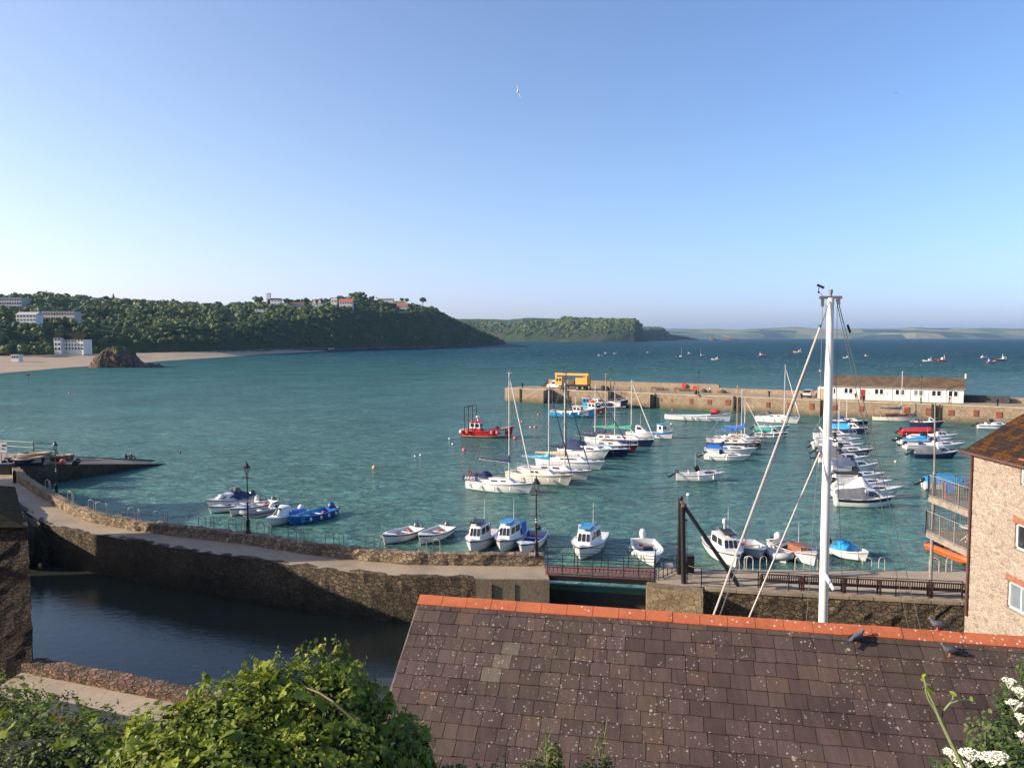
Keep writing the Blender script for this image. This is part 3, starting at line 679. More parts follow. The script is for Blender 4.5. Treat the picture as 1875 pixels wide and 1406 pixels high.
# ------------------------------------------------------------ street lamps
def make_lamp(h, base_z=0, white_band=False):
    t = thing('street_lamp', '', 'street lamp')
    mb = MB(); mb.lathe((0, 0, 0), [(.19, 0), (.19, .12), (.13, .2), (.12, .75), (.15, .8), (.08, .9), (.055, 1.0), (.05, h * .45), (.065, h * .46), (.045, h * .48), (.035, h - .95), (.06, h - .93), (.03, h - .85), (.03, h - .72)], 12); mb.build('post', IRON, t, smooth=True)
    mb = MB(); mb.tube([(-.28, 0, h - 1.0), (.28, 0, h - 1.0)], .022, 6); mb.ball((-.28, 0, h - 1), .04, 6); mb.ball((.28, 0, h - 1), .04, 6); mb.build('ladder_bar', IRON, t)
    mb = MB(); b = h - .72
    for k in range(4):
        a = R(45 + 90 * k); mb.tube([(.09 * math.cos(a), .09 * math.sin(a), b), (.2 * math.cos(a), .2 * math.sin(a), b + .38)], .013, 5)
    r1 = [(.09 * 1.0 * math.cos(R(45 + 90 * k)), .09 * math.sin(R(45 + 90 * k)), b) for k in range(4)]; r2 = [(.21 * math.cos(R(45 + 90 * k)), .21 * math.sin(R(45 + 90 * k)), b + .38) for k in range(4)]
    for r_ in (r1, r2):
        mb.tube(r_ + [r_[0]], .014, 5, cap=False)
    for k in range(4): mb.tube([(0, 0, b - .1), r1[k]], .012, 4)
    fr = mb.build('lantern_frame', IRON, t)
    mb = MB(); mb.grid([[(x * .97, y * .97, z) for x, y, z in r1], [(x * .97, y * .97, z) for x, y, z in r2]], close=True); g = mb.build('lantern_glass', mat('lamp_glass', (.5, .5, .46), .25, var=.1), t)
    m = MATS['lamp_glass']; pb = m.node_tree.nodes['Principled BSDF']; pb.inputs['Alpha'].default_value = .35
    mb = MB(); mb.lathe((0, 0, b + .38), [(.25, 0), (.24, .02), (.14, .12), (.1, .2), (.09, .2), (.11, .24), (.04, .3), (.03, .36), (.05, .39), (.012, .44), (.005, .56)], 8); mb.build('lantern_roof', IRON, t)
    if white_band:
        mb = MB(); mb.lathe((0, 0, 2.0), [(.053, 0), (.053, .22)], 12); mb.build('notice', mat('white_notice', (.7, .7, .68), .6), t)
    return t
LM = []
for i, (px, py, z, h, lab) in enumerate(((104, 905, QZ - .2, 4.6, 'leftmost black lantern lamp post standing against the harbour wall beside the slipway'), (452, 977, QZ + .66, 4.05, 'black lantern lamp post on the harbour wall in front of the moored dinghies'),
        (982, 1021, QZ + .66, 4.0, 'black lantern lamp post at the right end of the harbour wall beside the footbridge'))):
    t = make_lamp(h, white_band=True) if i == 0 else copy_tree(LM[0]); LM.append(t); t['label'] = lab; t['group'] = 'lantern lamp posts of the harbour'
    p = at(px, py, z); t.location = p + (Vector((0, .25, 0)) if i else Vector((0, 0, 0)))
for px, py, lab in ((1279, 724, 'tall thin lamp post by the end of the high pier parapet'), (1501, 727, 'lamp post at the left end of the white pier building with a gull on it'), (1686, 738, 'black lantern lamp post in front of the white pier building'),
                    (1118, 712, 'lamp post on the pier between the yellow crane truck and the steps'), (1031, 718, 'tall lamp post standing in front of the yellow crane truck')):
    t = copy_tree(LM[0]); t['label'] = lab; t.location = at(px, py, PZ); t.scale = (1.15, 1.15, 1.15 if px != 1031 else 1.3); t['group'] = 'lantern lamp posts of the harbour'

# ------------------------------------------------------------ ladders with hooped handrails
def make_hoops(mt):
    t = thing('harbour_ladder', '', 'ladder')
    for s in (-1, 1):
        mb = MB(); pts = [(s * .27 + s * 0, .06, -1.6)] + [(s * .27, .0, 0.0)] + [(s * .27, -.04 - .26 * (1 - math.cos(a)), .5 + .26 * math.sin(a)) for a in np.linspace(0, math.pi, 7)] + [(s * .27, -.56, -.05)]
        # each rail is a hoop seen from the front as well
        pts = [(s * .42 + .22 * math.cos(a), -.12 - .1 * (1 + math.cos(a) * s), .58 + .22 * math.sin(a)) for a in np.linspace(0, math.pi, 8)]
        pts = [(pts[0][0], pts[0][1], -.3)] + pts + [(pts[-1][0], pts[-1][1], -.3)]
        mb.tube(pts, .024, 6); mb.build('hooped_handrail', mt, t)
    mb = MB(); mb.tube([(-.2, .12, -2.6), (-.2, .12, 0)], .025, 5); mb.tube([(.2, .12, -2.6), (.2, .12, 0)], .025, 5)
    for k in range(9): mb.tube([(-.2, .12, -.2 - k * .28), (.2, .12, -.2 - k * .28)], .018, 5)
    mb.build('rungs', mt, t); return t
hp = make_hoops(GALV); used = 0
HOOPS = [(84, 893), (125, 912), (165, 922), (182, 935), (241, 945), (291, 950), (375, 964), (431, 974), (483, 976), (542, 986), (612, 992), (687, 1000), (785, 1012)]
def wall_top(px):
    """point on the sea side edge of the parapet above which the pixel column px lies"""
    for a, b in zip(seaside[:-1], seaside[1:]):
        xa = a.x / a.y * FPX + CX; xb = b.x / b.y * FPX + CX
        if xa <= px <= xb:
            f = (px - xa) / (xb - xa); return a.lerp(b, f), math.atan2((b - a).y, (b - a).x)
    return seaside[-1], 0
for i, (px, py) in enumerate(HOOPS):
    t = hp if not used else copy_tree(hp); used += 1; p, a = wall_top(px)
    t.location = (p.x - math.sin(a) * .12, p.y + math.cos(a) * .12, QZ + .62); t.rotation_euler = (0, 0, a)
    t['group'] = 'hooped ladders over the harbour wall'
    ORD = ['first', 'second', 'third', 'fourth', 'fifth', 'sixth', 'seventh', 'eighth', 'ninth', 'tenth', 'eleventh', 'twelfth', 'thirteenth']
    t['label'] = 'double hooped steel ladder top over the harbour wall, %s from the left' % ORD[i]
LG = mat('pale_galvanised', (.5, .46, .38), .5, metal=.2)
hp2 = None
for i, (px, lab) in enumerate(((1364, 'pale hooped ladder rails in front of the white fisher with the radar'), (1389, 'single pale hooped rail right of the fisher with the radar'), (1482, 'pale hooped ladder rails beside the brown trimmed launch'), (1605, 'pale hooped ladder rails right of the speedboat with the blue tarp'), (1727, 'pale hooped ladder rails beside the orange inflatable'))):
    t = make_hoops(LG) if hp2 is None else copy_tree(hp2); hp2 = hp2 or t
    x = (px - CX) / FPX * 43.4; t.location = (x, yat(RI, x) - .25, QZ); t.rotation_euler = (0, 0, math.pi); t['label'] = lab; t['group'] = 'pale hooped ladders on the right quay'

# ------------------------------------------------------------ railings
def railing(name, pts, h, label, cat='railing', rails=(1.0, .55, .1), post=1.1, r=.022, parent=None, bars=0, mt=IRON, group=None):
    t = parent or thing(name, label, cat, tuple(pts[0]), group=group); o0 = Vector(pts[0]) if parent is None else Vector((0, 0, 0)); P = [Vector(p) - o0 for p in pts]
    mb = MB(); mr = MB(); mbar = MB()
    for a, b in zip(P[:-1], P[1:]):
        n = max(1, round((b - a).length / post))
        for i in range(n + 1):
            q = a.lerp(b, i / n); mb = MB(); mb.tube([q, q + Vector((0, 0, h))], r * 1.2, 6); mb.build('post', mt, t)
        for f in rails: mr.tube([a + Vector((0, 0, h * f)), b + Vector((0, 0, h * f))], r, 6)
        if bars:
            k = int((b - a).length / bars)
            for i in range(k):
                q = a.lerp(b, (i + .5) / k); mbar.tube([q + Vector((0, 0, h * .08)), q + Vector((0, 0, h))], r * .55, 4)
    mr.build('rail', mt, t)
    if bars: mbar.build('bar', mt, t)
    return t

# ------------------------------------------------------------ footbridge, sluice gate, derrick
fb = thing('footbridge', 'brown decked footbridge with black railings over the sluice gap', 'footbridge')
f0, f1 = at(998, 1037, QZ), at(998, 1052, QZ); g0, g1 = at(1200, 1043, QZ), at(1198, 1062, QZ)
mb = MB()
n = 26
for i in range(n):
    a = f0.lerp(g0, (i + .06) / n); b = f0.lerp(g0, (i + .94) / n); c = f1.lerp(g1, (i + .94) / n); d = f1.lerp(g1, (i + .06) / n)
    mb.add([q + Vector((0, 0, z)) for z in (.0, .06) for q in (a, b, c, d)], [(0, 1, 2, 3), (7, 6, 5, 4), (0, 4, 5, 1), (1, 5, 6, 2), (2, 6, 7, 3), (3, 7, 4, 0)])
mb.build('deck', mat('red_brown_deck', (.2, .095, .07), .8, var=.25, vs=3), fb)
mb = MB()
for a, b in ((f0, g0), (f1, g1)): mb.box(tuple((a + b) / 2 + Vector((0, 0, -.14))), ((b - a).length, .14, .26), math.atan2((b - a).y, (b - a).x))
mb.build('beam', IRON, fb)
railing('', [f1 + Vector((.15, 0, .05)), g1 + Vector((0, 0, .05))], 1.12, '', parent=fb, rails=(1., .68, .36, .03), post=.86)
railing('', [f0 + Vector((.15, 0, .05)), g0 + Vector((0, 0, .05))], 1.12, '', parent=fb, rails=(1., .68, .36, .03), post=1.7)
sg = thing('sluice_gate', 'dark timber sluice gate with a green top beam under the footbridge', 'sluice gate')
s0, s1 = at(1006, 1062, 1.9), at(1190, 1075, 1.9); s0.y -= .1
GTM = mat('green_painted_steel', (.05, .17, .12), .5, var=.25)
ang = math.atan2((s1 - s0).y, (s1 - s0).x); mid = (s0 + s1) / 2; Ls = (s1 - s0).length
mb = MB(); mb.box((mid.x, mid.y, 1.62), (Ls, .3, .34), ang); mb.build('top_beam', GTM, sg, bevel=.03)
mb = MB()
for k in range(9): mb.box((mid.x, mid.y + (.02 if k % 2 else 0), 1.3 - k * .36), (Ls, .16, .34), ang)
mb.build('gate_boards', mat('wet_timber', (.035, .035, .03), .7, var=.4, vs=2), sg, bevel=.02)

dk = thing('derrick', 'black timber derrick with two posts, a long raking strut and winch box on the quay', 'derrick', tuple(at(1252, 1068, QZ)))
D0 = Vector(dk.location)
def rel(px, py, z): return at(px, py, z) - D0
def relY(px, py, Y): return atY(px, py, Y) - D0
mb = MB(); mb.tube([(0, 0, 0), tuple(relY(1250, 926, D0.y + .1))], .135, 10); mb.build('front_post', IRON, dk, smooth=True)
bp_ = at(1243, 1051, QZ) - D0; mb = MB(); mb.tube([tuple(bp_), tuple(relY(1246, 912, D0.y + .8))], .12, 10); mb.ball(tuple(relY(1247, 912, D0.y + .5)), .13, 8); mb.build('rear_post', IRON, dk, smooth=True)
mb = MB(); mb.tube([tuple(relY(1254, 928, D0.y + .1)), tuple(at(1352, 1072, QZ + .05) - D0)], .11, 10); mb.build('strut', IRON, dk, smooth=True)
mb = MB(); mb.tube([tuple(relY(1246, 918, D0.y + .6)), tuple(at(1349, 1062, QZ + .1) - D0)], .07, 8); mb.build('strut', IRON, dk, smooth=True)
mb = MB(); q = at(1262, 1048, QZ) - D0; mb.box((q.x + .02, q.y, .48), (.44, .4, .95)); mb.box((q.x, q.y, .98), (.5, .46, .05)); mb.build('winch_box', IRON, dk, bevel=.02)
mb = MB(); mb.tube([tuple(relY(1257, 950, D0.y)), (q.x - .15, q.y - .2, .6)], .012, 4); mb.ball(tuple(relY(1257, 952, D0.y)), .07, 6); mb.lathe((q.x - .25, q.y - .3, .5), [(.16, -.03), (.16, .03)], 10, axis='Y'); mb.build('winch_rope', IRON, dk)
mb = MB(); mb.ball(tuple(relY(1252, 926, D0.y)), (.17, .17, .14), 8); mb.box(tuple(relY(1249, 920, D0.y + .3)), (.12, .7, .12)); mb.build('head_fitting', mat('rusty_iron', (.09, .05, .035), .8, var=.4), dk)
# gate and railings behind the derrick
railing('metal_gate', [at(1206, 1062, QZ), at(1238, 1047, QZ)], 1.0, 'small black metal gate with a pale notice beside the derrick', 'gate', rails=(1., .55, .1), post=.5)
gt = [o for o in COL.objects if o.name.startswith('metal_gate')][0]
q = at(1222, 1040, QZ) - Vector(gt.location); mb = MB(); p_ = atY(1226, 1035, gt.location.y + .1) - Vector(gt.location); mb.box((p_.x, p_.y, p_.z), (.36, .02, .28)); mb.build('notice', mat('pink_white_notice', (.62, .5, .5), .6, var=.3, vs=6), gt)
railing('quay_railing', [at(1284, 1076, QZ), at(1388, 1080, QZ), at(1500, 1087, QZ), at(1640, 1094, QZ), at(1762, 1100, QZ)], 1.0, 'long black railing along the basin edge of the right quay', rails=(1., .6, .25), post=1.9)
railing('quay_railing', [at(1258, 1068, QZ), at(1284, 1076, QZ)], 1.0, 'short black railing joining the derrick foot to the quay railing', rails=(1., .6, .25), post=.9)

# ------------------------------------------------------------ benches
BW = mat('dark_bench_wood', (.055, .022, .016), .6, var=.35, vs=5)
def make_bench(L):
    t = thing('park_bench', '', 'bench')
    mb = MB()
    n = int(L / .115)
    for i in range(n): mb.box((-L / 2 + .1 + (L - .2) * i / (n - 1), -.24, .68), (.05, .02, .36), rx=R(8))
    mb.box((0, -.27, .88), (L, .045, .07)); mb.box((0, -.21, .5), (L, .045, .06)); mb.build('backrest', BW, t, bevel=.006)
    mb = MB()
    for k in range(5): mb.box((0, -.17 + k * .1, .44), (L, .075, .03))
    mb.build('seat', BW, t, bevel=.006)
    for s in (-1, 1):
        x = s * (L / 2 - .04); mb = MB(); mb.box((x, -.24, .44), (.07, .07, .9), rx=R(6)); mb.box((x, .26, .32), (.07, .07, .64)); mb.box((x, .02, .38), (.06, .5, .08)); mb.build('leg', BW, t, bevel=.006)
        mb = MB(); mb.box((x, .02, .66), (.08, .6, .045)); mb.build('armrest', BW, t, bevel=.006)
    return t
BN = [(1395, 1463, 'leftmost slatted dark wooden bench on the quay, right of the derrick'), (1472, 1540, 'slatted dark wooden bench directly behind the tall white mast'), (1548, 1607, 'short slatted dark wooden bench just right of the tall mast'), (1613, 1699, 'longest slatted dark wooden bench left of the balcony pole'), (1704, 1762, 'rightmost slatted dark wooden bench beside the stone building')]
for a, b, lab in BN:
    c = at((a + b) / 2, 1078 + ((a + b) / 2 - 1395) * .052, QZ); L = (b - a) / FPX * (c.y + 2.5) * 1.02
    t = make_bench(L); t['label'] = lab; t['group'] = 'slatted benches on the quay'; t.location = c; t.rotation_euler = (0, 0, math.atan2(RO[7].y - RO[5].y, RO[7].x - RO[5].x))

# ------------------------------------------------------------ slate roofed house in front
def slate_mat(name):
    m, t, b = nodes(name); a = N(t, 'ShaderNodeAttribute', attribute_name='vary'); v = coords(t)
    c = ramp(t, a.outputs['Fac'], [(0, (.060, .038, .033)), (.3, (.074, .048, .042)), (.55, (.084, .055, .047)), (.8, (.094, .062, .054)), (.955, (.10, .06, .042)), (.965, (.12, .095, .07)), (1, (.14, .115, .085))])
    n = noise(t, v, 1.1, 5, .6); c = mix(t, .7, c, ramp(t, n, [(.3, g3(.55)), (.5, g3(1)), (.7, g3(1.15))]), 'MULTIPLY')
    st = noise(t, coords(t, (9, .8, 1)), 1, 4); c = mix(t, .4, c, ramp(t, st, [(.35, g3(.6)), (.6, g3(1.15))]), 'MULTIPLY')
    moss = noise(t, v, .55, 6, .65); c = mix(t, ramp(t, moss, [(.52, g3(0)), (.72, g3(.55))]), c, (.07, .06, .028))
    fine = noise(t, v, 45, 4, .7); c = mix(t, .35, c, ramp(t, fine, [(.3, g3(.6)), (.7, g3(1.3))]), 'MULTIPLY')
    # lichen discs of several sizes, in drifts
    for sc, rad, den, colr in ((7, .055, .54, (.42, .40, .33)), (14, .10, .5, (.36, .34, .28)), (26, .14, .48, (.4, .38, .3)), (3.6, .045, .5, (.46, .43, .35))):
        d = N(t, 'ShaderNodeVectorMath', operation='ADD'); t.links.new(v, d.inputs[0])
        dn = N(t, 'ShaderNodeTexNoise'); dn.inputs['Scale'].default_value = sc * 3; t.links.new(v, dn.inputs['Vector'])
        sm = N(t, 'ShaderNodeVectorMath', operation='SCALE'); t.links.new(dn.outputs['Color'], sm.inputs[0]); sm.inputs['Scale'].default_value = .5 / sc * .35; t.links.new(sm.outputs[0], d.inputs[1])
        vo = N(t, 'ShaderNodeTexVoronoi'); vo.inputs['Scale'].default_value = sc; t.links.new(d.outputs[0], vo.inputs['Vector'])
        s = N(t, 'ShaderNodeSeparateColor'); t.links.new(vo.outputs['Color'], s.inputs[0])
        r_ = math_(t, 'MULTIPLY', s.outputs[1], rad * 2.9); disc = math_(t, 'LESS_THAN', vo.outputs['Distance'], r_)
        gate = math_(t, 'GREATER_THAN', s.outputs[0], .72); big = math_(t, 'GREATER_THAN', noise(t, v, .8, 3), den - .04)
        f = math_(t, 'MULTIPLY', math_(t, 'MULTIPLY', disc, gate), math_(t, 'MULTIPLY', big, ramp(t, fine, [(.35, g3(.25)), (.55, g3(.8))])))
        c = mix(t, f, c, colr)
    t.links.new(c, b.inputs['Base Color']); b.inputs['Roughness'].default_value = .72; b.inputs['Specular IOR Level'].default_value = .35
    bump(t, b, math_(t, 'ADD', math_(t, 'MULTIPLY', fine, .3), noise(t, v, 9, 3)), .5, .015)
    return m
SLATE = slate_mat('purple_slate')
RH = 4.83                                    # ridge height below the camera
rl = Vector((-.351 * RH, 2.896 * RH, CAMZ - RH)); rr_ = Vector((1.70 * RH, 2.481 * RH, CAMZ - RH))
house = thing('slate_roofed_house', 'low house with a lichen spotted purple slate roof and terracotta ridge in the foreground', 'house')
ud = (rr_ - rl).normalized(); RLn = (rr_ - rl).length + 3.5; PT = R(33)
sd = Vector((ud.y, -ud.x, 0)); sd = sd if sd.y < 0 else -sd          # down-slope, horizontal, towards the camera
slope = Vector((sd.x * math.cos(PT), sd.y * math.cos(PT), -math.sin(PT))); nrm = ud.cross(slope); nrm = nrm if nrm.z > 0 else -nrm
Mr = Matrix(((ud.x, slope.x, nrm.x, rl.x), (ud.y, slope.y, nrm.y, rl.y), (ud.z, slope.z, nrm.z, rl.z), (0, 0, 0, 1)))
V = []; F = []; A = []
rs = random.Random(11); EXP = .262; SLW = .325; ncrs = 27; SK = .035
box8 = [(0, 1, 3, 2), (4, 6, 7, 5), (0, 4, 5, 1), (2, 3, 7, 6), (0, 2, 6, 4), (1, 5, 7, 3)]
for c in range(ncrs):
    x = -SLW * (.5 if c % 2 else 1) + rs.uniform(-.02, .02); y0 = c * EXP + .02; ln = EXP * 1.9
    while x < RLn:
        w_ = SLW * rs.uniform(.93, 1.08)
        if rs.random() < .05: w_ *= rs.choice((.6, .7))
        xa = max(x, rs.uniform(-.02, .015)); xb = x + w_ - .009
        if xb - xa > .06:
            dy = rs.uniform(-.008, .008); lift = .014 + rs.uniform(0, .009); dr = rs.uniform(-.006, .006); tz = rs.uniform(-.002, .004)
            yb = y0 + EXP + dy; b0 = len(V)
            for (X, sx) in ((xa, 0), (xb, 1)):
                for (Y, zt) in ((y0 - .03, 0), (yb + (dr if sx else -dr), lift)):
                    for Z in (0, 1): V.append((X, Y, zt + tz * sx + Z * .012))
            F += [tuple(i + b0 for i in f) for f in box8]; g = rs.random()
            if c in (3, 4, 5) and 1.35 < xa < 2.3 and rs.random() < .45: g = .97 + rs.random() * .03
            elif g > .95: g = rs.uniform(.5, .9)
            A += [g] * 6
        x += w_
o = fastmesh('roof_slates', V, F, SLATE, attr=A); o.data.transform(Mr); o.parent = house
def rp(x, y, z=0): return Mr @ Vector((x, y, z))
mb = MB(); mb.add([rp(.03, 0, -.03), rp(RLn, 0, -.03), rp(RLn, ncrs * EXP - .05, -.03), rp(.03, ncrs * EXP - .05, -.03)], [(0, 1, 2, 3)])
bk = Vector((-sd.x * math.cos(PT), -sd.y * math.cos(PT), -math.sin(PT))) * 4.3
a, b = rp(.03, 0, -.03), rp(RLn, 0, -.03); mb.add([a, b, b + bk, a + bk], [(3, 2, 1, 0)]); mb.build('roof_underlay', mat('dark_slate_underlay', (.03, .025, .025), .8), house)
# ridge tiles
TERRA = mat('terracotta', (.43, .125, .055), .75, var=.18, vs=1.6, bmp=.3, bs=30, spec=.25)
t_ = TERRA.node_tree; b_ = t_.nodes['Principled BSDF']; src = b_.inputs['Base Color'].links[0].from_socket; v_ = coords(t_, (1.3, 1, 1), world=True)
vo = N(t_, 'ShaderNodeTexVoronoi'); vo.inputs['Scale'].default_value = 13; t_.links.new(v_, vo.inputs['Vector']); s_ = N(t_, 'ShaderNodeSeparateColor'); t_.links.new(vo.outputs['Color'], s_.inputs[0])
gx = N(t_, 'ShaderNodeNewGeometry'); sx_ = N(t_, 'ShaderNodeSeparateXYZ'); t_.links.new(gx.outputs['Position'], sx_.inputs[0])
more = N(t_, 'ShaderNodeMapRange'); t_.links.new(sx_.outputs[0], more.inputs[0]); more.inputs[1].default_value = 0; more.inputs[2].default_value = 8; more.inputs[3].default_value = .93; more.inputs[4].default_value = .62
ff = math_(t_, 'MULTIPLY', math_(t_, 'LESS_THAN', vo.outputs['Distance'], .26), math_(t_, 'GREATER_THAN', s_.outputs[0], more.outputs[0]))
t_.links.new(mix(t_, math_(t_, 'MULTIPLY', ff, .75), src, (.62, .55, .5)), b_.inputs['Base Color'])
mb = MB(); tl = .46; k = 0; x = -.02
while x < RLn:
    L = tl * rs.uniform(.99, 1.01); dz = rs.uniform(-.006, .006)
    rows = []
    for X in (x, x + L - .008):
        row = []
        for q in (-1, -.5, -.12, 0, .12, .5, 1):
            h = -abs(q) * .165 * math.tan(PT) * .98 + (.012 if abs(q) < .2 else 0); row.append((rl + ud * X + sd * (q * .185) + Vector((0, 0, h + .045 + dz))))
        for q in (1, .5, 0, -.5, -1): row.append((rl + ud * X + sd * (q * .17) + Vector((0, 0, -abs(q) * .165 * math.tan(PT) * .98 + .022 + dz - (0.01 if q else 0)))))
        rows.append(row)
    mb.grid(rows, close=True); n0 = len(mb.v)
    mb.add(rows[0], [tuple(range(12))]); mb.add(rows[1], [tuple(range(11, -1, -1))]); x += L; k += 1
mb.build('ridge_tiles', TERRA, house, fix=True)
# mortar verge and gable wall
mb = MB()
for c in range(ncrs): mb.box(tuple(rp(.0, (c + .5) * EXP, -.025)), (.07, .07, .05)); 
HWM = stone('house_wall_stone', [(.16, .13, .1), (.24, .2, .16), (.2, .16, .12)], .4, 1.7)
mb = MB(); e1_ = rp(0, ncrs * EXP * .96, 0); e2_ = rl + bk * .95; ins = ud * .12
zb = 0.5; mb.add([q + ins for q in (rl + Vector((0, 0, -.08)), e1_ + Vector((0, 0, -.1)), Vector((e1_.x, e1_.y, zb)), Vector((e2_.x, e2_.y, zb)), e2_ + Vector((0, 0, -.1)))], [(0, 1, 2, 3, 4)])
q1, q2 = Vector((e2_.x, e2_.y, zb)) + ins, Vector((e2_.x, e2_.y, e2_.z - .1)) + ins; w2 = ud * (RLn - .3)
mb.add([q1, q2, q2 + w2, q1 + w2], [(0, 1, 2, 3)]); q3, q4 = Vector((e1_.x, e1_.y, zb)) + ins, Vector((e1_.x, e1_.y, e1_.z - .1)) + ins
mb.add([q3, q4, q4 + w2, q3 + w2], [(3, 2, 1, 0)]); mb.build('wall', HWM, house)
mb = MB(); vp = [rp(-.035, -.05, -.04), rp(.03, -.05, -.04), rp(.03, ncrs * EXP, -.05), rp(-.035, ncrs * EXP, -.05)]
mb.add(vp + [p + nrm * .03 for p in vp], [(3, 2, 1, 0), (4, 5, 6, 7), (0, 1, 5, 4), (1, 2, 6, 5), (2, 3, 7, 6), (3, 0, 4, 7)]); mb.build('verge', mat('verge_mortar', (.2, .17, .14), .9, var=.3), house)

# ------------------------------------------------------------ stone building on the right with balconies
RB = thing('stone_warehouse', 'tall pale rubble stone warehouse with an orange lichened slate roof at the right edge', 'building')
RBM = stone('warm_rubble_stone', [(.22, .18, .145), (.36, .305, .25), (.27, .215, .17), (.42, .365, .30), (.30, .235, .18), (.38, .325, .27)], .30, 1.9, (.37, .315, .25), .07, .8, .04, (.24, .19, .145), .3)
BXc, BYc, EZ = 20.85, 34.5, 11.0
def wallpanel(mb, x, y0, y1, z0, z1, holes, th=.4):
    """wall in the plane x=const with rectangular holes (y,z ranges), with reveals"""
    ys_ = sorted({y0, y1} | {h[0] for h in holes} | {h[1] for h in holes}); zs_ = sorted({z0, z1} | {h[2] for h in holes} | {h[3] for h in holes})
    for a, b in zip(ys_[:-1], ys_[1:]):
        for c, d in zip(zs_[:-1], zs_[1:]):
            m_ = ((a + b) / 2, (c + d) / 2)
            if any(h[0] < m_[0] < h[1] and h[2] < m_[1] < h[3] for h in holes): continue
            mb.add([(x, a, c), (x, b, c), (x, b, d), (x, a, d)], [(3, 2, 1, 0)])
    for h in holes:
        a, b, c, d = h; e = x + .16
        mb.add([(x, a, c), (x, b, c), (x, b, d), (x, a, d), (e, a, c), (e, b, c), (e, b, d), (e, a, d)], [(0, 4, 5, 1), (1, 5, 6, 2), (2, 6, 7, 3), (3, 7, 4, 0)])
def onwall(px, py):      # the point of the lit wall (x = BXc) seen at a picture point
    xd = (px - CX) / FPX; yd = (py - CY) / FPX; f = math.cos(PITCH) - math.sin(PITCH) * yd; dn = math.sin(PITCH) + math.cos(PITCH) * yd
    k = BXc / xd; return (f * k, CAMZ - dn * k)
WINS = []
for px, py0, py1, wy in ((1869, 852, 888, 1.15), (1859, 957, 1004, 1.15), (1845.5, 1062, 1111, 1.5)):
    Y1, Zt = onwall(px, py0); _, Zb = onwall(px, py1); WINS.append((Y1 - wy, Y1, Zb, Zt))
mb = MB(); wallpanel(mb, BXc, 14, BYc, 0, EZ, WINS)
mb.add([(BXc, BYc, 0), (BXc + 8, BYc, 0), (BXc + 8, BYc, EZ), (BXc + 4, BYc, EZ + 2.45), (BXc, BYc, EZ)], [(0, 1, 2, 3, 4)])
mb.add([(BXc, 14, 0), (BXc + 8, 14, 0), (BXc + 8, 14, EZ), (BXc + 4, 14, EZ + 2.45), (BXc, 14, EZ)], [(4, 3, 2, 1, 0)]); mb.add([(BXc + 8, 14, 0), (BXc + 8, BYc, 0), (BXc + 8, BYc, EZ), (BXc + 8, 14, EZ)], [(0, 1, 2, 3)])
mb.build('wall', RBM, RB)
BRK = mat('brick_arch', (.30, .125, .075), .85, var=.3, vs=9, bmp=.3)
WFR = mat('white_window_frame', (.75, .74, .7), .4, var=.04)
for i, (a, b, c, d) in enumerate(WINS):
    e = BXc + .1; mb = MB(); fw = .08
    for q in ((a, a + fw, c, d), (b - fw, b, c, d), (a, b, c, c + fw), (a, b, d - fw, d)): mb.box((e, (q[0] + q[1]) / 2, (q[2] + q[3]) / 2), (.07, q[1] - q[0] - (.002 if q[1] - q[0] > .2 else 0), q[3] - q[2] - (.004 if q[3] - q[2] > .2 else 0)))
    if i != 1: mb.box((e + .005, (a + b) / 2, (c + d) / 2), (.06, .06, d - c - .16))
    W = mb.build('window', WFR, RB, bevel=.006)
    mb = MB(); mb.add([(e + .01, a + .05, c + .05), (e + .01, b - .05, c + .05), (e + .01, b - .05, d - .05), (e + .01, a + .05, d - .05)], [(3, 2, 1, 0)]); mb.build('pane', GLASSL if i == 2 else GLASS, W)
    mb = MB(); mb.box((BXc - .02, (a + b) / 2, c - .05), (.16, b - a + .1, .07)); mb.build('sill', mat('window_sill', (.3, .25, .2), .8), W)
    n = int((b - a + .3) / .09); mb = MB()
    for k in range(n): mb.box((BXc + .03, a - .15 + (k + .5) * (b - a + .3) / n, d + .14), (.1, (b - a + .3) / n - .012, .27), rx=R((k - n / 2) * 2.2))
    mb.build('brick_arch', BRK, RB)
LROOF = rockland('lichened_slate', (.075, .052, .042), (.21, .09, .028), None, .53, 1.6)
t2 = LROOF.node_tree; b2 = t2.nodes['Principled BSDF']; s2 = b2.inputs['Base Color'].links[0].from_socket
br = N(t2, 'ShaderNodeTexBrick'); br.inputs['Scale'].default_value = 1; br.inputs['Brick Width'].default_value = .3; br.inputs['Row Height'].default_value = .2; br.inputs['Mortar Size'].default_value = .012
br.inputs['Color1'].default_value = (.8, .8, .8, 1); br.inputs['Color2'].default_value = (1.2, 1.2, 1.2, 1); br.inputs['Mortar'].default_value = (.35, .35, .35, 1)
t2.links.new(coords(t2, (1, 1, 1), (0, 0, R(90))), br.inputs[0]); t2.links.new(mix(t2, 1.0, s2, br.outputs[0], 'MULTIPLY'), b2.inputs['Base Color'])
mb = MB(); ov = .28; sl_ = 2.45 / 4
rows = []
for j in range(16):
    f = j / 15; x = BXc - ov + (4 + ov) * f; z = EZ - .12 + (x - BXc) * sl_ + .12
    rows.append([(x, 13.5 + (BYc + .25 - 13.5) * i / 30, z + fbm(x, i * 1.3, 3, 2, .8) * .05) for i in range(31)])
mb.grid(rows); rows2 = [[(p[0], p[1], p[2] - .1) for p in r] for r in rows]; mb.grid(rows2[::-1])
mb.add([rows[i][-1] for i in range(16)] + [rows2[i][-1] for i in range(15, -1, -1)], [tuple(range(31, -1, -1))]); mb.add(rows[0] + rows2[0][::-1], [tuple(range(62))])
mb.add([(BXc + 4, 13.5, EZ + 2.45), (BXc + 8.3, 13.5, EZ - .15), (BXc + 8.3, BYc + .25, EZ - .15), (BXc + 4, BYc + .25, EZ + 2.45)], [(0, 1, 2, 3)])
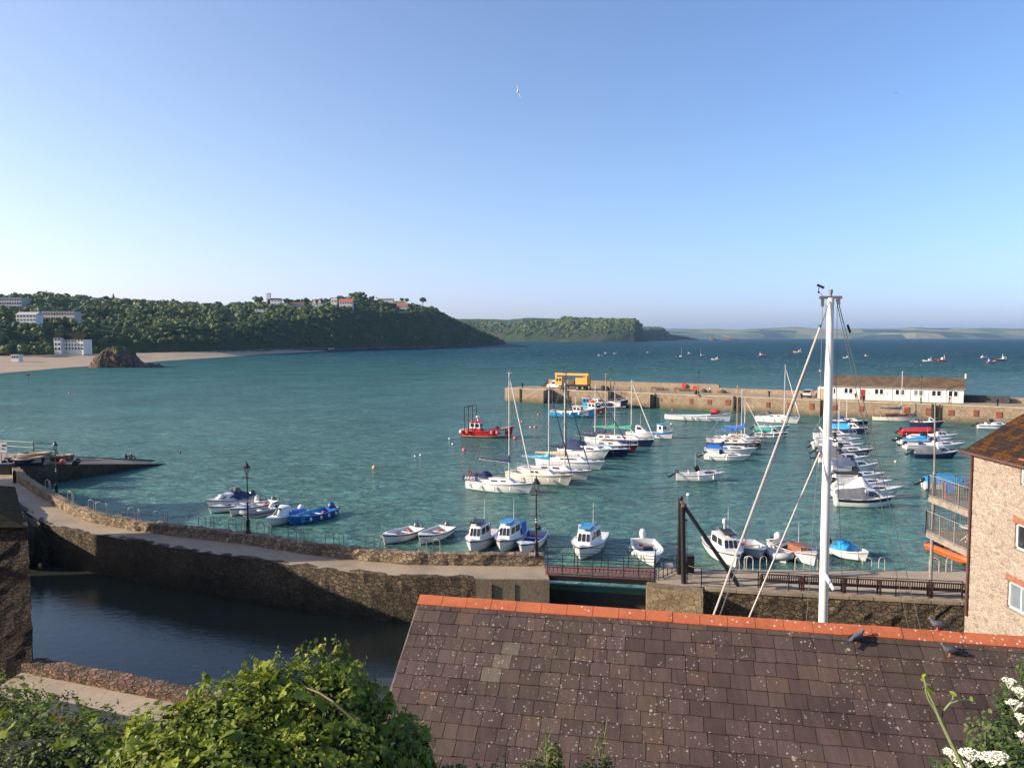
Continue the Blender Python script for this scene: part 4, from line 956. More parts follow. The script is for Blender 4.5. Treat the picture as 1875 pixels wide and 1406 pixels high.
mb.build('roof', LROOF, RB, fix=True)
PIPE = mat('rusty_downpipe', (.10, .045, .03), .6, var=.4)
mb = MB(); mb.tube([(BXc - .08, BYc - .22, EZ - .15), (BXc - .09, BYc - .22, 3.3)], .055, 8)
for z in (10, 8, 6, 4.2): mb.lathe((BXc - .08, BYc - .22, z), [(.075, 0), (.075, .1)], 8)
mb.build('downpipe', PIPE, RB); mb = MB(); mb.tube([(BXc - ov - .03, 13.5, EZ - .2), (BXc - ov - .03, BYc + .25, EZ - .2)], .07, 8); mb.build('gutter', PIPE, RB)

# balconies on the quay side of the building
GB = mat('grey_balcony_steel', (.23, .215, .195), .6, var=.25, metal=.1); GBD = mat('balcony_timber', (.25, .21, .17), .8, var=.3)
bal = thing('balcony_frame', 'grey steel two level balcony frame on tall poles beside the stone warehouse', 'balcony')
x0, x1, y0, y1 = 21.25, 24.5, 34.9, 39.0
def balc(zf, xo, yfar, ynear):
    mb = MB(); mb.box(((xo + 24.6) / 2, (yfar + ynear) / 2, zf - .16), (24.6 - xo, yfar - ynear, .3)); mb.build('floor', GBD, bal, bevel=.01)
    for pts in ([(xo, ynear, zf), (xo, yfar, zf)], [(xo, yfar, zf), (24.4, yfar, zf)]):
        P = [Vector(p) for p in pts]; mb = MB(); L = (P[1] - P[0]).length; n = int(L / .125)
        for i in range(n): q = P[0].lerp(P[1], (i + .5) / n); mb.box((q.x, q.y, zf + .52), (.018, .018, .95))
        mb.build('balusters', GB, bal); mb = MB()
        for h in (.05, 1.08): mb.tube([P[0] + Vector((0, 0, h)), P[1] + Vector((0, 0, h))], .026, 6)
        m_ = max(1, round(L / 1.3))
        for i in range(m_ + 1): q = P[0].lerp(P[1], i / m_); mb.box((q.x, q.y, zf + .5), (.05, .05, 1.2))
        mb.build('handrail', GB, bal)
zA = atY(1702, 908, 38.9).z; zB = atY(1698, 973, 38.9).z; 
xA = atY(1700, 900, 39).x; xB = atY(1696, 960, 39).x
balc(zA, xA, 39.0, 35.0); balc(zB, xB, 39.0, 35.2)
pole = at(1703, 1086, QZ)
mb = MB(); mb.tube([pole, (pole.x + .02, pole.y, zA + 1.2)], .085, 8); mb.tube([(pole.x + .02, pole.y, zA + 1.2), tuple(atY(1712, 740, pole.y))], [.055, .035], 8); mb.ball(tuple(atY(1712, 739, pole.y)), .06, 6); mb.build('pole', GB, bal)
mb = MB(); mb.tube([(xB + .15, 35.3, QZ - 2), (xB + .15, 35.3, zA + 1.1)], .08, 8); mb.build('pole', GB, bal)
# things on the balconies
ch = thing('garden_chair', 'blue and orange folding chair on the upper balcony', 'chair', (xA + .55, 38.1, zA), R(60)); ch.scale = (.7, .7, .8)
mb = MB(); mb.box((0, 0, .42), (.5, .5, .03)); mb.build('seat', BLUEC, ch); mb = MB(); mb.box((-.25, 0, .75), (.03, .5, .6)); mb.build('backrest', BLUEC, ch)
for a in (-1, 1):
    mb = MB(); mb.tube([(-.25, a * .26, 0), (-.25, a * .26, 1.0)], .02, 5); mb.tube([(.25, a * .26, 0), (.25, a * .26, .6), (-.25, a * .26, .62)], .02, 5); mb.build('leg', ORNG, ch)
tb = thing('garden_table', 'small white folding table on the lower balcony', 'table', (xB + 1.0, 37.0, zB))
mb = MB(); mb.lathe((0, 0, .7), [(.4, 0), (.4, .03)], 14); mb.build('table_top', WFR, tb)
for a in (-1, 1):
    mb = MB(); mb.tube([(-.25, a * .2, 0), (.25, -a * .2, .7)], .02, 5); mb.build('leg', WFR, tb)
o = MB(); rows = [[(xB + 2.1 + .8 * q * math.cos(a), 36.6 + .8 * q * math.sin(a), zB + 1.75 - .55 * q ** 2 + .05 * math.cos(4 * a)) for a in np.linspace(0, 2 * math.pi, 17)[:-1]] for q in (.05, .4, .8, 1.0)]
o.grid(rows, close=True); o.tube([(xB + 2.1, 36.6, zB), (xB + 2.1, 36.6, zB + 1.75)], .03, 6); tag(o.build('parasol', GREYC), 'dark grey parasol on the lower balcony beside the wall', 'parasol')

# ------------------------------------------------------------ dark stone building at the left edge
DST = stone('shade_darkened_rubble', [(.06, .043, .032), (.09, .064, .046), (.075, .053, .038), (.11, .08, .058)], .32, 2.4, (.04, .03, .024), .07, 1.0, .08, (.03, .025, .02), .5)  # dark stone, its colour lowered further to stand in for a neighbour's shadow
c0 = atY(57, 972, 33.2); c1 = atY(67, 1238, 33.2); lb = thing('stone_building', 'shade darkened rubble stone building wall filling the lower left edge', 'building')
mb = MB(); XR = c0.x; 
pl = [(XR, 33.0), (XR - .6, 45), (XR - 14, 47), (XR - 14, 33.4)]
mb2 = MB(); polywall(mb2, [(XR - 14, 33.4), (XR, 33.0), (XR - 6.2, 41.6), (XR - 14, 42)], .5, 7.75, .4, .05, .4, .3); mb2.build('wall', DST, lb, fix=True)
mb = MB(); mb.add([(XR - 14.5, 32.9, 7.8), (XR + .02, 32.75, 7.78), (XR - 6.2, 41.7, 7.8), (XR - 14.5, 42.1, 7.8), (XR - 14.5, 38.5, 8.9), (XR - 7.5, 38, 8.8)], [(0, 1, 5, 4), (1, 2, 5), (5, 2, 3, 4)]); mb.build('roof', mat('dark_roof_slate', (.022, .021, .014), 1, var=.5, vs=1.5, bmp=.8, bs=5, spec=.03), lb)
# rough buttress bank where the footpath meets the houses
bk_ = MB(); rows = []
pa = [at(-40, 880, QZ + .1), at(0, 906, QZ + .1), at(40, 934, QZ + .1), at(80, 962, QZ + .1), at(92, 1000, 1.2), at(78, 1036, 0)]
pb = [at(-40, 960, QZ + 1), at(-10, 975, QZ + 1), at(20, 1000, QZ), at(45, 1010, 1.5), at(52, 1036, .5), at(50, 1045, -.5)]
for a, b in zip(resample(pa, 16), resample(pb, 16)):
    rows.append([a.lerp(b, f) + Vector((0, 0, .9 * math.sin(math.pi * min(1, f * 1.2)) * (1 if a.z > 2 else .3))) + Vector((mnoise.noise(a * 1.1 + b * f), 0, mnoise.noise(a * .9 + b * f * 2))) * .25 for f in np.linspace(0, 1, 9)])
bk_.grid(rows); bk_.grid([[r[0], r[0] + Vector((0.1, 0, -3.5))] for r in rows]); tag(bk_.build('rubble_buttress', stone('mossy_rubble', [(.09, .07, .045), (.15, .11, .07), (.11, .09, .05)], .35, 1.6, (.05, .04, .03), .07, 1, .08, (.04, .05, .02), .6), fix=True), 'overgrown rubble stone buttress between the footpath and the dark building', 'buttress')
sp_ = thing('sign_post', 'small white sign on a thin post at the corner of the dark basin', 'sign', tuple(at(59, 1000, 1.2)))
mb = MB(); mb.tube([(0, 0, -1), (0, 0, .95)], .02, 5); mb.build('post', GALV, sp_); mb = MB(); mb.box((.2, 0, .95), (.42, .02, .12), ry=R(-6)); mb.build('plate', WFR, sp_)
# unseen houses, added and sized so their shadow falls over the footpath and basin
def shade_house(x0, x1, y0, y1, z, ridge, lab):
    h = thing('unseen_shade_house', lab, 'house'); mb = MB(); mb.prism([(x0, y0), (x1, y0), (x1, y1), (x0, y1)], 1, z); mb.build('wall', HWM, h)
    mb = MB(); xm = (x0 + x1) / 2; mb.add([(x0 - .3, y0 - .3, z - .1), (x1 + .3, y0 - .3, z - .1), (x1 + .3, y1 + .3, z - .1), (x0 - .3, y1 + .3, z - .1), (xm, y0 - .3, z + ridge), (xm, y1 + .3, z + ridge)], [(0, 1, 4), (2, 3, 5), (1, 2, 5, 4), (3, 0, 4, 5)]); mb.build('roof', MATS['dark_roof_slate'], h)
shade_house(-54, -41, 30.5, 40.6, 13.2, 2.6, 'nearest unseen house added left of the view to shade the basin')
shade_house(-53, -40, 40.9, 47.6, 16.0, 3.2, 'second unseen house added left of the view to shade the footpath')
shade_house(-78, -66, 55.5, 67.0, 14.5, 2.5, 'third unseen house added left of the view to shade the path end')

# ------------------------------------------------------------ lane wall and shed under the hedge
lw = MB(); W0 = [at(40, 1232, 1.2), at(70, 1238, 1.2), at(220, 1268, 1.2), at(380, 1300, 1.2), at(520, 1335, 1.2)]
polywall(lw, [(p.x, p.y) for p in W0], -.5, 1.62, .75, .06, .3, .25); tag(lw.build('low_stone_wall', stone('red_brown_rubble', [(.26, .14, .09), (.34, .2, .13), (.2, .12, .08), (.32, .23, .16)], .3, 1.8, (.13, .09, .06), .07, 1.2, .08), fix=True), 'low reddish rubble wall along the near edge of the basin', 'wall')
mb = MB(); mb.grid([[p + Vector((0, 0, .04)), p + Vector((-.3, -3.2, .04))] for p in W0]); tag(mb.build('lane', CONC2), kind='structure')
sh = thing('lane_shed', 'long dark grey and maroon shed roof partly hidden by the hedge', 'shed'); a_, b_ = at(88, 1276, 2.4), at(300, 1322, 2.4); dv = (b_ - a_).normalized(); L_ = (b_ - a_).length + 3; an = math.atan2(dv.y, dv.x); nv = Vector((dv.y, -dv.x, 0)); md = a_ + dv * L_ / 2
mb = MB(); q = md + nv * .45; mb.box((q.x, q.y, 2.3), (L_, .9, .12), an); mb.build('roof', mat('grey_felt', (.05, .05, .052), .8, var=.3), sh); mb = MB(); q = md + nv * 1.2; mb.box((q.x, q.y, 2.2), (L_, .6, .5), an); mb.box((md.x + nv.x * .5, md.y + nv.y * .5, 1.2), (L_ - .4, .7, 2), an); mb.build('fascia', mat('maroon_boards', (.12, .025, .03), .7, var=.3), sh)
# ------------------------------------------------------------ boats
def hw_(u, B, tr, p=2.3, um=.42):
    if u < um: return B / 2 * (tr + (1 - tr) * math.sin(math.pi / 2 * u / um))
    return B / 2 * max(0.0, 1 - ((u - um) / (1 - um)) ** p)
class Hull:
    """L length over all, B beam, f0/f1 freeboard at stern and stem, tr transom width ratio, rake stem overhang"""
    def __init__(s, L, B, f0, f1, tr=.8, rake=.35, p=2.3, flare=.82, dip=.25, um=.42, double=False):
        s.L, s.B, s.f0, s.f1, s.tr, s.rake, s.p, s.flare, s.dip, s.um = L, B, f0, f1, (.03 if double else tr), rake, p, flare, dip, um
        s.double = double
    def w(s, u): return max(.015, hw_(u, s.B, s.tr, s.p, s.um)) if not s.double else max(.015, s.B / 2 * math.sin(math.pi * min(1, max(0, u * .94 + .03))) ** .6)
    def zs(s, u): return s.f0 + (s.f1 - s.f0) * u ** 1.7 - s.dip * 4 * u * (1 - u) * (.35 * s.f0) + (s.f1 - s.f0) * (.25 * (1 - u) ** 4 if s.double else 0)
    def x(s, u, k=1.): return -s.L / 2 + s.L * u - (1 - k) * s.rake * max(0, (u - .55) / .45) ** 1.5 + (1 - k) * .08 * (1 - u)
    def mesh(s, mats, parent, stripe=.10, boot=.07, name='hull', n=18):
        mb = MB(); rows = []
        for i in range(n + 1):
            u = i / n; u = 1 - (1 - u) ** 1.25; w_ = s.w(u); z = s.zs(u); fl = s.flare * (1 - .45 * max(0, (u - .5) / .5) ** 1.2)
            sec = []
            for side in (1, -1):
                pr = [(w_, z, 1), (w_ * 1.012, z - .05, .97), (w_ * (1 + fl) / 2 * 1.0 + w_ * .02, z - stripe - .03, .9), (w_ * ((1 + fl) / 2 + .0), z * .5, .6), (w_ * fl, boot, .25), (w_ * fl * .93, -.02, .1), (w_ * .35, -.28, 0), (0, -.36, 0)]
                if side == -1: pr = pr[::-1][1:]
                sec += [(s.x(u, k), side * y, zz) for y, zz, k in pr]
            rows.append(sec)
        zone = [0, 1, 0, 0, 2, 2, 2, 2, 2, 2, 0, 0, 1, 0]
        mb.grid(rows, lambda i, k: zone[k]); mb.add(rows[0], [tuple(range(15))[::-1]], 0); mb.add(rows[-1], [tuple(range(15))], 0)
        return mb.build(name, mats, parent, smooth=True, fix=True)
    def deck(s, mt, parent, open_=None, g=.13, floor=.12, drop=.03, camber=.06, name='deck', inner=None, n=16):
        """open_ = (u0,u1): the open well"""
        mb = MB(); us = [i / n for i in range(n + 1)]
        if open_:
            us = [u for u in us if abs(u - open_[0]) > .02 and abs(u - open_[1]) > .02]; us += [open_[0] - .0005, open_[0] + .0005, open_[1] - .0005, open_[1] + .0005]; us.sort()
        rows = []
        for u in us:
            if u < 0: u = 0
            w_ = s.w(u); z = s.zs(u) - drop; op = open_ and open_[0] < u < open_[1]
            gi = min(g, w_ * .6)
            h = [(w_, s.zs(u) + .002, 1), (w_ - gi, (s.zs(u) + .01) if op else z + camber * .3, 1), ((w_ - gi) * (.86 if op else .6), floor if op else z + camber * .8, 1), (0, floor if op else z + camber, 1)]
            full = [(s.x(u), y, zz) for y, zz, k in h] + [(s.x(u), -y, zz) for y, zz, k in h[::-1][1:]]
            rows.append(full)
        mb.grid(rows, (lambda i, k: 1 if (inner and open_ and open_[0] < us[i] < open_[1] and 1 <= k <= 4) else 0))
        return mb.build(name, [mt, inner or mt], parent, smooth=False, fix=False)
def cabin_faces(x0, x1, w0, w1, z0, h, sf=.3, sb=.05, tw=.85, z1=None):
    """x0 aft, x1 fore; returns 8 corners: bottom aft/fore, top aft/fore"""
    z1 = z0 if z1 is None else z1
    b = [(x0, w0, z0), (x1, w1, z1), (x1, -w1, z1), (x0, -w0, z0)]
    t = [(x0 + sb, w0 * tw, z0 + h), (x1 - sf, w1 * tw, z1 + h * .92), (x1 - sf, -w1 * tw, z1 + h * .92), (x0 + sb, -w0 * tw, z0 + h)]
    return [Vector(p) for p in b + t]
def cabin(parent, mt, c, name='cabin', crown=.06, bevel=.04):
    mb = MB(); top = (c[4] + c[5] + c[6] + c[7]) / 4 + Vector((0, 0, crown))
    m = [(c[4] + c[7]) / 2 + Vector((0, 0, crown)), (c[5] + c[6]) / 2 + Vector((0, 0, crown))]
    mb.add(list(c) + m, [(1, 0, 4, 5), (3, 2, 6, 7), (0, 3, 7, 8, 4), (2, 1, 5, 9, 6), (4, 8, 9, 5), (8, 7, 6, 9)])
    return mb.build(name, mt, parent, bevel=bevel, fix=True)
def bil(a, b, c, d, u, v): return (a.lerp(b, u)).lerp(d.lerp(c, u), v)
def windows(parent, c, side=(), front=(), back=(), mt=None, frame=None, o=.012, name='window'):
    """rects (u0,u1,v0,v1) on the cabin's sides and front, u from aft to fore / port to starboard"""
    mt = mt or GLASS; cen = sum(c, Vector()) / 8
    faces = []
    for r in side: faces += [((c[0], c[1], c[5], c[4]), r), ((c[3], c[2], c[6], c[7]), r)]
    for r in front: faces.append(((c[1], c[2], c[6], c[5]), r))
    for r in back: faces.append(((c[0], c[3], c[7], c[4]), r))
    for q, (u0, u1, v0, v1) in faces:
        nn = (q[1] - q[0]).cross(q[3] - q[0]).normalized(); fc = (q[0] + q[1] + q[2] + q[3]) / 4
        if nn.dot(fc - cen) < 0: nn = -nn
        P = [bil(*q, u, v) for u, v in ((u0, v0), (u1, v0), (u1, v1), (u0, v1))]; md = sum(P, Vector()) / 4
        # cut corners give the rounded window outline
        R8 = []
        for i in range(4):
            a, b = P[i], P[(i + 1) % 4]; R8 += [a.lerp(b, .12), a.lerp(b, .88)]
        mb = MB(); mb.add([p + nn * o for p in R8] + [p - nn * .01 for p in R8], [tuple(range(8))] + [(i, (i + 1) % 8, (i + 1) % 8 + 8, i + 8) for i in range(8)])
        mb.build(name, mt, parent, fix=True)
def outboard(parent, x, z, cowl=OUTG, s=1.0, tilt=55, y=0.):
    """tilted up outboard motor"""
    M = Matrix.Translation((x, y, z)) @ Matrix.Rotation(R(tilt), 4, 'Y') @ Matrix.Scale(s, 4)
    mb = MB(); mb.lathe((0, 0, 0), [(.07, .0), (.17, .05), (.2, .16), (.19, .34), (.14, .46), (.05, .5)], 10); mb.v = [tuple(M @ Vector((v[0] * 1.35 - .02, v[1], v[2]))) for v in mb.v]
    o = mb.build('outboard_motor', cowl, parent, smooth=True, fix=True)
    mb = MB(); mb.box((0, 0, -.28), (.16, .09, .62)); mb.box((.0, 0, -.42), (.3, .2, .03)); mb.lathe((-.1, 0, -.66), [(.02, -.16), (.06, -.05), (.06, .12), (.03, .2)], 8, axis='X'); mb.v = [tuple(M @ Vector(v)) for v in mb.v]; mb.build('drive_leg', OUTB, o)
    mb = MB()
    for k in range(3): mb.box((-.34, .09 * math.cos(k * 2.09), -.66 + .09 * math.sin(k * 2.09)), (.02, .1, .07), rx=k * 2.09)
    mb.v = [tuple(M @ Vector((v[0], v[1], v[2]))) for v in mb.v]; mb.build('propeller', OUTB, o); return o
def cover(parent, mt, H, u0, u1, h, name='cover', out=.03, ridge=None, drop=.06, sag=.04, seed=0):
    """canvas stretched from gunwale to gunwale over a ridge; ridge: list of (f, height)"""
    mb = MB(); rows = []; n = 16; K = 12
    for i in range(n + 1):
        f = i / n; u = u0 + (u1 - u0) * f; w_ = H.w(u) + out
        hh = np.interp(f, [q[0] for q in ridge], [q[1] for q in ridge]) if ridge else h * math.sin(math.pi * (.08 + .84 * f)) ** .5
        row = []
        for k in range(K + 1):
            a = k / K * 2 - 1; z = H.zs(u) - drop * abs(a) ** 6 + hh * (1 - abs(a) ** 1.8) + mnoise.noise(Vector((u * 9 + seed, a * 3, seed))) * sag + sag * .5 * math.cos(i * 2.1) * (1 - abs(a))
            row.append((H.x(u), a * w_, z))
        rows.append(row)
    mb.grid(rows); mb.add(rows[0], [tuple(range(K + 1))]); mb.add(rows[-1], [tuple(range(K + 1))[::-1]])
    return mb.build(name, mt, parent, smooth=True, fix=True)
def rails(parent, H, u0, u1, h=.45, name='guard_rail', mt=None, closed=True, n=7, r=.014, inset=.05):
    mt = mt or CHROME; mb = MB(); P = []
    for i in range(n + 1):
        u = u0 + (u1 - u0) * i / n; P.append((H.x(u), H.w(u) - inset, H.zs(u)))
    Q = [(x, -y, z) for x, y, z in P]
    top = [(x, y, z + h) for x, y, z in P] + ([(x, y, z + h) for x, y, z in Q[::-1]] if closed else []); mb.tube(top, r, 5)
    if not closed: mb.tube([(x, y, z + h) for x, y, z in Q], r, 5)
    for p in P[::2] + Q[::2]: mb.tube([p, (p[0], p[1], p[2] + h)], r, 5)
    return mb.build(name, mt, parent)
def fenders(parent, H, us, mt=FENDW, side=(1, -1), ln=.42, r=.09, z=None):
    for u in us:
        for s in side:
            y = H.w(u) + r * .9; zz = (H.zs(u) * .55) if z is None else z
            mb = MB(); mb.lathe((H.x(u), s * y, zz - ln / 2), [(.02, -.02), (r * .8, .03), (r, .1), (r, ln - .1), (r * .8, ln - .03), (.02, ln + .02)], 8); mb.tube([(H.x(u), s * y, zz + ln / 2), (H.x(u), s * (H.w(u) - .02), H.zs(u) + .02)], .01, 4); mb.build('fender', mt, parent, smooth=True)
def antenna(parent, x, y, z, h=1.6, r=.014):
    mb = MB(); mb.tube([(x, y, z), (x - .05, y, z + h)], [r * 1.3, r * .6], 5); mb.build('antenna', WFR, parent)
def strake(parent, H, mt, z=.0, r=.035, name='rubbing_strake', n=16, u1=.995):
    mb = MB()
    for s in (1, -1): mb.tube([(H.x(i / n * u1), s * (H.w(i / n * u1) + .005), H.zs(i / n * u1) - .04 + z) for i in range(n + 1)], r, 6)
    return mb.build(name, mt, parent, smooth=True)
def thwart(parent, H, us, mt, z=.38):
    for u in us:
        mb = MB(); mb.box((H.x(u), 0, z), (.26, 2 * (H.w(u) - .16), .04)); mb.build('thwart', mt, parent)
def mooring(parent, a, b, r=.007, sag=.2):
    a, b = Vector(a), Vector(b); mb = MB(); mb.tube([a.lerp(b, i / 8) - Vector((0, 0, sag * 4 * (i / 8) * (1 - i / 8))) for i in range(9)], r, 4); mb.build('mooring_line', mat('weathered_rope', (.22, .21, .18), .9), parent)
def mast(parent, H, u, h, mt=ALU, r=.07, boomlen=None, boomz=1.5, sail=None, furl=None, spread=(.5,), sparm=.55, z0=None, wire=WIRE, dark=False, flag=False, backstay=True, lean=0):
    x = H.x(u); z = H.zs(u) if z0 is None else z0; top = (x - lean, 0, h)
    mb = MB(); mb.tube([(x, 0, z), top], [r, r * .75], 8); mb.tube([(x - lean, 0, h), (x - lean - .02, 0, h + .35)], .012, 4); mb.tube([(x - lean - .25, 0, h + .02), (x - lean + .3, 0, h + .02)], .018, 4); mb.build('mast', mt, parent, smooth=True)
    mb = MB(); W = H.w(u - .03)
    for f in spread:
        zz = z + (h - z) * f; q = sparm * H.B / 2
        mb.tube([(x - lean * f, q, zz - .03), (x - lean * f, 0, zz + .05), (x - lean * f, -q, zz - .03)], .02, 5)
    if spread: mb.build('spreader', mt, parent)
    mb = MB(); wr = .011
    f = spread[0] if spread else .5; zz = z + (h - z) * f; q = sparm * H.B / 2
    for s in (1, -1):
        mb.tube([(x - .15, s * (W - .05), H.zs(u)), (x - lean * f, s * q, zz), (x - lean, 0, h - .05)], wr, 4)
        mb.tube([(x - .45, s * (W - .05), H.zs(u)), (x, 0, zz)], wr * .8, 4)
    if backstay: mb.tube([(H.x(0.0), 0, H.zs(0) + .3), (x - lean, 0, h)], wr, 4)
    if not furl: mb.tube([(H.x(.99), 0, H.zs(1)), (x - lean, 0, h - .1)], wr, 4)
    mb.build('rigging', wire, parent)
    if furl:
        a = Vector((H.x(.97), 0, H.zs(1) + .35)); b = Vector((x - lean + .06, 0, h - .5)); mb = MB(); mb.tube([a, a.lerp(b, .12), a.lerp(b, .5), a.lerp(b, .93), b], [.03, .07, .065, .04, .015], 6); mb.tube([a - Vector((0, 0, .35)), a], .03, 6); mb.build('furled_jib', furl, parent, smooth=True)
    if boomlen:
        zb = z + boomz; e = (x - boomlen, 0, zb + .12); mb = MB(); mb.tube([(x - .06, 0, zb), e], .05, 6); mb.build('boom', mt, parent)
        mb = MB(); mb.tube([e, (x - lean, 0, h)], .007, 4); mb.build('topping_lift', wire, parent)
        if sail:
            mb = MB(); n = 12; rows = []
            for i in range(n + 1):
                f = i / n; xx = x + .06 - (boomlen - .1) * f; hh = .5 * (1 - f) ** 1.6 + .16 + (.35 if i == 0 else 0); ww = .13 * (1 - .4 * f) + .03 * math.sin(i * 2.2)
                rows.append([(xx, ww * math.cos(a) * 1.0, zb + .12 * f + hh * .42 + hh * .5 * math.sin(a) + .0) for a in np.linspace(0, 2 * math.pi, 9)[:-1]])
            mb.grid(rows, close=True); mb.add(rows[0], [tuple(range(8))]); mb.add(rows[-1], [tuple(range(8))[::-1]]); mb.build('sail_cover', sail, parent, smooth=True, fix=True)
def sprayhood(parent, mt, x, z, w, h=.75, ln=.95):
    mb = MB(); rows = []
    for i in range(6):
        f = i / 5; a0 = f * 1.35; row = []
        for k in range(11):
            a = math.pi * k / 10; row.append((x + ln * .55 - ln * f + 0, w * math.cos(a) * (.85 + .15 * f), z + h * math.sin(a) ** .7 * min(1, .15 + 1.05 * math.sin(a0))))
        rows.append(row)
    mb.grid(rows); mb.build('spray_hood', mt, parent, smooth=True)
def lifebuoy(parent, x, y, z, mt, r=.24):
    mb = MB(); rows = []
    for i in range(14):
        a = 2 * math.pi * i / 14; rows.append([(x + .05 * math.sin(b), y + (r + .065 * math.cos(b)) * math.cos(a), z + (r + .065 * math.cos(b)) * math.sin(a)) for b in np.linspace(0, 2 * math.pi, 7)[:-1]])
    mb.grid(rows + [rows[0]], close=True); mb.build('lifebuoy', mt, parent, smooth=True)
def place(name, label, cat, s, b, scaleL=1.0, group=None):
    """s, b: picture points of the stern and stem at the waterline -> thing, length"""
    S, Bw = at(*s), at(*b); d = Bw - S; L = d.length * scaleL; c = S.lerp(Bw, .5)
    return thing(name, label, cat, (c.x, c.y, 0), math.atan2(d.y, d.x), group), L
def hull_lines(parent, H, mt, z0, z1, name='side_stripe', u0=.03, u1=.97, n=14):
    mb = MB()
    for s in (1, -1):
        rows = []
        for i in range(n + 1):
            u = u0 + (u1 - u0) * i / n; fl = H.flare * (1 - .45 * max(0, (u - .5) / .5) ** 1.2); r = []
            for zf in (z0, z1):
                z = H.zs(u) * zf; yy = H.w(u) * ((1 + fl) / 2 + (1 - fl) / 2 * (zf - .5) / .5) + .022; k = .6 + .35 * (zf - .5) / .5; r.append((H.x(u, k), s * yy, z))
            rows.append(r)
        mb.grid(rows)
    return mb.build(name, mt, parent)

# --- builders of each kind ---
def skiff(label, s, b, B=None, col=WHITE, inner=DECKW, motor=OUTG, fr=(.5, .8), cat='dinghy', name='open_dinghy', stripe=NAVY, foredeck=.72, msc=.9, tilt=60, strk=BLACKP, dbl=False, items=None, ff=.12, sc=1.06, foff=(), motory=0):
    t, L = place(name, label, cat, s, b, sc); B = B or L * .38
    H = Hull(L, B, fr[0], fr[1], .8, .35, double=dbl); H.mesh([col, col if stripe is None else stripe, ANTIF], t); H.deck(inner if foredeck is None else col, t, (.05, foredeck), g=.09, floor=ff, inner=inner)
    strake(t, H, strk, r=.03)
    thwart(t, H, (.3, .52) if L > 3.2 else (.4,), WOODP if items == 'wood' else DECKW)
    if motor: outboard(t, H.x(0) - .12, H.zs(0) + .05, motor, msc, tilt, motory)
    if items == 'bag':
        mb = MB(); mb.ball((H.x(.62), .1, .45), (.35, .3, .16), 8); mb.build('kit_bag', NAVYC, t)
    if L > 3.4:
        mb = MB(); mb.box((H.x(.16), -.25, .3), (.35, .25, .22)); mb.build('fuel_can', REDP, t, bevel=.03); mb = MB(); mb.lathe((H.x(.44), .28, ff + .02), [(.18, 0), (.2, .04), (.14, .1)], 10); mb.build('rope_coil', ROPE, t)
        mooring(t, (H.x(.98), 0, H.zs(1) - .05), (H.x(1) + 1.8, -.3, .02))
    if items == 'oar':
        mb = MB(); mb.tube([(H.x(.2), .3, .5), (H.x(.62), .1, .52)], .025, 5); mb.build('oar', BLACKP, t)
    if items == 'tarp': cover(t, CYANC, H, .22, .6, .5, sag=.2, seed=3, out=-.25, name='tarpaulin')
    if foff: fenders(t, H, foff, r=.11, ln=.3)
    return t, H
def fisher(label, s, b, roof=WHITE, canopy=None, col=WHITE, radar=False, ant=True, motor=OUTB, deckc=None, sc=1.1, fend=None, board=None):
    t, L = place('fishing_cruiser', label, 'motor boat', s, b, sc, 'small white wheelhouse boats moored off the wall'); H = Hull(L, L * .40, .75, 1.05, .85, .5)
    H.mesh([col, BLACKP if col is WHITE else WHITE, ANTIF], t); H.deck(WHITE, t, (.04, .42), g=.12, floor=.2, inner=deckc or DECKW); strake(t, H, BLACKP, r=.035)
    c = cabin_faces(H.x(.42), H.x(.80), H.w(.42) * .8, H.w(.8) * .72, H.zs(.5) - .05, 1.12, .5, -.05, .86); cabin(t, WHITE, c, 'wheelhouse')
    windows(t, c, side=((.08, .48, .42, .85), (.54, .86, .42, .85)), front=((.06, .31, .38, .88), (.36, .64, .38, .88), (.69, .94, .38, .88)))
    z = c[4].z + .07; mb = MB(); x0, x1 = c[4].x, c[5].x; mb.tube([(x0, -.5, z), (x0, -.5, z + .18), (x1, -.45, z + .18), (x1, .45, z + .18), (x0, .5, z + .18), (x0, .5, z)], .018, 5); mb.build('roof_rail', BLACKP if roof is BLACKP else CHROME, t)
    if board is not None: mb = MB(); mb.box(((x0 + x1) / 2 + .1, 0, z + .1), (x1 - x0, .85, .07)); mb.build('roof_pad', board, t, bevel=.02)
    if radar: mb = MB(); mb.tube([(x0 + .3, 0, z), (x0 + .3, 0, z + .5)], .05, 6); mb.lathe((x0 + .3, 0, z + .5), [(.1, 0), (.14, .1), (.13, .35), (.05, .4)], 10); mb.build('radar', WFR, t, smooth=True)
    if ant: antenna(t, x0 + .2, .3, z, 1.7)
    if canopy: 
        mb = MB(); mb.grid([[(H.x(.1), -H.w(.1) * .85, H.zs(.1) + .75), (H.x(.1), H.w(.1) * .85, H.zs(.1) + .75)], [(H.x(.42), -H.w(.42) * .8, z - .2), (H.x(.42), H.w(.42) * .8, z - .2)]])
        for q in (-1, 1): mb.grid([[(H.x(.1), q * H.w(.1) * .9, H.zs(.1)), (H.x(.1), q * H.w(.1) * .85, H.zs(.1) + .75)], [(H.x(.42), q * H.w(.42) * .9, H.zs(.42)), (H.x(.42), q * H.w(.42) * .8, z - .2)]])
        mb.build('canopy', canopy, t)
    mb = MB(); mb.tube([(H.x(.83), -.3, H.zs(.83)), (H.x(.99), 0, H.zs(1) + .1), (H.x(.83), .3, H.zs(.83))], .014, 5); mb.build('bow_rail', CHROME, t)
    mb = MB(); mb.box((H.x(.9), 0, H.zs(.9) + .03), (.3, .2, .12)); mb.build('anchor_locker', DECKW, t)
    if motor: outboard(t, H.x(0) - .1, H.zs(0) + .05, motor, 1.05, 35)
    if fend: fenders(t, H, fend, side=(1,))
    mooring(t, (H.x(.98), 0, H.zs(1) - .1), (H.x(1) + 2.3, .3, .1)); return t, H
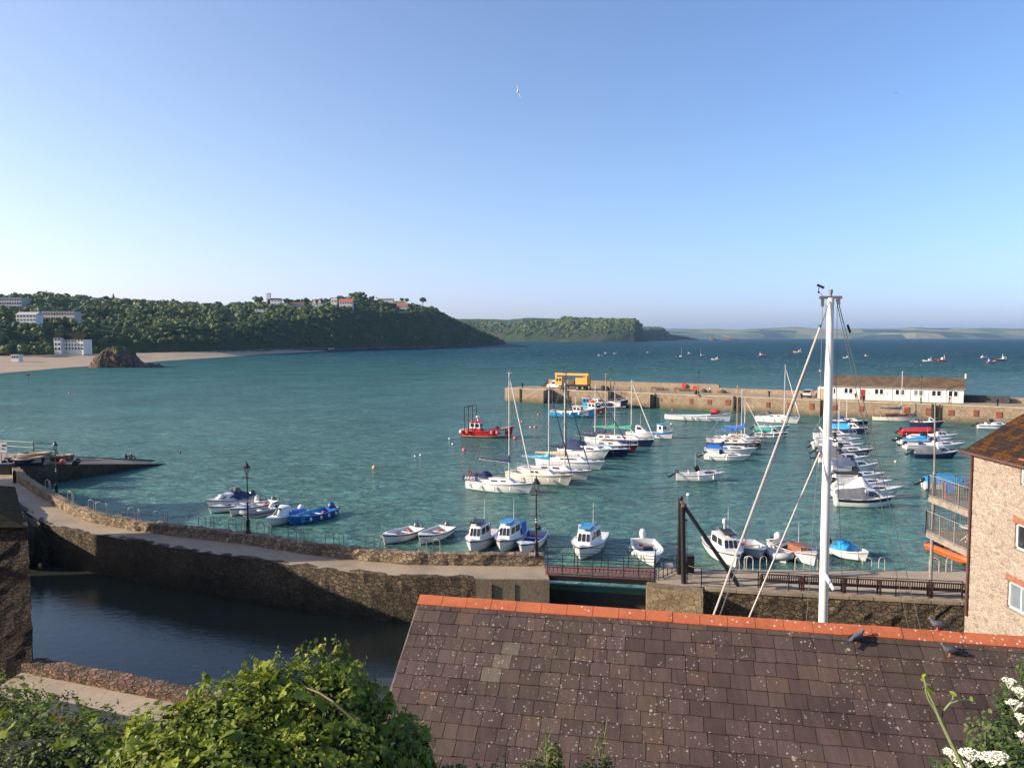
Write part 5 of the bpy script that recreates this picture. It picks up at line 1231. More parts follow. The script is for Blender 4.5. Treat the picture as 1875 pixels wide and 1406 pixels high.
def cruiser(label, s, b, col=WHITE, stripe=None, cov=None, covr=None, cabin_=True, motor=OUTB, sc=1.05, fr=(.7, .95), name='motor_boat', cat='motor boat', group=None, rail=True, Bf=.36, fend=(), windscr=True, wins=((.3, .8, .3, .8),), ch=.5, cu=(.45, .84), topc=None, side=None, ant=False, arch=False, tilt=50, open_=True, double_motor=False):
    t, L = place(name, label, cat, s, b, sc, group); H = Hull(L, L * Bf, fr[0], fr[1] * 1.12, .85, L * .2, p=1.9, flare=.74)
    H.mesh([col, stripe or col, ANTIF], t); H.deck(topc or WHITE, t, (.06, cu[0]) if open_ else None, g=.14, floor=.2)
    if side: hull_lines(t, H, side, .62, .88)
    if cabin_:
        c = cabin_faces(H.x(cu[0]), H.x(cu[1]), H.w(cu[0]) * .74, H.w(cu[1]) * .6, H.zs(.6) - .08, ch, ch * 1.25, .0, .8); cabin(t, topc or WHITE, c); windows(t, c, side=wins)
        if windscr: 
            z = c[4].z; x = c[4].x; w_ = c[4].y; mb = MB(); mb.grid([[(x - .35, w_ * 1.05, z - .1), (x + .25, w_ * .8, z), (x + .35, 0, z + .03), (x + .25, -w_ * .8, z), (x - .35, -w_ * 1.05, z - .1)], [(x - .4, w_ * .95, z + .42), (x - .02, w_ * .7, z + .5), (x + .04, 0, z + .52), (x - .02, -w_ * .7, z + .5), (x - .4, -w_ * .95, z + .42)]]); mb.build('windscreen', GLASS, t)
    if cov: cover(t, cov, H, .03, cu[0] + .06, .5, ridge=covr or [(0, .12), (.5, .45), (.85, ch + .42), (1, ch + .1)], seed=L)
    if rail: rails(t, H, .62, .97, .38, 'bow_rail')
    if motor:
        for yy in ((-.3, .3) if double_motor else (0,)): outboard(t, H.x(0) - .15, H.zs(0) * .9, motor, 1.15, tilt, yy)
    mooring(t, (H.x(.99), 0, H.zs(1) - .1), (H.x(1) + 1.6, .2, .03))
    if cabin_: mb = MB(); mb.box((H.x(cu[0] + .22), 0, H.zs(.6) + ch * .82), (.5, .5, .05)); mb.build('hatch', GREYC if int(L * 10) % 2 else GLASS, t, bevel=.01)
    if open_ and not cov:
        for k in (-1, 1): mb = MB(); mb.box((H.x(.3), k * H.w(.3) * .45, .55), (.5, .42, .5)); mb.box((H.x(.3) - .22, k * H.w(.3) * .45, .9), (.1, .42, .4)); mb.build('seat', NAVYC if int(L * 100) % 2 else DECKW, t, bevel=.04)
    if fend: fenders(t, H, fend)
    if ant: antenna(t, H.x(.4), .3, H.zs(.4) + ch, 1.8)
    if arch:
        mb = MB(); x = H.x(.12); w_ = H.w(.12) * .9; mb.tube([(x, w_, H.zs(.1)), (x - .1, w_ * .9, H.zs(.1) + .9), (x - .1, -w_ * .9, H.zs(.1) + .9), (x, -w_, H.zs(.1))], .03, 6); mb.build('stern_arch', CHROME, t)
    return t, H
def yacht(label, s, b, mastpx, col=WHITE, stripe=NAVY, sail=BLUEC, h_rel=None, furl=None, hood=None, boom=.36, mm=ALU, sc=1.08, wins=((.12, .34, .3, .75), (.5, .72, .3, .75)), top=WHITE, dark=None, fend=(), rail=True, ur=.55, fr=(.9, 1.15), wire=WIRE, cat='sailing boat', name='sailing_yacht', group='moored sailing yachts', boomz=1.1, port=None, spread=(.55,)):
    t, L = place(name, label, cat, s, b, sc, group); H = Hull(L, L * .33, fr[0], fr[1], .68, L * .1, p=2.1)
    H.mesh([col, stripe, ANTIF], t); H.deck(top, t, (.07, .27), g=.3, floor=.5); 
    c = cabin_faces(H.x(.29), H.x(.74), H.w(.29) * .66, H.w(.74) * .45, H.zs(.35) - .03, .48, .75, .0, .8, z1=H.zs(.7) - .03); cabin(t, top, c); windows(t, c, side=wins)
    # mast: the column of the picture and the height of its head give its place along the hull and its height
    px, py = mastpx; best = min((abs(((t.matrix_basis @ Vector((H.x(u), 0, 1))).x / (t.matrix_basis @ Vector((H.x(u), 0, 1))).y) * FPX + CX - px), u) for u in np.linspace(.42, .66, 25)); u = best[1]
    base = t.matrix_basis @ Vector((H.x(u), 0, 0)); h = atY(px, py, base.y).z
    mast(t, H, u, h, mm, .075 * max(.8, L / 8), L * boom if boom else None, boomz, sail, furl, spread, z0=c[4].z - .05, wire=wire)
    if rail: rails(t, H, .82, .985, .5, 'pulpit', n=4); rails(t, H, .0, .12, .5, 'pushpit', n=3, closed=False); rails(t, H, .12, .82, .5, 'guard_wire', n=5, closed=False, r=.007)
    mb = MB(); mb.box((H.x(.5), 0, c[4].z + .03), (.55, .5, .06)); mb.build('hatch', GLASS, t, bevel=.01); mb = MB(); mb.box((H.x(.84), 0, H.zs(.84) + .06), (.5, .5, .07)); mb.build('fore_hatch', GREYC, t, bevel=.01)
    for k in (-1, 1): mb = MB(); mb.tube([(H.x(.34), k * H.w(.34) * .5, c[4].z + .09), (H.x(.62), k * H.w(.62) * .36, c[5].z + .12)], .022, 4); mb.build('grab_rail', WOOD, t); mb = MB(); mb.lathe((H.x(.18), k * H.w(.18) * .8, H.zs(.18)), [(.09, 0), (.06, .08), (.08, .16)], 8); mb.build('winch', CHROME, t)
    mb = MB(); mb.tube([(H.x(.03), 0, H.zs(0) + .1), (H.x(.17), .1, H.zs(.1) + .25)], .025, 5); mb.build('tiller', WOOD, t)
    mooring(t, (H.x(.99), 0, H.zs(1) - .1), (H.x(1) + 2.2, .3, .03))
    if hood: sprayhood(t, hood, H.x(.3), c[4].z - .15, H.w(.3) * .62)
    if fend: fenders(t, H, fend)
    return t, H, h
def rib(label, s, b, tube=GREYT, inner=DECKW, motor=OUTW, stripe=BLACKP, sc=1.05, r=.23, seat=True, B=None, name='inflatable_boat', console=False, msc=1., mx=-.05):
    t, L = place(name, label, 'inflatable boat', s, b, sc); B = B or L * .42; mb = MB(); P = []
    n = 9
    for i in range(n): P.append((-L / 2 + L * .72 * i / (n - 1), B / 2 - r, .28 + .05 * i / n))
    for a in np.linspace(R(80), R(-80), 9): P.append((-L / 2 + L * .72 + (L * .28 - r) * math.cos(a) ** 1.0, (B / 2 - r) * math.sin(a), .33 + .17 * math.cos(a)))
    for i in range(n): P.append((-L / 2 + L * .72 * (1 - i / (n - 1)), -B / 2 + r, .33 - .05 * i / n))
    rr = [r * .25] + [r] * (len(P) - 2) + [r * .25]; rr[1] = rr[-2] = r
    mb.tube(P, rr, 10); mb.build('tube', tube, t, smooth=True)
    mb = MB(); mb.tube([(x, y * (1 + r / (B / 2 - r) * .98), z) if abs(y) > .2 or True else (x, y, z) for x, y, z in P[1:-1]], .035, 5); mb.build('rubbing_strip', stripe, t)
    mb = MB(); mb.prism([(-L / 2 + .1, -B / 2 + r), (L * .2, -B / 2 + r), (L * .42, 0), (L * .2, B / 2 - r), (-L / 2 + .1, B / 2 - r)], -.15, .16); mb.build('floor', inner, t)
    mb = MB(); mb.box((-L / 2 + .1, 0, .3), (.08, B - 2 * r, .45)); mb.build('transom', inner, t)
    if seat: mb = MB(); mb.box((-L * .1, 0, .38), (.3, B - 1.6 * r, .1)); mb.build('seat', inner, t, bevel=.02)
    if console: mb = MB(); mb.box((-L * .02, 0, .55), (.6, .5, .8)); mb.build('console', BLACKP, t, bevel=.04)
    if motor: outboard(t, -L / 2 + mx, .45 + (.35 if mx > 0 else 0), motor, msc, 40 if mx < 0 else 20)
    return t
# ------------------------------------------------------------ the fleet, boat by boat
# dinghies at the wall, left
t, H = cruiser('white cabin boat with a navy canopy, farthest left of the boats moored off the wall', (459, 917), (380, 933), cov=NAVYC, covr=[(0, .1), (.35, .4), (.8, .95), (1, .75)], motor=OUTB, sc=1.12, stripe=BLACKP, fr=(.65, .85), Bf=.38, ch=.55, cu=(.42, .82), wins=((.12, .42, .25, .75), (.55, .82, .25, .75)))
skiff('white open skiff with a white outboard, right beside the white boat with navy canopy', (470, 925), (384, 941), motor=OUTW, items='bag', sc=1.05, fr=(.48, .72), B=1.7)
skiff('white open skiff with a grey outboard, behind the lamp post', (500, 925), (422, 946), motor=OUTG, items='bag', sc=1.05, fr=(.5, .75), B=1.75)
rib('small grey inflatable tender beside the lamp post', (499, 938), (441, 949), tube=GREYT, motor=OUTW, B=1.6, r=.2)
t, H = cruiser('white cuddy boat with a blue cover over its stern and square dark windows', (549, 945), (489, 967), cov=BLUEC, covr=[(0, .12), (.5, .25), (1, .5)], motor=OUTW, sc=1.1, fr=(.6, .8), Bf=.38, ch=.85, cu=(.45, .8), windscr=False, rail=False, wins=((.15, .8, .35, .82),))
c = cabin_faces(H.x(.45), H.x(.8), H.w(.45) * .74, H.w(.8) * .6, H.zs(.6) - .08, .85, .85 * 1.25, .0, .8); windows(t, c, front=((.1, .46, .3, .85), (.54, .9, .3, .85)))
t, H = skiff('bright blue open fishing boat with a row of white fenders', (606, 942), (530, 963), col=BLUEP, inner=SKYB, motor=mat('blue_cowling', (.02, .05, .16), .3), stripe=SKYB, fr=(.62, .85), B=2.1, foredeck=.8, msc=1.2, sc=1.08, strk=BLUEP, name='open_fishing_boat', cat='fishing boat', foff=(.12, .3, .48, .68))
# along the wall, middle
skiff('white skiff without an oar, left of two matching skiffs near the wall', (762, 977), (702, 998), motor=OUTG, items='bag', sc=1.06, fr=(.55, .85), B=2.0, foff=(.25,))
skiff('white skiff with an oar across it, right of two matching skiffs near the wall', (818, 975), (768, 999), motor=OUTG, items='oar', sc=1.06, fr=(.55, .85), B=2.0)
fisher('white wheelhouse boat with a black roof board, left of the three side by side', (893, 985), (862, 1015), roof=BLACKP, board=BLACKP, motor=OUTB, canopy=None, deckc=NAVYC)
fisher('white wheelhouse boat with a blue stern canopy, middle of the three moored side by side', (947, 984), (916, 1014), canopy=BLUEC, board=SKYB, motor=OUTG, deckc=BLUEP)
t, H = skiff('white open boat with a bright blue inside, behind the right hand lamp post', (986, 984), (955, 1018), inner=mat('royal_blue_inside', (.03, .08, .36), .5), motor=OUTB, stripe=BLUEP, fr=(.6, .9), B=2.05, sc=1.06)
fisher('white wheelhouse boat with a blue roof pad, moored alone beyond the footbridge', (1090, 991), (1062, 1027), board=SKYB, canopy=None, deckc=BLUEP, motor=OUTB)
t, H = skiff('white open boat with a tall white outboard beyond the right end of the footbridge', (1177, 1000), (1197, 1040), motor=OUTW, fr=(.6, .95), B=2.2, sc=1.06, msc=1.3, tilt=15, stripe=None, strk=WHITE)
fenders(t, H, (.35, .6, .8), side=(-1,), r=.13, ln=.35)
mb = MB(); mb.box((H.x(.5), 0, .5), (.5, .7, .5)); mb.build('console', BLACKP, t, bevel=.04)
fisher('white wheelhouse boat with a tall white radar, behind the derrick strut', (1309, 1001), (1347, 1041), radar=True, motor=OUTB, deckc=BLACKC, board=BLACKC)
skiff('white open dinghy with a pale wooden gunwale beside the radar boat', (1364, 1000), (1394, 1026), motor=None, strk=WOODP, stripe=None, B=1.9, items='wood', name='open_dinghy')
rib('small grey inflatable with a rounded bow between the dinghy and the brown trimmed launch', (1408, 1010), (1441, 1032), tube=mat('light_grey_tube', (.42, .43, .45), .5), motor=None, B=1.7, r=.24)
t, H = skiff('white launch with varnished brown gunwales and a grey cockpit cover', (1424, 1003), (1492, 1038), motor=OUTW, stripe=WOOD, strk=WOOD, fr=(.7, .95), B=2.3, sc=1.06, name='wooden_launch', cat='launch', inner=WOOD, foff=(.2, .6), msc=1.2)
cover(t, GREYC, H, .1, .42, .3, out=-.12); c = cabin_faces(H.x(.5), H.x(.78), H.w(.5) * .6, H.w(.78) * .6, H.zs(.6) - .05, .38, .2, 0, .9); cabin(t, WOOD, c, 'cuddy')
rails(t, H, .8, .98, .4, 'bow_rail'); antenna(t, H.x(.48), .3, 1.0, 1.6)
t, H = skiff('white speedboat with a crumpled bright blue tarpaulin, just right of the mast foot', (1519, 1008), (1587, 1030), motor=OUTB, stripe=None, strk=WHITE, fr=(.55, .8), B=2.1, sc=1.08, items='tarp', name='speedboat', cat='speedboat', inner=WHITE, foredeck=.85)
rib('orange inflatable rescue boat with a big silver outboard under the balconies', (1714, 1004), (1806, 1041), tube=ORNG, inner=mat('grey_inner', (.12, .12, .13), .7), motor=mat('silver_cowling', (.22, .22, .24), .25, metal=.3), B=2.3, r=.27, msc=1.9, mx=.85)
# row of covered motor boats right of the mast
RG = 'covered motor boats right of the tall mast'
cruiser('white motor boat with black side stripe and charcoal canopy, nearest in the mast row', (1530, 925), (1636, 929), cov=GREYC, covr=[(0, .7), (.5, .85), (.9, 1.0), (1, .7)], side=BLACKP, motor=OUTW, ch=.85, cu=(.48, .86), wins=((.25, .8, .25, .85),), fr=(.85, 1.0), group=RG, windscr=False, tilt=80)
cruiser('white motor boat with a peaked cream tent, second nearest in the mast row', (1527, 909), (1650, 912), cov=WHITEC, covr=[(0, .2), (.3, .35), (.75, 1.25), (.8, 1.3), (1, .5)], motor=OUTW, stripe=WHITE, side=None, group=RG, ch=.45, arch=True, fr=(.8, 1.1))
cruiser('white motor boat with a low pale grey cover, third nearest in the mast row', (1528, 893), (1632, 896), cov=mat('pale_grey_canvas', (.38, .36, .34), .85, var=.15), covr=[(0, .2), (.6, .5), (.85, .8), (1, .4)], motor=OUTB, group=RG, ch=.4)
cruiser('slim white speedboat with a flat black cover in the row right of the mast', (1528, 876), (1619, 878), cov=BLACKC, covr=[(0, .15), (.6, .25), (.9, .45), (1, .2)], motor=OUTG, group=RG, ch=.35, fr=(.6, .75), rail=False)
cruiser('white motor boat with a blue grey domed cover in the row right of the mast', (1522, 862), (1606, 863), cov=mat('blue_grey_canvas', (.09, .115, .18), .85, var=.2, bmp=.3, bs=8), covr=[(0, .6), (.4, .85), (.9, .95), (1, .6)], motor=OUTW, group=RG, ch=.6, stripe=NAVY)
cruiser('motor boat with a long charcoal cover and tilted black outboard behind the tall mast', (1500, 846), (1588, 849), cov=GREYC, covr=[(0, .5), (.4, .7), (.9, .8), (1, .5)], motor=OUTB, group=RG, ch=.55, tilt=75)
cruiser('navy hulled boat with a grey cover and white rails behind the tall mast', (1496, 834), (1597, 838), col=NAVY, stripe=WHITE, cov=GREYC, covr=[(0, .4), (.5, .6), (1, .55)], motor=OUTB, group=RG, ch=.5, fr=(.8, 1.15))
cruiser('white motor boat with low rails, just beyond the navy hulled covered boat', (1490, 822), (1580, 825), motor=OUTW, group=RG, ch=.5, stripe=BLACKP)
cruiser('small white open motor boat with a grey windscreen behind the tall mast', (1494, 812), (1575, 814), motor=OUTW, group=RG, ch=.4, ant=True)
yacht('small white sailing boat with a bare mast crossing the white pier building', (1492, 801), (1566, 803), (1539, 712), stripe=WHITE, sail=None, boom=None, fr=(.7, .85), wins=((.2, .8, .3, .7),))
t, H = cruiser('navy hulled motor boat with a blue canopy and white wheelhouse behind the mast', (1524, 791), (1586, 796), col=NAVY, stripe=WHITE, cov=CYANC, covr=[(0, .7), (.5, .9), (1, .9)], motor=None, ch=.95, cu=(.5, .85), sc=1.1, fr=(.8, 1.15), wins=((.15, .45, .35, .8), (.55, .85, .35, .8)))
yacht('white sailing boat with a navy side and blue cockpit cover, farthest behind the mast', (1520, 778), (1589, 780), (1553, 733), col=NAVY, stripe=WHITE, sail=None, boom=None, fr=(.9, 1.1), hood=BLUEC)
# white yacht and boats by the pier, centre right
yacht('white sailing yacht with a grey spray hood near the pier wall', (1388, 771), (1462, 776), (1438, 669), stripe=NAVY, sail=None, boom=None, hood=GREYC, furl=WHITEC, fend=(.2, .45, .6), fr=(1.0, 1.3))
t, H = cruiser('sea green hulled open motor boat with a white top, left of the tall mast', (1384, 788), (1446, 791), col=GREENP, stripe=WHITE, motor=OUTG, ch=.5, cabin_=False, rail=False, topc=WHITE, fr=(.8, 1.1))
rails(t, H, .1, .5, .5)
cruiser('white cabin motor boat with a thin black stripe, left of the tall mast', (1383, 800), (1443, 802), side=BLACKP, motor=OUTG, ch=.85, cu=(.5, .8), windscr=False, fend=(.2, .55), fr=(.75, .9))
# long white rowing launch
t, L = place('long_launch', 'long white open launch with a red domed wheelhouse near the pier wall', 'launch', (1219, 767), (1337, 772), 1.03); H = Hull(L, 3.0, .95, 1.65, .3, .4, p=3.2, dip=.5, um=.35)
H.mesh([WHITE, WHITE, ANTIF], t); H.deck(WHITE, t, (.04, .88), g=.16, floor=.25, inner=mat('pale_blue_inside', (.35, .5, .6), .6)); strake(t, H, BLACKP, r=.03, z=-.05)
for u in (.2, .32, .44, .56): thwart(t, H, (u,), DECKW, .6)
c = cabin_faces(H.x(.70), H.x(.82), .55, .5, .7, 1.1, .1, 0, .95); cabin(t, MAROON, c, 'wheelhouse'); windows(t, c, side=((.15, .45, .5, .85), (.55, .85, .5, .85)), front=((.1, .9, .5, .85),))
mb = MB(); mb.ball((H.x(.76), 0, 1.85), (1.0, .62, .42), 10); mb.build('wheelhouse_roof', REDC, t, smooth=True); fenders(t, H, (.3, .42, .5, .66), side=(-1,), r=.11); mooring(t, (H.x(0), 0, .9), (H.x(0) - 3.5, 0, .1))
hull_lines(t, H, BLACKP, .38, .44, u1=.85)
# small blue and white fishing boat
t, L = place('small_fishing_boat', 'small blue and white fishing boat with an upright white wheelhouse, alone mid harbour', 'fishing boat', (1180, 799), (1231, 804), 1.05); H = Hull(L, 2.4, .75, 1.25, .75, .4); H.mesh([WHITE, SKYB, ANTIF], t, stripe=.3); H.deck(DECKW, t, (.05, .45), g=.12, floor=.25, inner=SKYB)
strake(t, H, SKYB, r=.06); c = cabin_faces(H.x(.52), H.x(.72), .62, .58, H.zs(.6) - .1, 1.35, .05, 0, .97); cabin(t, WHITE, c, 'wheelhouse'); windows(t, c, side=((.3, .75, .5, .88),), front=((.08, .45, .5, .88), (.55, .92, .5, .88)))
mb = MB(); mb.box((H.x(.62), 0, c[4].z + .12), (1.25, 1.45, .06)); mb.tube([(H.x(.6), 0, c[4].z), (H.x(.6), 0, c[4].z + 1.7)], .025, 5); mb.build('wheelhouse_roof', SKYB, t); fenders(t, H, (.3, .6), mt=PINKB, side=(-1,), r=.15, ln=.32)
mb = MB(); mb.tube([(H.x(.8), .4, H.zs(.8)), (H.x(1.02), 0, H.zs(1) + .45), (H.x(.8), -.4, H.zs(.8))], .02, 5); mb.build('bow_rail', WOODP, t)
# lone speedboats
cruiser('lone white sports boat with a curved windscreen, moored by itself mid harbour', (1240, 879), (1325, 881), motor=OUTG, ch=.45, cu=(.45, .92), fr=(.8, .95), tilt=60, fend=(.45, .75), windscr=True, sc=1.06, side=None, ant=True, stripe=None)
cruiser('white speedboat with a black outboard in front of the navy sailing boat', (1291, 841), (1372, 845), motor=OUTB, ch=.3, cu=(.4, .85), fr=(.7, .8), rail=False, fend=(.12, .5), tilt=60, cov=WHITEC, covr=[(0, .2), (.5, .3), (1, .25)])
cruiser('white cuddy boat with a royal blue cockpit cover beside the white speedboat', (1293, 829), (1385, 834), motor=None, cov=BLUEC, covr=[(0, .5), (.6, .5), (1, .4)], ch=.4, cu=(.36, .82), fr=(.8, 1.0), windscr=True)
yacht('navy hulled sailing boat with a wooden mast and blue sail cover, centre right', (1299, 818), (1390, 824), (1352, 707), col=NAVY, stripe=CREAM, sail=BLUEC, mm=WOODP, boom=.4, fr=(.9, 1.2), top=CREAM)
yacht('orange sided small yacht with a pale mast, just behind the navy hulled sailing boat', (1297, 813), (1395, 817), (1360, 714), col=mat('orange_red_paint', (.55, .09, .04), .4), stripe=WHITE, sail=BLUEC, boom=.35, fr=(.8, 1.0))
yacht('maroon hulled yacht with a furled jib, farthest of the three sailing boats centre right', (1312, 808), (1397, 813), (1366, 728), col=MAROON, stripe=WHITE, sail=BLUEC, furl=WHITEC, boom=.4, fr=(.85, 1.1))
# yachts raft, centre
t, H, h = yacht('white sloop lettered on its stern dodger, nearest yacht of the centre raft', (862, 893), (974, 905), (932, 683), sail=NAVYC, furl=WHITEC, hood=NAVYC, boom=.46, fend=(.08, .27, .5, .72), boomz=1.75, sc=1.06, fr=(.95, 1.2), wins=((.25, .5, .3, .62), (.6, .8, .3, .62)))
for s in (1, -1):
    mb = MB(); y = H.w(.08) + .0; mb.box((H.x(.09), s * y, H.zs(.05) + .3), (1.9, .03, .5)); mb.build('stern_dodger', NAVYC, t)
    text_part('dodger_lettering', 'ARIES', .52, WFR, t, Matrix.Translation((H.x(.09), s * (y + .025), H.zs(.05) + .3)) @ Matrix.Rotation(math.pi if s > 0 else 0, 4, 'Z') @ Matrix.Rotation(math.pi / 2, 4, 'X'))
lifebuoy(t, H.x(0) - .1, .3, H.zs(0) + .5, REDC, .3)
t, H, h = yacht('cream sailing yacht with a bright blue sail cover, second nearest of the centre raft', (936, 878), (1045, 890), (1005, 704), col=CREAM, top=CREAM, sail=SKYB, stripe=NAVY, furl=NAVYC, boom=.42, fend=(.3, .5, .7, .85), boomz=1.25, fr=(1.05, 1.3), wins=((.25, .38, .3, .75), (.42, .55, .3, .75)))
yacht('cream sailing yacht with an aluminium mast and buff sail cover, third of the centre raft', (958, 869), (1078, 880), (1034, 702), col=CREAM, sail=mat('buff_canvas', (.45, .38, .26), .8), furl=NAVYC, boom=.42, fr=(1.0, 1.2), boomz=1.25)
yacht('white sailing yacht with a very dark mast, fourth of the centre raft', (990, 852), (1103, 861), (1031, 684), mm=BLACKP, sail=NAVYC, stripe=WHITE, boom=.3, fr=(.95, 1.15), wins=((.2, .8, .35, .7),))
cruiser('white motor cruiser with a navy folding canopy in the centre raft', (1030, 834), (1116, 843), cov=NAVYC, covr=[(0, .9), (.3, 1.35), (.75, 1.2), (1, .5)], motor=None, ch=.55, cu=(.45, .85), fr=(1.1, 1.4), rail=True, fend=(.4, .7), wins=((.3, .7, .3, .7),))
yacht('navy hulled yacht with a pale blue deck in the centre raft', (1048, 830), (1150, 837), (1066, 707), col=NAVY, stripe=WHITE, top=mat('pale_blue_deck', (.5, .62, .66), .5), sail=NAVYC, boom=.33, fr=(1.0, 1.2), furl=NAVYC)
yacht('maroon hulled ketch with a varnished wooden mast in the centre raft', (1070, 823), (1165, 830), (1109, 685), col=MAROON, stripe=WHITE, mm=WOODP, sail=NAVYC, boom=.42, fr=(.95, 1.25))
yacht('small sailing boat with a green sail cover, wedged behind the wooden masted ketch', (1076, 810), (1150, 815), (1128, 706), col=WHITE, stripe=GREENP, sail=GREENC, boom=.5, fr=(.9, 1.1))
t, H, h = yacht('navy hulled cabin yacht with a green sail cover, farthest right of the centre raft', (1104, 812), (1195, 819), (1157, 697), col=NAVY, stripe=WHITE, sail=GREENC, furl=WHITEC, boom=.4, fr=(1.0, 1.25), wins=((.12, .3, .3, .8), (.36, .54, .3, .8), (.7, .76, .35, .7)))
cruiser('white motor boat with a rounded hard top behind the centre raft', (1150, 799), (1205, 803), motor=None, ch=1.15, cu=(.3, .7), wins=((.2, .8, .45, .85),), fr=(.8, 1.0), windscr=False, ant=True, rail=False)

# --- working boats ---
def workboat(label, s, b, col, stripe, house, housef, roofc, hu=(.2, .45), hh=1.9, Bf=.34, fr=(1.0, 1.9), sc=1.03, deck=DECKW, hw=.62, gun=None, boot=None):
    t, L = place('fishing_boat', label, 'fishing boat', s, b, sc); H = Hull(L, L * Bf, fr[0], fr[1], .82, L * .08, p=2.6, dip=.8); H.mesh([col, stripe, boot or ANTIF], t, boot=.16); H.deck(deck, t, (.04, .84), g=.12, floor=.45, drop=.02); strake(t, H, gun or stripe, r=.06)
    c = cabin_faces(H.x(hu[0]), H.x(hu[1]), H.w(.3) * hw, H.w(.4) * hw, .45, hh, .12, 0, .93); cabin(t, house, c, 'wheelhouse', bevel=.03)
    windows(t, c, side=((.1, .42, .62, .88), (.55, .9, .62, .88)), front=((.05, .3, .6, .88), (.36, .64, .6, .88), (.7, .95, .6, .88)), back=((.2, .5, .6, .88),))
    mb = MB(); q = (c[4] + c[6]) / 2; mb.box((q.x, 0, q.z + .07), (c[5].x - c[4].x + .4, c[4].y * 2 + .35, .08)); mb.build('wheelhouse_roof', roofc, t, bevel=.02); return t, H, c
t, H, c = workboat('bright red trawler with a white wheelhouse, black stern gallows and orange buoys', (848, 799), (940, 802), REDP, REDP, WHITE, None, REDC, hu=(.17, .38), hh=2.1, fr=(1.25, 2.0), Bf=.33)
mb = MB(); q = c[3]; mb.box(((c[0].x + c[1].x) / 2, 0, .95), (c[1].x - c[0].x + .06, c[0].y * 2 + .06, 1.0)); mb.build('lower_house', REDP, t, bevel=.03)
mb = MB(); x = H.x(.08); x2 = H.x(.2); W = H.w(.1) * .85
for xx, hg in ((x, 4.9), (x2 + .3, 5.1)):
    mb.tube([(xx, W, .6), (xx, W, hg), (xx, -W, hg), (xx, -W, .6)], .07, 6)
for yy in (W, -W): mb.tube([(x, yy, 4.9), (x2 + .3, yy, 5.1)], .05, 5); mb.tube([(x, yy, 2.6), (x2 + .3, yy, 3.6)], .04, 5)
mb.build('stern_gallows', IRON, t)
mb = MB(); mb.tube([(H.x(.3), 0, 2.6), (H.x(.3), 0, 3.1)], .08, 6); mb.ball((H.x(.3), 0, 3.25), (.36, .36, .2), 8); mb.build('radar', WFR, t)
mb = MB(); mb.box((H.x(.62), 0, .95), (1.2, 1.4, .7)); mb.lathe((H.x(.66), 0, 1.5), [(.3, -.6), (.3, .6)], 10, axis='Y'); mb.build('winch', mat('rusty_winch', (.16, .05, .03), .8, var=.5), t)
mb = MB(); mb.tube([(H.x(.7), W * .8, 1.2), (H.x(.72), W * .8, 2.6), (H.x(.72), -W * .8, 2.6), (H.x(.7), -W * .8, 1.2)], .04, 5); mb.build('bow_frame', IRON, t)
for u, m in ((.02, FENDW), (.15, ORNG), (.62, PINKB), (.72, PINKB)):
    mb = MB(); mb.ball((H.x(u), -H.w(u) - .22, .95), (.3, .25, .3), 8); mb.build('buoy_fender', m, t, smooth=True)
hull_lines(t, H, WHITE, .22, .27, 'waterline_stripe'); mb = MB(); mb.tube([(H.x(.3), 0, 3.0), (H.x(.98), 0, 2.0)], .012, 4); mb.build('forestay', WIRE, t)
for s in (1, -1):
    # bow letters
    text_part('bow_lettering', 'LA', .7, WFR, t, Matrix.Translation((H.x(.87), s * (H.w(.87) * .92), 1.35)) @ Matrix.Rotation((math.pi if s > 0 else 0) + s * -R(24), 4, 'Z') @ Matrix.Rotation(math.pi / 2 + R(8), 4, 'X'), .02)
t, H, c = workboat('bright blue fishing boat with a white wheelhouse moored off the pier steps', (1010, 762), (1092, 765), SKYB, WHITE, WHITE, None, WHITE, hu=(.5, .68), hh=1.8, fr=(1.2, 2.0))
rails(t, H, .05, .4, .5); mb = MB(); mb.tube([(c[0].x + .4, 0, 2.4), (c[0].x + .4, 0, 4.2)], .04, 5); mb.box((c[0].x + .4, 0, 3.2), (.1, .9, .12)); mb.build('radar_mast', WFR, t)
for u in (.3, .48, .66): 
    mb = MB(); mb.ball((H.x(u), -H.w(u) - .2, .9), .27, 8); mb.build('buoy_fender', FENDW, t, smooth=True)
t, H, c = workboat('dark red hulled fishing boat with a white wheelhouse and orange roof dome', (1064, 757), (1110, 759), MAROON, WHITE, WHITE, None, WHITE, hu=(.3, .62), hh=1.9, fr=(1.2, 1.8)); mb = MB(); mb.ball(((c[0].x + c[1].x) / 2, 0, 2.65), (.9, .8, .35), 10); mb.build('roof_dome', ORNG, t, smooth=True)
t, H, c = workboat('small boat with a blue wheelhouse and red roof gear near the pier', (1052, 750), (1100, 752), mat('slate_blue_paint', (.05, .12, .2), .4), WHITE, SKYB, None, WHITE, hu=(.35, .62), hh=2.3, fr=(1.0, 1.5)); mb = MB(); mb.box((c[0].x + .8, 0, 2.95), (1.0, .9, .18)); mb.build('roof_raft', REDC, t, bevel=.03)
t, H, c = workboat('long navy hulled workboat with a white rail line lying under the pier wall', (1085, 744), (1150, 749), NAVY, WHITE, WHITE, None, WHITE, hu=(.1, .25), hh=1.4, fr=(1.5, 2.3)); hull_lines(t, H, WHITE, .2, .26, 'waterline_stripe'); rails(t, H, .4, .98, .5)
# sloop by the pier right
t, H, h = yacht('cream sloop with a maroon cabin and navy sail cover moored under the pier building', (1600, 769), (1677, 772), (1653, 681), col=CREAM, stripe=MAROON, top=MAROON, sail=NAVYC, boom=.5, boomz=.95, fr=(.85, 1.15), wins=((.15, .75, .25, .75),)); lifebuoy(t, H.x(.02), .2, 1.8, REDC, .4)
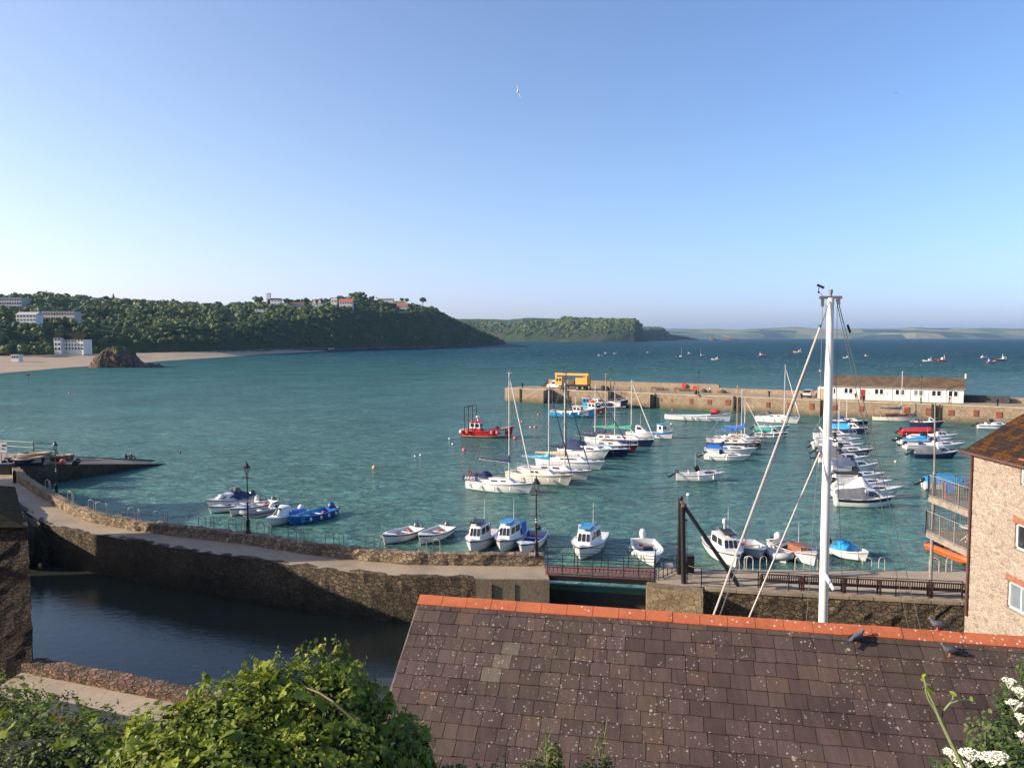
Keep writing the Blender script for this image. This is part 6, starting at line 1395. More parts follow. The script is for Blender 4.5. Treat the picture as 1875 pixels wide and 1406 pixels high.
# right group of speedboats
G2 = 'white speedboats in the right hand group'
t, H = cruiser('navy and red open boat with a small white cabin, farthest of right group', (1668, 780), (1728, 784), col=NAVY, stripe=REDP, motor=None, ch=.85, cu=(.55, .82), fr=(.9, 1.2), topc=WHITE, rail=False, group=G2, windscr=False); rails(t, H, .05, .4, .45)
cruiser('speedboat under a full bright red cover with white trim in the right hand group', (1650, 795), (1728, 796), col=REDP, stripe=WHITE, cov=REDC, covr=[(0, .15), (.4, .45), (.75, .5), (1, .2)], cabin_=False, motor=OUTB, cu=(.8, .9), fr=(.75, .8), rail=False, group=G2)
cruiser('white cabin speedboat with a rail at the bow, next nearer than the red covered boat', (1665, 804), (1752, 806), motor=OUTB, ch=.7, cu=(.55, .84), wins=((.2, .45, .3, .8), (.55, .8, .3, .8)), fr=(.75, .9), group=G2, tilt=70)
cruiser('white speedboat with two black outboards and a small blue cover in the right hand group', (1648, 812), (1742, 813), motor=OUTB, double_motor=True, ch=.4, cu=(.5, .84), cov=CYANC, covr=[(0, .0), (.45, .1), (.8, .55), (1, .3)], fr=(.7, .85), group=G2, tilt=75)
cruiser('white speedboat with red seats behind the navy cabin boat', (1658, 821), (1764, 823), motor=OUTB, ch=.45, cu=(.5, .85), fr=(.7, .9), group=G2, tilt=75, ant=True)
cruiser('navy hulled cabin boat with a charcoal canopy, nearest of the right hand group', (1672, 838), (1754, 839), col=NAVY, stripe=WHITE, cov=GREYC, covr=[(0, .3), (.5, .75), (1, .8)], motor=OUTB, ch=.85, cu=(.5, .85), fr=(.75, .95), group=G2, wins=((.2, .85, .3, .8),), windscr=False, tilt=70, rail=True)
cruiser('white and light blue motor boat beside the roof corner of the warehouse', (1790, 784), (1850, 786), motor=OUTB, side=CYANC, ch=.5, fr=(.7, .95), tilt=70)
cruiser('white motor boat under a bright blue tarpaulin behind the upper balcony', (1692, 894), (1790, 897), motor=OUTB, cov=CYANC, covr=[(0, .5), (.4, .9), (1, .75)], ch=.3, cu=(.6, .9), fr=(.8, .95), tilt=60)

# --- boats moored out in the bay ---
def farboat(label, px, py, Lpx, col, house=WHITE, mastpx=0, flip=False, flag=None, hpos=.45):
    p = at(px, py); L = Lpx / FPX * p.y; t = thing('moored_boat', label, 'fishing boat' if house else 'boat', (p.x, p.y, 0), (math.pi if flip else 0) + rnd.uniform(-.25, .25), 'boats moored out in the bay')
    H = Hull(L, max(2, L * .36), L * .11, L * .19, .8, L * .08, dip=.5); H.mesh([col, WHITE if col is not WHITE else NAVY, ANTIF], t, n=10); H.deck(DECKW, t, (.05, .8), g=.15, floor=.3, n=10)
    c = cabin_faces(H.x(hpos - .14), H.x(hpos + .12), L * .11, L * .1, .4, L * .24, L * .03, 0, .9); cabin(t, house, c, 'wheelhouse'); windows(t, c, side=((.15, .85, .55, .85),), front=((.1, .9, .55, .85),))
    m = mastpx / FPX * p.y if mastpx else L * .5; mb = MB(); mb.tube([(c[4].x, 0, .5), (c[4].x, 0, max(m, L * .45))], L * .008 + .03, 5); mb.build('mast', WOODP if mastpx else WFR, t)
    if flag: mb = MB(); mb.box((c[4].x, 0, m), (L * .2, .04, L * .12)); mb.build('flag', flag, t)
    return t
PKF = mat('pink_flag', (.6, .12, .22), .8)
for a in ((1099, 652, 9, WHITE, WHITE, 0, False), (1111, 649, 11, NAVY, WHITE, 0, False), (1126, 648, 6, WHITE, ORNG, 0, True), (1187, 646, 6, WHITE, WHITE, 0, False), (1243, 655, 14, MAROON, WHITE, 19, True), (1263, 648, 8, WHITE, WHITE, 0, False), (1286, 652, 10, MAROON, WHITE, 14, False),
          (1309, 659, 14, CREAM, WHITE, 0, True), (1397, 652, 16, REDP, WHITE, 0, False), (1460, 646, 17, mat('orange_yellow_paint', (.75, .38, .04), .4), WHITE, 0, True), (1549, 656, 13, WHITE, WHITE, 0, True), (1587, 653, 9, MAROON, WHITE, 0, False),
          (1698, 662, 18, mat('pale_grey_green', (.5, .56, .53), .4), WHITE, 0, True), (1722, 661, 23, REDP, WHITE, 0, True), (1802, 655, 11, WHITE, CREAM, 0, False), (1816, 664, 20, REDP, SKYB, 0, False), (1833, 660, 24, MAROON, WHITE, 0, False)):
    i = a[0]; labs = {1099: 'tiny white boat, leftmost of the boats in the bay', 1111: 'dark hulled boat with a white cabin, second from the left in the bay', 1126: 'tiny boat with an orange cabin near the left end of the bay boats', 1187: 'tiny lone white boat off the far cliff',
        1243: 'maroon fishing boat with a tall mast, left of the pair with masts', 1263: 'small white boat between the two masted boats', 1286: 'maroon fishing boat with a mast, right of the pair with masts', 1309: 'cream fishing boat nearest of the central bay group', 1397: 'white and red fishing boat on its own left of the yellow boat',
        1460: 'orange yellow fishing boat out in the bay', 1549: 'white boat just right of the tall mast in the bay', 1587: 'small maroon boat right of the tall mast in the bay', 1698: 'pale grey green boat above the pier building roof', 1722: 'red fishing boat with a pink flag above the pier building roof', 1802: 'small white boat upper left of the right end bay group', 1816: 'red and blue fishing boat with a flag at the right end', 1833: 'long low maroon boat with its cabin at the right end'}
    farboat(labs[i], *a[:3], a[3], a[4], a[5], a[6], PKF if i in (1722, 1816) else None, .3 if i != 1833 else .75)

# --- mooring buoys ---
def buoys(name, spots, mt, r, lab, grp):
    first = None
    for px, py, lab in spots:
        if first is None:
            mb = MB(); mb.ball((0, 0, r * .35), r, 10); mb.tube([(0, 0, r * 1.2), (0, 0, r * 1.5)], r * .15, 5); o = mb.build(name, mt, None, smooth=True); first = o
        else: o = first.copy(); COL.objects.link(o)
        o.location = at(px, py); s = rnd.uniform(.85, 1.2); o.scale = (s, s, s); tag(o, lab, 'buoy', grp)
PB_ = 'pink mooring buoys'
buoys('pink_buoy', ((956, 773, 'pink buoy left of the blue fishing boat, above the red trawler bow'), (986, 760, 'pink buoy just off the bow of the blue fishing boat'), (980, 783, 'pink buoy between two yacht masts below the blue fishing boat'), (943, 803, 'pink buoy at the stem of the red trawler'), (850, 825, 'pink buoy in front of the red trawler stern'), (1231, 751, 'pink buoy under the pier wall above the long launch'),
    (1424, 674, 'tiny pink buoy in the bay left of the yellow boat'), (1442, 661, 'tiny pink buoy nearest below the yellow boat in the bay'), (1292, 654, 'tiny pink buoy right of the masted boats in the bay'), (127, 721, 'left one of two pink buoys off the beach'), (138, 724, 'right one of two pink buoys off the beach')), PINKB, .24, '', PB_)
buoys('yellow_buoy', ((685, 857, 'yellowish buoy alone in the open harbour at left'), (1640, 846, 'yellow buoy in front of the navy canopied cabin boat at right')), YELB, .22, '', 'yellow mooring buoys')
buoys('pale_buoy', ((823, 804, 'pale buoy left of the red trawler, upper of two'), (829, 814, 'pale buoy left of the red trawler, lower of two'), (1260, 907, 'pale buoy in front of the lone sports boat'), (971, 783, 'small pale float beside the pink buoy between the masts'), (1229, 777, 'pale buoy below the stern of the long launch'), (1672, 667, 'tiny white buoy off the pier building roof, left of two'),
    (1686, 669, 'tiny white buoy off the pier building roof, right of two'), (1215, 644, 'tiny white buoy in the bay off the far cliff, right of two'), (1196, 641, 'tiny white buoy in the bay off the far cliff, left of two'), (1460, 664, 'tiny white buoy below the yellow boat in the bay'), (760, 836, 'small pale buoy in the open harbour, left of two'), (770, 834, 'small pale buoy in the open harbour, right of two')), FENDW, .17, '', 'pale mooring buoys')
# ------------------------------------------------------------ the long pier
W0p = Vector((-1.2, 191.5, 0)); W1p = Vector((33.6, 172.3, 0)); W2p = Vector((87, 141, 0)); W3p = W2p + (W2p - W1p).normalized() * 60
pd = (W2p - W0p).normalized(); pn = Vector((-pd.y, pd.x, 0))
pier = thing('stone_pier', 'long masonry pier with rust coloured fender plates closing the far side of the harbour', 'pier')
edge = [W0p, W1p, W2p, W3p]; PIW = 12.0
def onpier(px, off_=0.0):
    """point on the quay edge in the picture column px, moved off_ metres inland"""
    r = (px - CX) / FPX
    for a, b in zip(edge[:-1], edge[1:]):
        # depth along y approximates the camera depth
        for i in range(201):
            q = a.lerp(b, i / 200)
            if q.x / (q.y * math.cos(PITCH) + (CAMZ - PZ) * math.sin(PITCH)) >= r: return q + pn * off_
    return W3p
head = [W0p + Vector((-.6, .6, 0)), W0p + pn * 3 + Vector((-1.6, .6, 0)), W0p + pn * 8 + Vector((1.2, 1.2, 0)), W0p + pn * PIW + pd * 4]
foot_ = [p for p in (W3p + pn * PIW, W3p)]
mb = MB()
# recesses (steps) cut into the quay face: (px0, px1, depth)
def seg_poly():
    pts = [W0p]
    for px0, px1, dp in ((999, 1046, 2.6), (1112, 1150, 2.6), (1342, 1357, 1.4), (1500, 1509, 1.2), (1706, 1722, 1.6)):
        a, b = onpier(px0), onpier(px1); pts += [a, a + pn * dp, b + pn * dp, b]
    return pts + [W3p]
ep = seg_poly(); poly = [(p.x, p.y) for p in ep] + [(p.x, p.y) for p in foot_[:1]] + [(p.x, p.y) for p in head[::-1]]
mb.prism(poly, -3, PZ - .02); mb.build('masonry', PIERW, pier)
mb = MB(); mb.prism(poly, PZ, PZ + .006); top = mb; mb = MB(); mb.add([(x, y, PZ + .004) for x, y in poly], [tuple(range(len(poly)))]); o = mb.build('pier_deck', PDECK, fix=False); tag(o, kind='structure')
if o.data.polygons[0].normal.z < 0: o.data.flip_normals()
# coping along the edge
CPM = mat('pier_coping', (.42, .34, .22), .85, var=.2, vs=.8, bmp=.4, bs=5); mb = MB()
for a, b in zip(ep[:-1], ep[1:]):
    if abs((b - a).normalized().dot(pd)) < .9: continue
    n = max(1, int((b - a).length / 1.6)); an = math.atan2((b - a).y, (b - a).x)
    mb = MB()
    if True:
        for i in range(n):
            q = a.lerp(b, (i + .5) / n) + pn * .3; mb.box((q.x, q.y, PZ - .02 + rnd.uniform(-.01, .01)), ((b - a).length / n - .03, .75, .22), an)
    mb.build('coping', CPM, pier, bevel=.02)
# sea parapet, high as far as px 1290, then lower
hiP = [W0p + pd * 6.0 + pn * (PIW - 1.0)]; k = onpier(1290, PIW - 1.0); lo_end = W3p + pn * (PIW - 1.0)
mb = MB(); polywall(mb, [(hiP[0].x, hiP[0].y), (k.x, k.y)], PZ - .2, PZ + 1.85, 1.0, .03, 2.5, .7); polywall(mb, [(k.x, k.y), (lo_end.x, lo_end.y)], PZ - .2, PZ + 1.05, 1.0, .03, 2.5, .6); mb.build('sea_parapet', stone('pier_parapet_stone', [(.29, .225, .15), (.39, .31, .215), (.33, .255, .175)], .45, 1.5, (.22, .17, .12), .05, .5, .04, (.15, .11, .07), .3), pier, fix=True)
mb = MB(); q0 = hiP[0]; mb.add([q0 + Vector((0, 0, PZ + 1.83)), q0 + pn * -1.2 + pd * -1.6 + Vector((0, 0, PZ)), q0 + pn * 1.0 + pd * -2.2 + Vector((0, 0, PZ)), q0 + pn * 1 + Vector((0, 0, PZ + 1.83)), q0 + Vector((0, 0, PZ))], [(0, 1, 2, 3), (0, 4, 1)]); mb.build('parapet_end', PIERW, pier)
# fender plates
RUST = mat('rust_red_plate', (.21, .062, .035), .85, var=.4, vs=1.2, bmp=.4, bs=6)
for i, px in enumerate((1212, 1231, 1264, 1299, 1331, 1406, 1445, 1485, 1526, 1575, 1660, 1699, 1741, 1787, 1829)):
    q = onpier(px); big = 1.0 if px > 1500 else .9; s = rnd.uniform(.85, 1.1) * (.6 if px in (1212, 1231) else 1)
    mb = MB(); mb.box((q.x - pn.x * .08, q.y - pn.y * .08, 2.0 - .15 * rnd.random()), (1.1 * s * big * rnd.uniform(.8, 1.1), .12, 1.25 * s * rnd.uniform(.85, 1.1)), math.atan2(pd.y, pd.x)); mb.build('fender_plate', RUST, pier, bevel=.03)
DRK = mat('recess_timber', (.03, .025, .02), .8, var=.3)
for px in (1200, 1505, 1343, 1353, 953, 1012, 1040, 1707, 1721):
    q = onpier(px); mb = MB(); mb.box((q.x - pn.x * .12, q.y - pn.y * .12, .9), (.32, .3, 4.9), math.atan2(pd.y, pd.x)); mb.build('fender_pile', DRK, pier)
# stairs: flights descending inside the recesses, with a white handrail
for px0, px1 in ((999, 970), (1112, 1150), (1150, 1185)):
    pass
def stairs(pxa, pxb, dirn):
    a = onpier(pxa, -.05); n = 14; run = 6.0; mb = MB()
    for i in range(n):
        q = a + pd * dirn * run * i / n - pn * .7; z = PZ - .15 - i * .22; mb.box((q.x, q.y, (z - 2) / 2), (run / n + .01 * (i % 2), 1.5, z + 2), math.atan2(pd.y, pd.x))
    mb.build('stairs', PIERW, pier)
    mb = MB(); s = a - pn * 1.42; mb.tube([s + Vector((0, 0, PZ + .7)), s + pd * dirn * run + Vector((0, 0, .7))], .035, 5); mb.tube([s + Vector((0, 0, PZ - .1)), s + Vector((0, 0, PZ + .75))], .03, 5); mb.build('stair_rail', LG, pier)
stairs(998, 0, -1); stairs(1192, 0, -1)
# pier railings between the crane and the bench
railing('pier_railing', [tuple(onpier(1088, .5) + Vector((0, 0, PZ))), tuple(onpier(1235, .5) + Vector((0, 0, PZ)))], 1.05, 'thin railing along the pier edge above the steps', rails=(1., .5), post=3.0, r=.03)

# white building on the pier
PB = thing('pier_building', 'long white single storey building with a brown slate roof on the pier', 'building')
P0 = at(1497, 729, PZ); P1 = at(1764, 738, PZ); bd = (P1 - P0).normalized(); bnn = Vector((-bd.y, bd.x, 0)); BL = (P1 - P0).length; ban = math.atan2(bd.y, bd.x); PB.location = P0; PB.rotation_euler = (0, 0, ban)
PBW = mat('white_painted_wall', (.70, .665, .58), .8, var=.06, vs=.6, bmp=.15, bs=4); DP = 6.4; EH = 2.75; RG_ = 4.7
x0b = 1.6
mb = MB(); mb.box(((BL + x0b) / 2, DP / 2, EH / 2), (BL - x0b, DP, EH)); mb.add([(x0b, 0, EH), (x0b, DP, EH), (x0b, DP / 2, RG_ - .1)], [(0, 1, 2)]); mb.add([(BL, 0, EH), (BL, DP, EH), (BL, DP / 2, RG_ - .1)], [(2, 1, 0)]); mb.box((x0b / 2 + .0, 1.2, 1.15), (x0b, 2.4, 2.3)); mb.build('wall', PBW, PB)
SLB = rockland('brown_roof_slate', (.15, .105, .075), (.2, .145, .1), None, .5, .8)
mb = MB()
for i in range(12):
    f0_, f1_ = i / 12, (i + 1) / 12
    for s in (1, -1):
        ya = (-.35 + (DP / 2 + .35) * f0_); yb = (-.35 + (DP / 2 + .35) * f1_); za = EH - .12 + (RG_ - EH + .12) * f0_; zb_ = EH - .12 + (RG_ - EH + .12) * f1_
        if s < 0: ya, yb = DP - ya, DP - yb
        mb.add([(x0b - .3, ya, za + .05), (BL + .3, ya, za + .05), (BL + .3, yb, zb_), (x0b - .3, yb, zb_), (x0b - .3, ya, za), (BL + .3, ya, za)], [(0, 1, 2, 3), (4, 5, 1, 0)])
mb.tube([(x0b - .3, DP / 2, RG_), (BL + .3, DP / 2, RG_)], .09, 6); mb.build('roof', SLB, PB)
mb = MB(); mb.box((BL / 2 + .8, -.38, EH - .1), (BL - x0b + .5, .1, .12)); mb.build('gutter', mat('grey_gutter', (.3, .28, .25), .6), PB)
def pbx(px):      # picture column -> distance along the front wall
    r = (px - CX) / FPX; lo, hi = 0, BL
    for _ in range(40):
        m_ = (lo + hi) / 2; q = P0 + bd * m_
        if q.x / (q.y * math.cos(PITCH) + 12.7 * math.sin(PITCH)) < r: lo = m_
        else: hi = m_
    return lo
WG = WFR
for px, wd, ht, zc in ((1527.5, .85, 1.25, 1.65), (1553, 1.75, 1.15, 1.75), (1609, 1.75, 1.15, 1.75), (1647, 1.75, 1.15, 1.75), (1681, 1.75, 1.15, 1.75), (1714, 1.75, 1.15, 1.75), (1744.5, 1.75, 1.15, 1.75)):
    x = pbx(px); mb = MB(); mb.box((x, -.02, zc), (wd, .1, ht)); W = mb.build('window', WG, PB); mb = MB(); n = 2 if wd > 1 else 1
    for k in range(n): mb.box((x + (k - (n - 1) / 2) * wd / n * 1.0, -.08, zc), (wd / n - .34 / n * 1.6, .02, ht - .2))
    mb.build('pane', GLASSL if px == 1681 else GLASS, W); mb = MB(); mb.box((x, -.06, zc - ht / 2 - .05), (wd + .2, .18, .08)); mb.build('sill', mat('cream_sill', (.6, .55, .45), .8), W)
x = pbx(1579); mb = MB(); mb.box((x, -.03, 1.05), (.95, .08, 2.1)); D_ = mb.build('door', mat('dark_red_door', (.26, .02, .02), .5), PB); mb = MB(); mb.ball((x + .35, -.09, 1.05), .05, 6); mb.build('handle', CHROME, D_)
x = pbx(1506); mb = MB(); mb.box((.8, -.04, 1.05), (.9, .08, 1.95)); mb.build('door', mat('buff_door', (.42, .3, .2), .6), PB)
for px in (1623, 1589): mb = MB(); mb.box((pbx(px), -.03, 1.5), (.5, .04, .8)); mb.build('notice_board', mat('notice_board_grey', (.5, .52, .5), .5, var=.3, vs=8), PB)
for px in (1633, 1666, 1699, 1731): mb = MB(); mb.tube([(pbx(px), -.06, .1), (pbx(px), -.06, EH - .15)], .05, 5); mb.build('downpipe', WG, PB)
mb = MB(); mb.box((BL * .78 + 6.2, DP / 2, RG_ + .4), (.25, .25, .9)); mb.build('flue', WG, PB)

# yellow crane truck
YEL = mat('crane_yellow', (.60, .30, .045), .45, var=.12); YD = mat('tyre_rubber', (.02, .02, .02), .8)
cr = thing('crane_truck', 'yellow mobile crane truck with its boom folded level, parked on the pier', 'crane truck', tuple(at(1040, 709, PZ)), math.atan2(pd.y, pd.x) + math.pi)
cr.location = onpier(1037, 3.4) + Vector((0, 0, PZ))
# local +x points to the cab (left in the picture)
mb = MB(); mb.box((0, 0, 1.15), (8.2, 2.2, .35)); mb.box((-.3, 0, .85), (6.6, 1.3, .35)); mb.build('chassis', BLACKP, cr)
mb = MB()
c = cabin_faces(2.5, 4.4, 1.2, 1.2, 1.0, 2.1, .25, 0, .97); cabin(cr, YEL, c, 'cab'); windows(cr, c, side=((.12, .45, .5, .88), (.55, .88, .5, .88)), front=((.06, .94, .5, .88),))
mb = MB(); mb.box((-2.4, 0, 2.15), (2.6, 2.3, 1.6)); mb.box((-3.9, 0, 2.3), (.7, 2.3, 1.9)); mb.build('counterweight_housing', YEL, cr, bevel=.05)
mb = MB(); mb.box((.2, 0, 1.8), (1.6, 1.6, .9)); mb.build('engine', mat('oily_brown', (.12, .06, .03), .7, var=.5), cr)
mb = MB()
mb.box((.1, .5, 3.75), (9.0, .6, .55)); mb.box((4.25, .5, 3.2), (.5, .6, 1.1)); mb.build('boom', YEL, cr, bevel=.03)
mb = MB(); mb.tube([(-3.8, .5, 3.7), (-1.0, -.9, 1.9)], .16, 6); mb.tube([(-3.9, .5, 2.9), (-3.9, .5, 3.8)], .2, 6); mb.build('boom_strut', YEL, cr)
mb = MB(); mb.box((4.4, .5, 2.6), (.3, .3, .5)); mb.tube([(4.4, .5, 2.9), (4.4, .5, 3.6)], .04, 5); mb.build('hook_block', BLACKP, cr)
for x in (3.0, -1.6, -3.0):
    for s in (1, -1): mb = MB(); mb.lathe((x, s * 1.0, .52), [(.1, -.16), (.5, -.16), (.52, 0), (.5, .16), (.1, .16)], 14, axis='Y'); w_ = mb.build('wheel', YD, cr, smooth=True); mb = MB(); mb.lathe((x, s * 1.0, .52), [(.2, -.18), (.22, .18)], 10, axis='Y'); mb.build('rim', GALV, w_)
for x in (1.9, -4.0):
    for s in (1, -1): mb = MB(); mb.box((x, s * 1.25, .5), (.2, .2, .98)); mb.build('outrigger', BLACKP, cr)
# vans
def van(label, px, off_, L, col, rz, nm='parked_van', cat='van', hh=1.95, glass=True):
    v = thing(nm, label, cat, tuple(onpier(px, off_) + Vector((0, 0, PZ))), rz); W = 1.8
    prof = [(-L / 2, .3), (-L / 2, hh - .1), (-L / 2 + .15, hh), (L * .14, hh), (L * .3, hh * .62), (L * .46, hh * .5), (L / 2, hh * .42), (L / 2, .3)]
    mb = MB(); a = [(x, -W / 2 + (.12 if z > hh * .6 else 0), z) for x, z in prof]; b = [(x, W / 2 - (.12 if z > hh * .6 else 0), z) for x, z in prof]; n = len(prof)
    mb.add(a + b, [(i, (i + 1) % n, (i + 1) % n + n, i + n) for i in range(n)] + [tuple(range(n))[::-1], tuple(range(n, 2 * n))]); mb.build('body', col, v, bevel=.06, fix=True)
    mb = MB(); mb.add([(L * .155, -W / 2 + .2, hh * .95), (L * .155, W / 2 - .2, hh * .95), (L * .3, W / 2 - .1, hh * .65), (L * .3, -W / 2 + .1, hh * .65)], [(0, 1, 2, 3)]); mb.v = [(p[0] + .03, p[1], p[2] + .03) for p in mb.v]; mb.build('windscreen', GLASS, v)
    for s in (1, -1):
        mb = MB(); y = s * (W / 2 - .05); mb.add([(L * .02, y, hh * .58), (L * .26, y, hh * .6), (L * .15, y, hh * .88), (L * .02, y, hh * .88)], [(0, 1, 2, 3)]); mb.v = [(p[0], p[1] + s * .04, p[2]) for p in mb.v]; mb.build('side_window', GLASS, v)
        for x in (-L * .3, L * .3): mb = MB(); mb.lathe((x, s * (W / 2 - .12), .33), [(.08, -.11), (.31, -.11), (.33, 0), (.31, .11), (.08, .11)], 12, axis='Y'); w_ = mb.build('wheel', YD, v, smooth=True); mb = MB(); mb.lathe((x, s * (W / 2 - .12), .33), [(.17, -.12), (.17, .12)], 8, axis='Y'); mb.build('rim', GALV, w_)
        mb = MB(); mb.box((L / 2 - .03, s * W * .36, hh * .38), (.1, .3, .16)); mb.build('headlight', FENDW, v)
    mb = MB(); mb.box((L / 2 + .02, 0, .42), (.12, W * .9, .2)); mb.box((-L / 2 - .02, 0, .42), (.12, W * .9, .2)); mb.build('bumper', BLACKP, v); return v
van('white panel van parked on the pier beside the yellow crane truck', 1000, 5.6, 4.6, WHITE, math.atan2(pd.y, pd.x) + math.pi)
van('pale car parked on the pier at the left end of the white building', 1467, 7.2, 4.0, mat('pale_car_paint', (.5, .48, .42), .3), math.atan2(-pn.y, -pn.x), 'parked_car', 'car', 1.55)
# small things on the pier
def bollard(label, px, off_, h=.75, r=.22):
    mb = MB(); mb.lathe((0, 0, 0), [(r * 1.2, 0), (r * .8, .1), (r * .75, h * .7), (r * 1.1, h * .8), (r * 1.05, h * .95), (r * .5, h)], 10); o = mb.build('bollard', IRON, None, smooth=True, loc=onpier(px, off_) + Vector((0, 0, PZ))); tag(o, label, 'bollard', 'iron bollards on the pier')
for px, lab in ((953, 'iron bollard at the left end of the pier'), (1405, 'iron bollard on the pier above the white yacht'), (1465, 'iron bollard near the pale parked car'), (1580, 'iron bollard in front of the red door'), (1825, 'large iron bollard on the pier right of the white building')): bollard(lab, px, .9, 1.4 if px in (953, 1825, 1405) else 1.1, .24)
def lifering(label, px, z=1.0, offp=PIW - 1.5):
    t = thing('lifebuoy_stand', label, 'lifebuoy', tuple(onpier(px, offp) + Vector((0, 0, PZ))), math.atan2(pd.y, pd.x)); mb = MB(); mb.tube([(0, 0, 0), (0, 0, z + .3)], .05, 6); mb.build('post', IRON, t)
    mb = MB(); rows = []
    for i in range(14):
        a = 2 * math.pi * i / 14; rows.append([((.42 + .14 * math.cos(b)) * math.cos(a), -.15 + .1 * math.sin(b), z + .4 + (.42 + .14 * math.cos(b)) * math.sin(a)) for b in np.linspace(0, 2 * math.pi, 7)[:-1]])
    mb.grid(rows + [rows[0]], close=True); mb.build('ring', REDC, t, smooth=True)
    mb = MB(); mb.box((0, -.1, z + .4), (.8, .06, .5)); mb.build('back_board', REDP, t)
lifering('large red lifebuoy housing against the high pier parapet', 1226); lifering('small red lifebuoy on a post right of the pier bench', 1251, .6, PIW - 3)
for px, L, lab in ((1223, 3.6, 'long dark bench against the pier parapet under the red lifebuoy'), (1176, 3.0, 'pale bench with dark bags against the pier parapet')):
    t = make_bench(L); t['label'] = lab; t.location = onpier(px, PIW - 2.2) + Vector((0, 0, PZ)); t.rotation_euler = (0, 0, math.atan2(pd.y, pd.x) + math.pi)
for px, w_, h_, lab, mm_ in ((1094, 1.7, 1.3, 'dark heap of nets beside the rear of the crane truck', BLACKC), (1101, 1.2, 1.1, 'smaller dark heap of nets right of the larger heap', BLACKC), (1265, 1.5, .9, 'grey green heap of nets near the pier parapet', mat('net_green', (.06, .075, .05), .9, var=.4)), (1301, 2.0, .8, 'green heap of rope at the parapet step', MATS['net_green'] if 'net_green' in MATS else BLACKC), (1293, 1.3, .35, 'low red fish box pile on the pier', REDC)):
    mb = MB(); rows = []
    for j in range(6):
        f = j / 5; rows.append([(w_ / 2 * (1 - f ** 2) * math.cos(a) + .12 * mnoise.noise(Vector((a, f * 3, px))), w_ / 2 * (1 - f ** 2) * math.sin(a), h_ * f ** .6 + .15 * mnoise.noise(Vector((a * 2, f * 4, px)))) for a in np.linspace(0, 2 * math.pi, 15)[:-1]])
    mb.grid(rows, close=True); o = mb.build('net_heap', mm_, None, loc=onpier(px, 3.4 if px < 1200 else PIW - 2.4) + Vector((0, 0, PZ))); tag(o, lab, 'net heap')
mb = MB(); mb.lathe((0, 0, 0), [(.28, 0), (.32, .1), (.34, .8), (.3, .95), (.1, 1.02)], 10); tag(mb.build('litter_bin', IRON, None, loc=onpier(1268, 2.2) + Vector((0, 0, PZ)), smooth=True), 'dark litter bin on the pier left of the thin lamp post', 'litter bin')
mb = MB(); mb.box((0, 0, .7), (8.5, .9, 1.4)); o = mb.build('pot_stack', mat('stacked_pots', (.05, .05, .055), .9, var=.7, vs=2.5, bmp=1, bs=3), None, loc=onpier(1803, 9.8) + Vector((0, 0, PZ)), bevel=.1); o.rotation_euler = (0, 0, math.atan2(pd.y, pd.x)); tag(o, 'long dark stack of crab pots against the parapet right of the white building', 'crab pots')

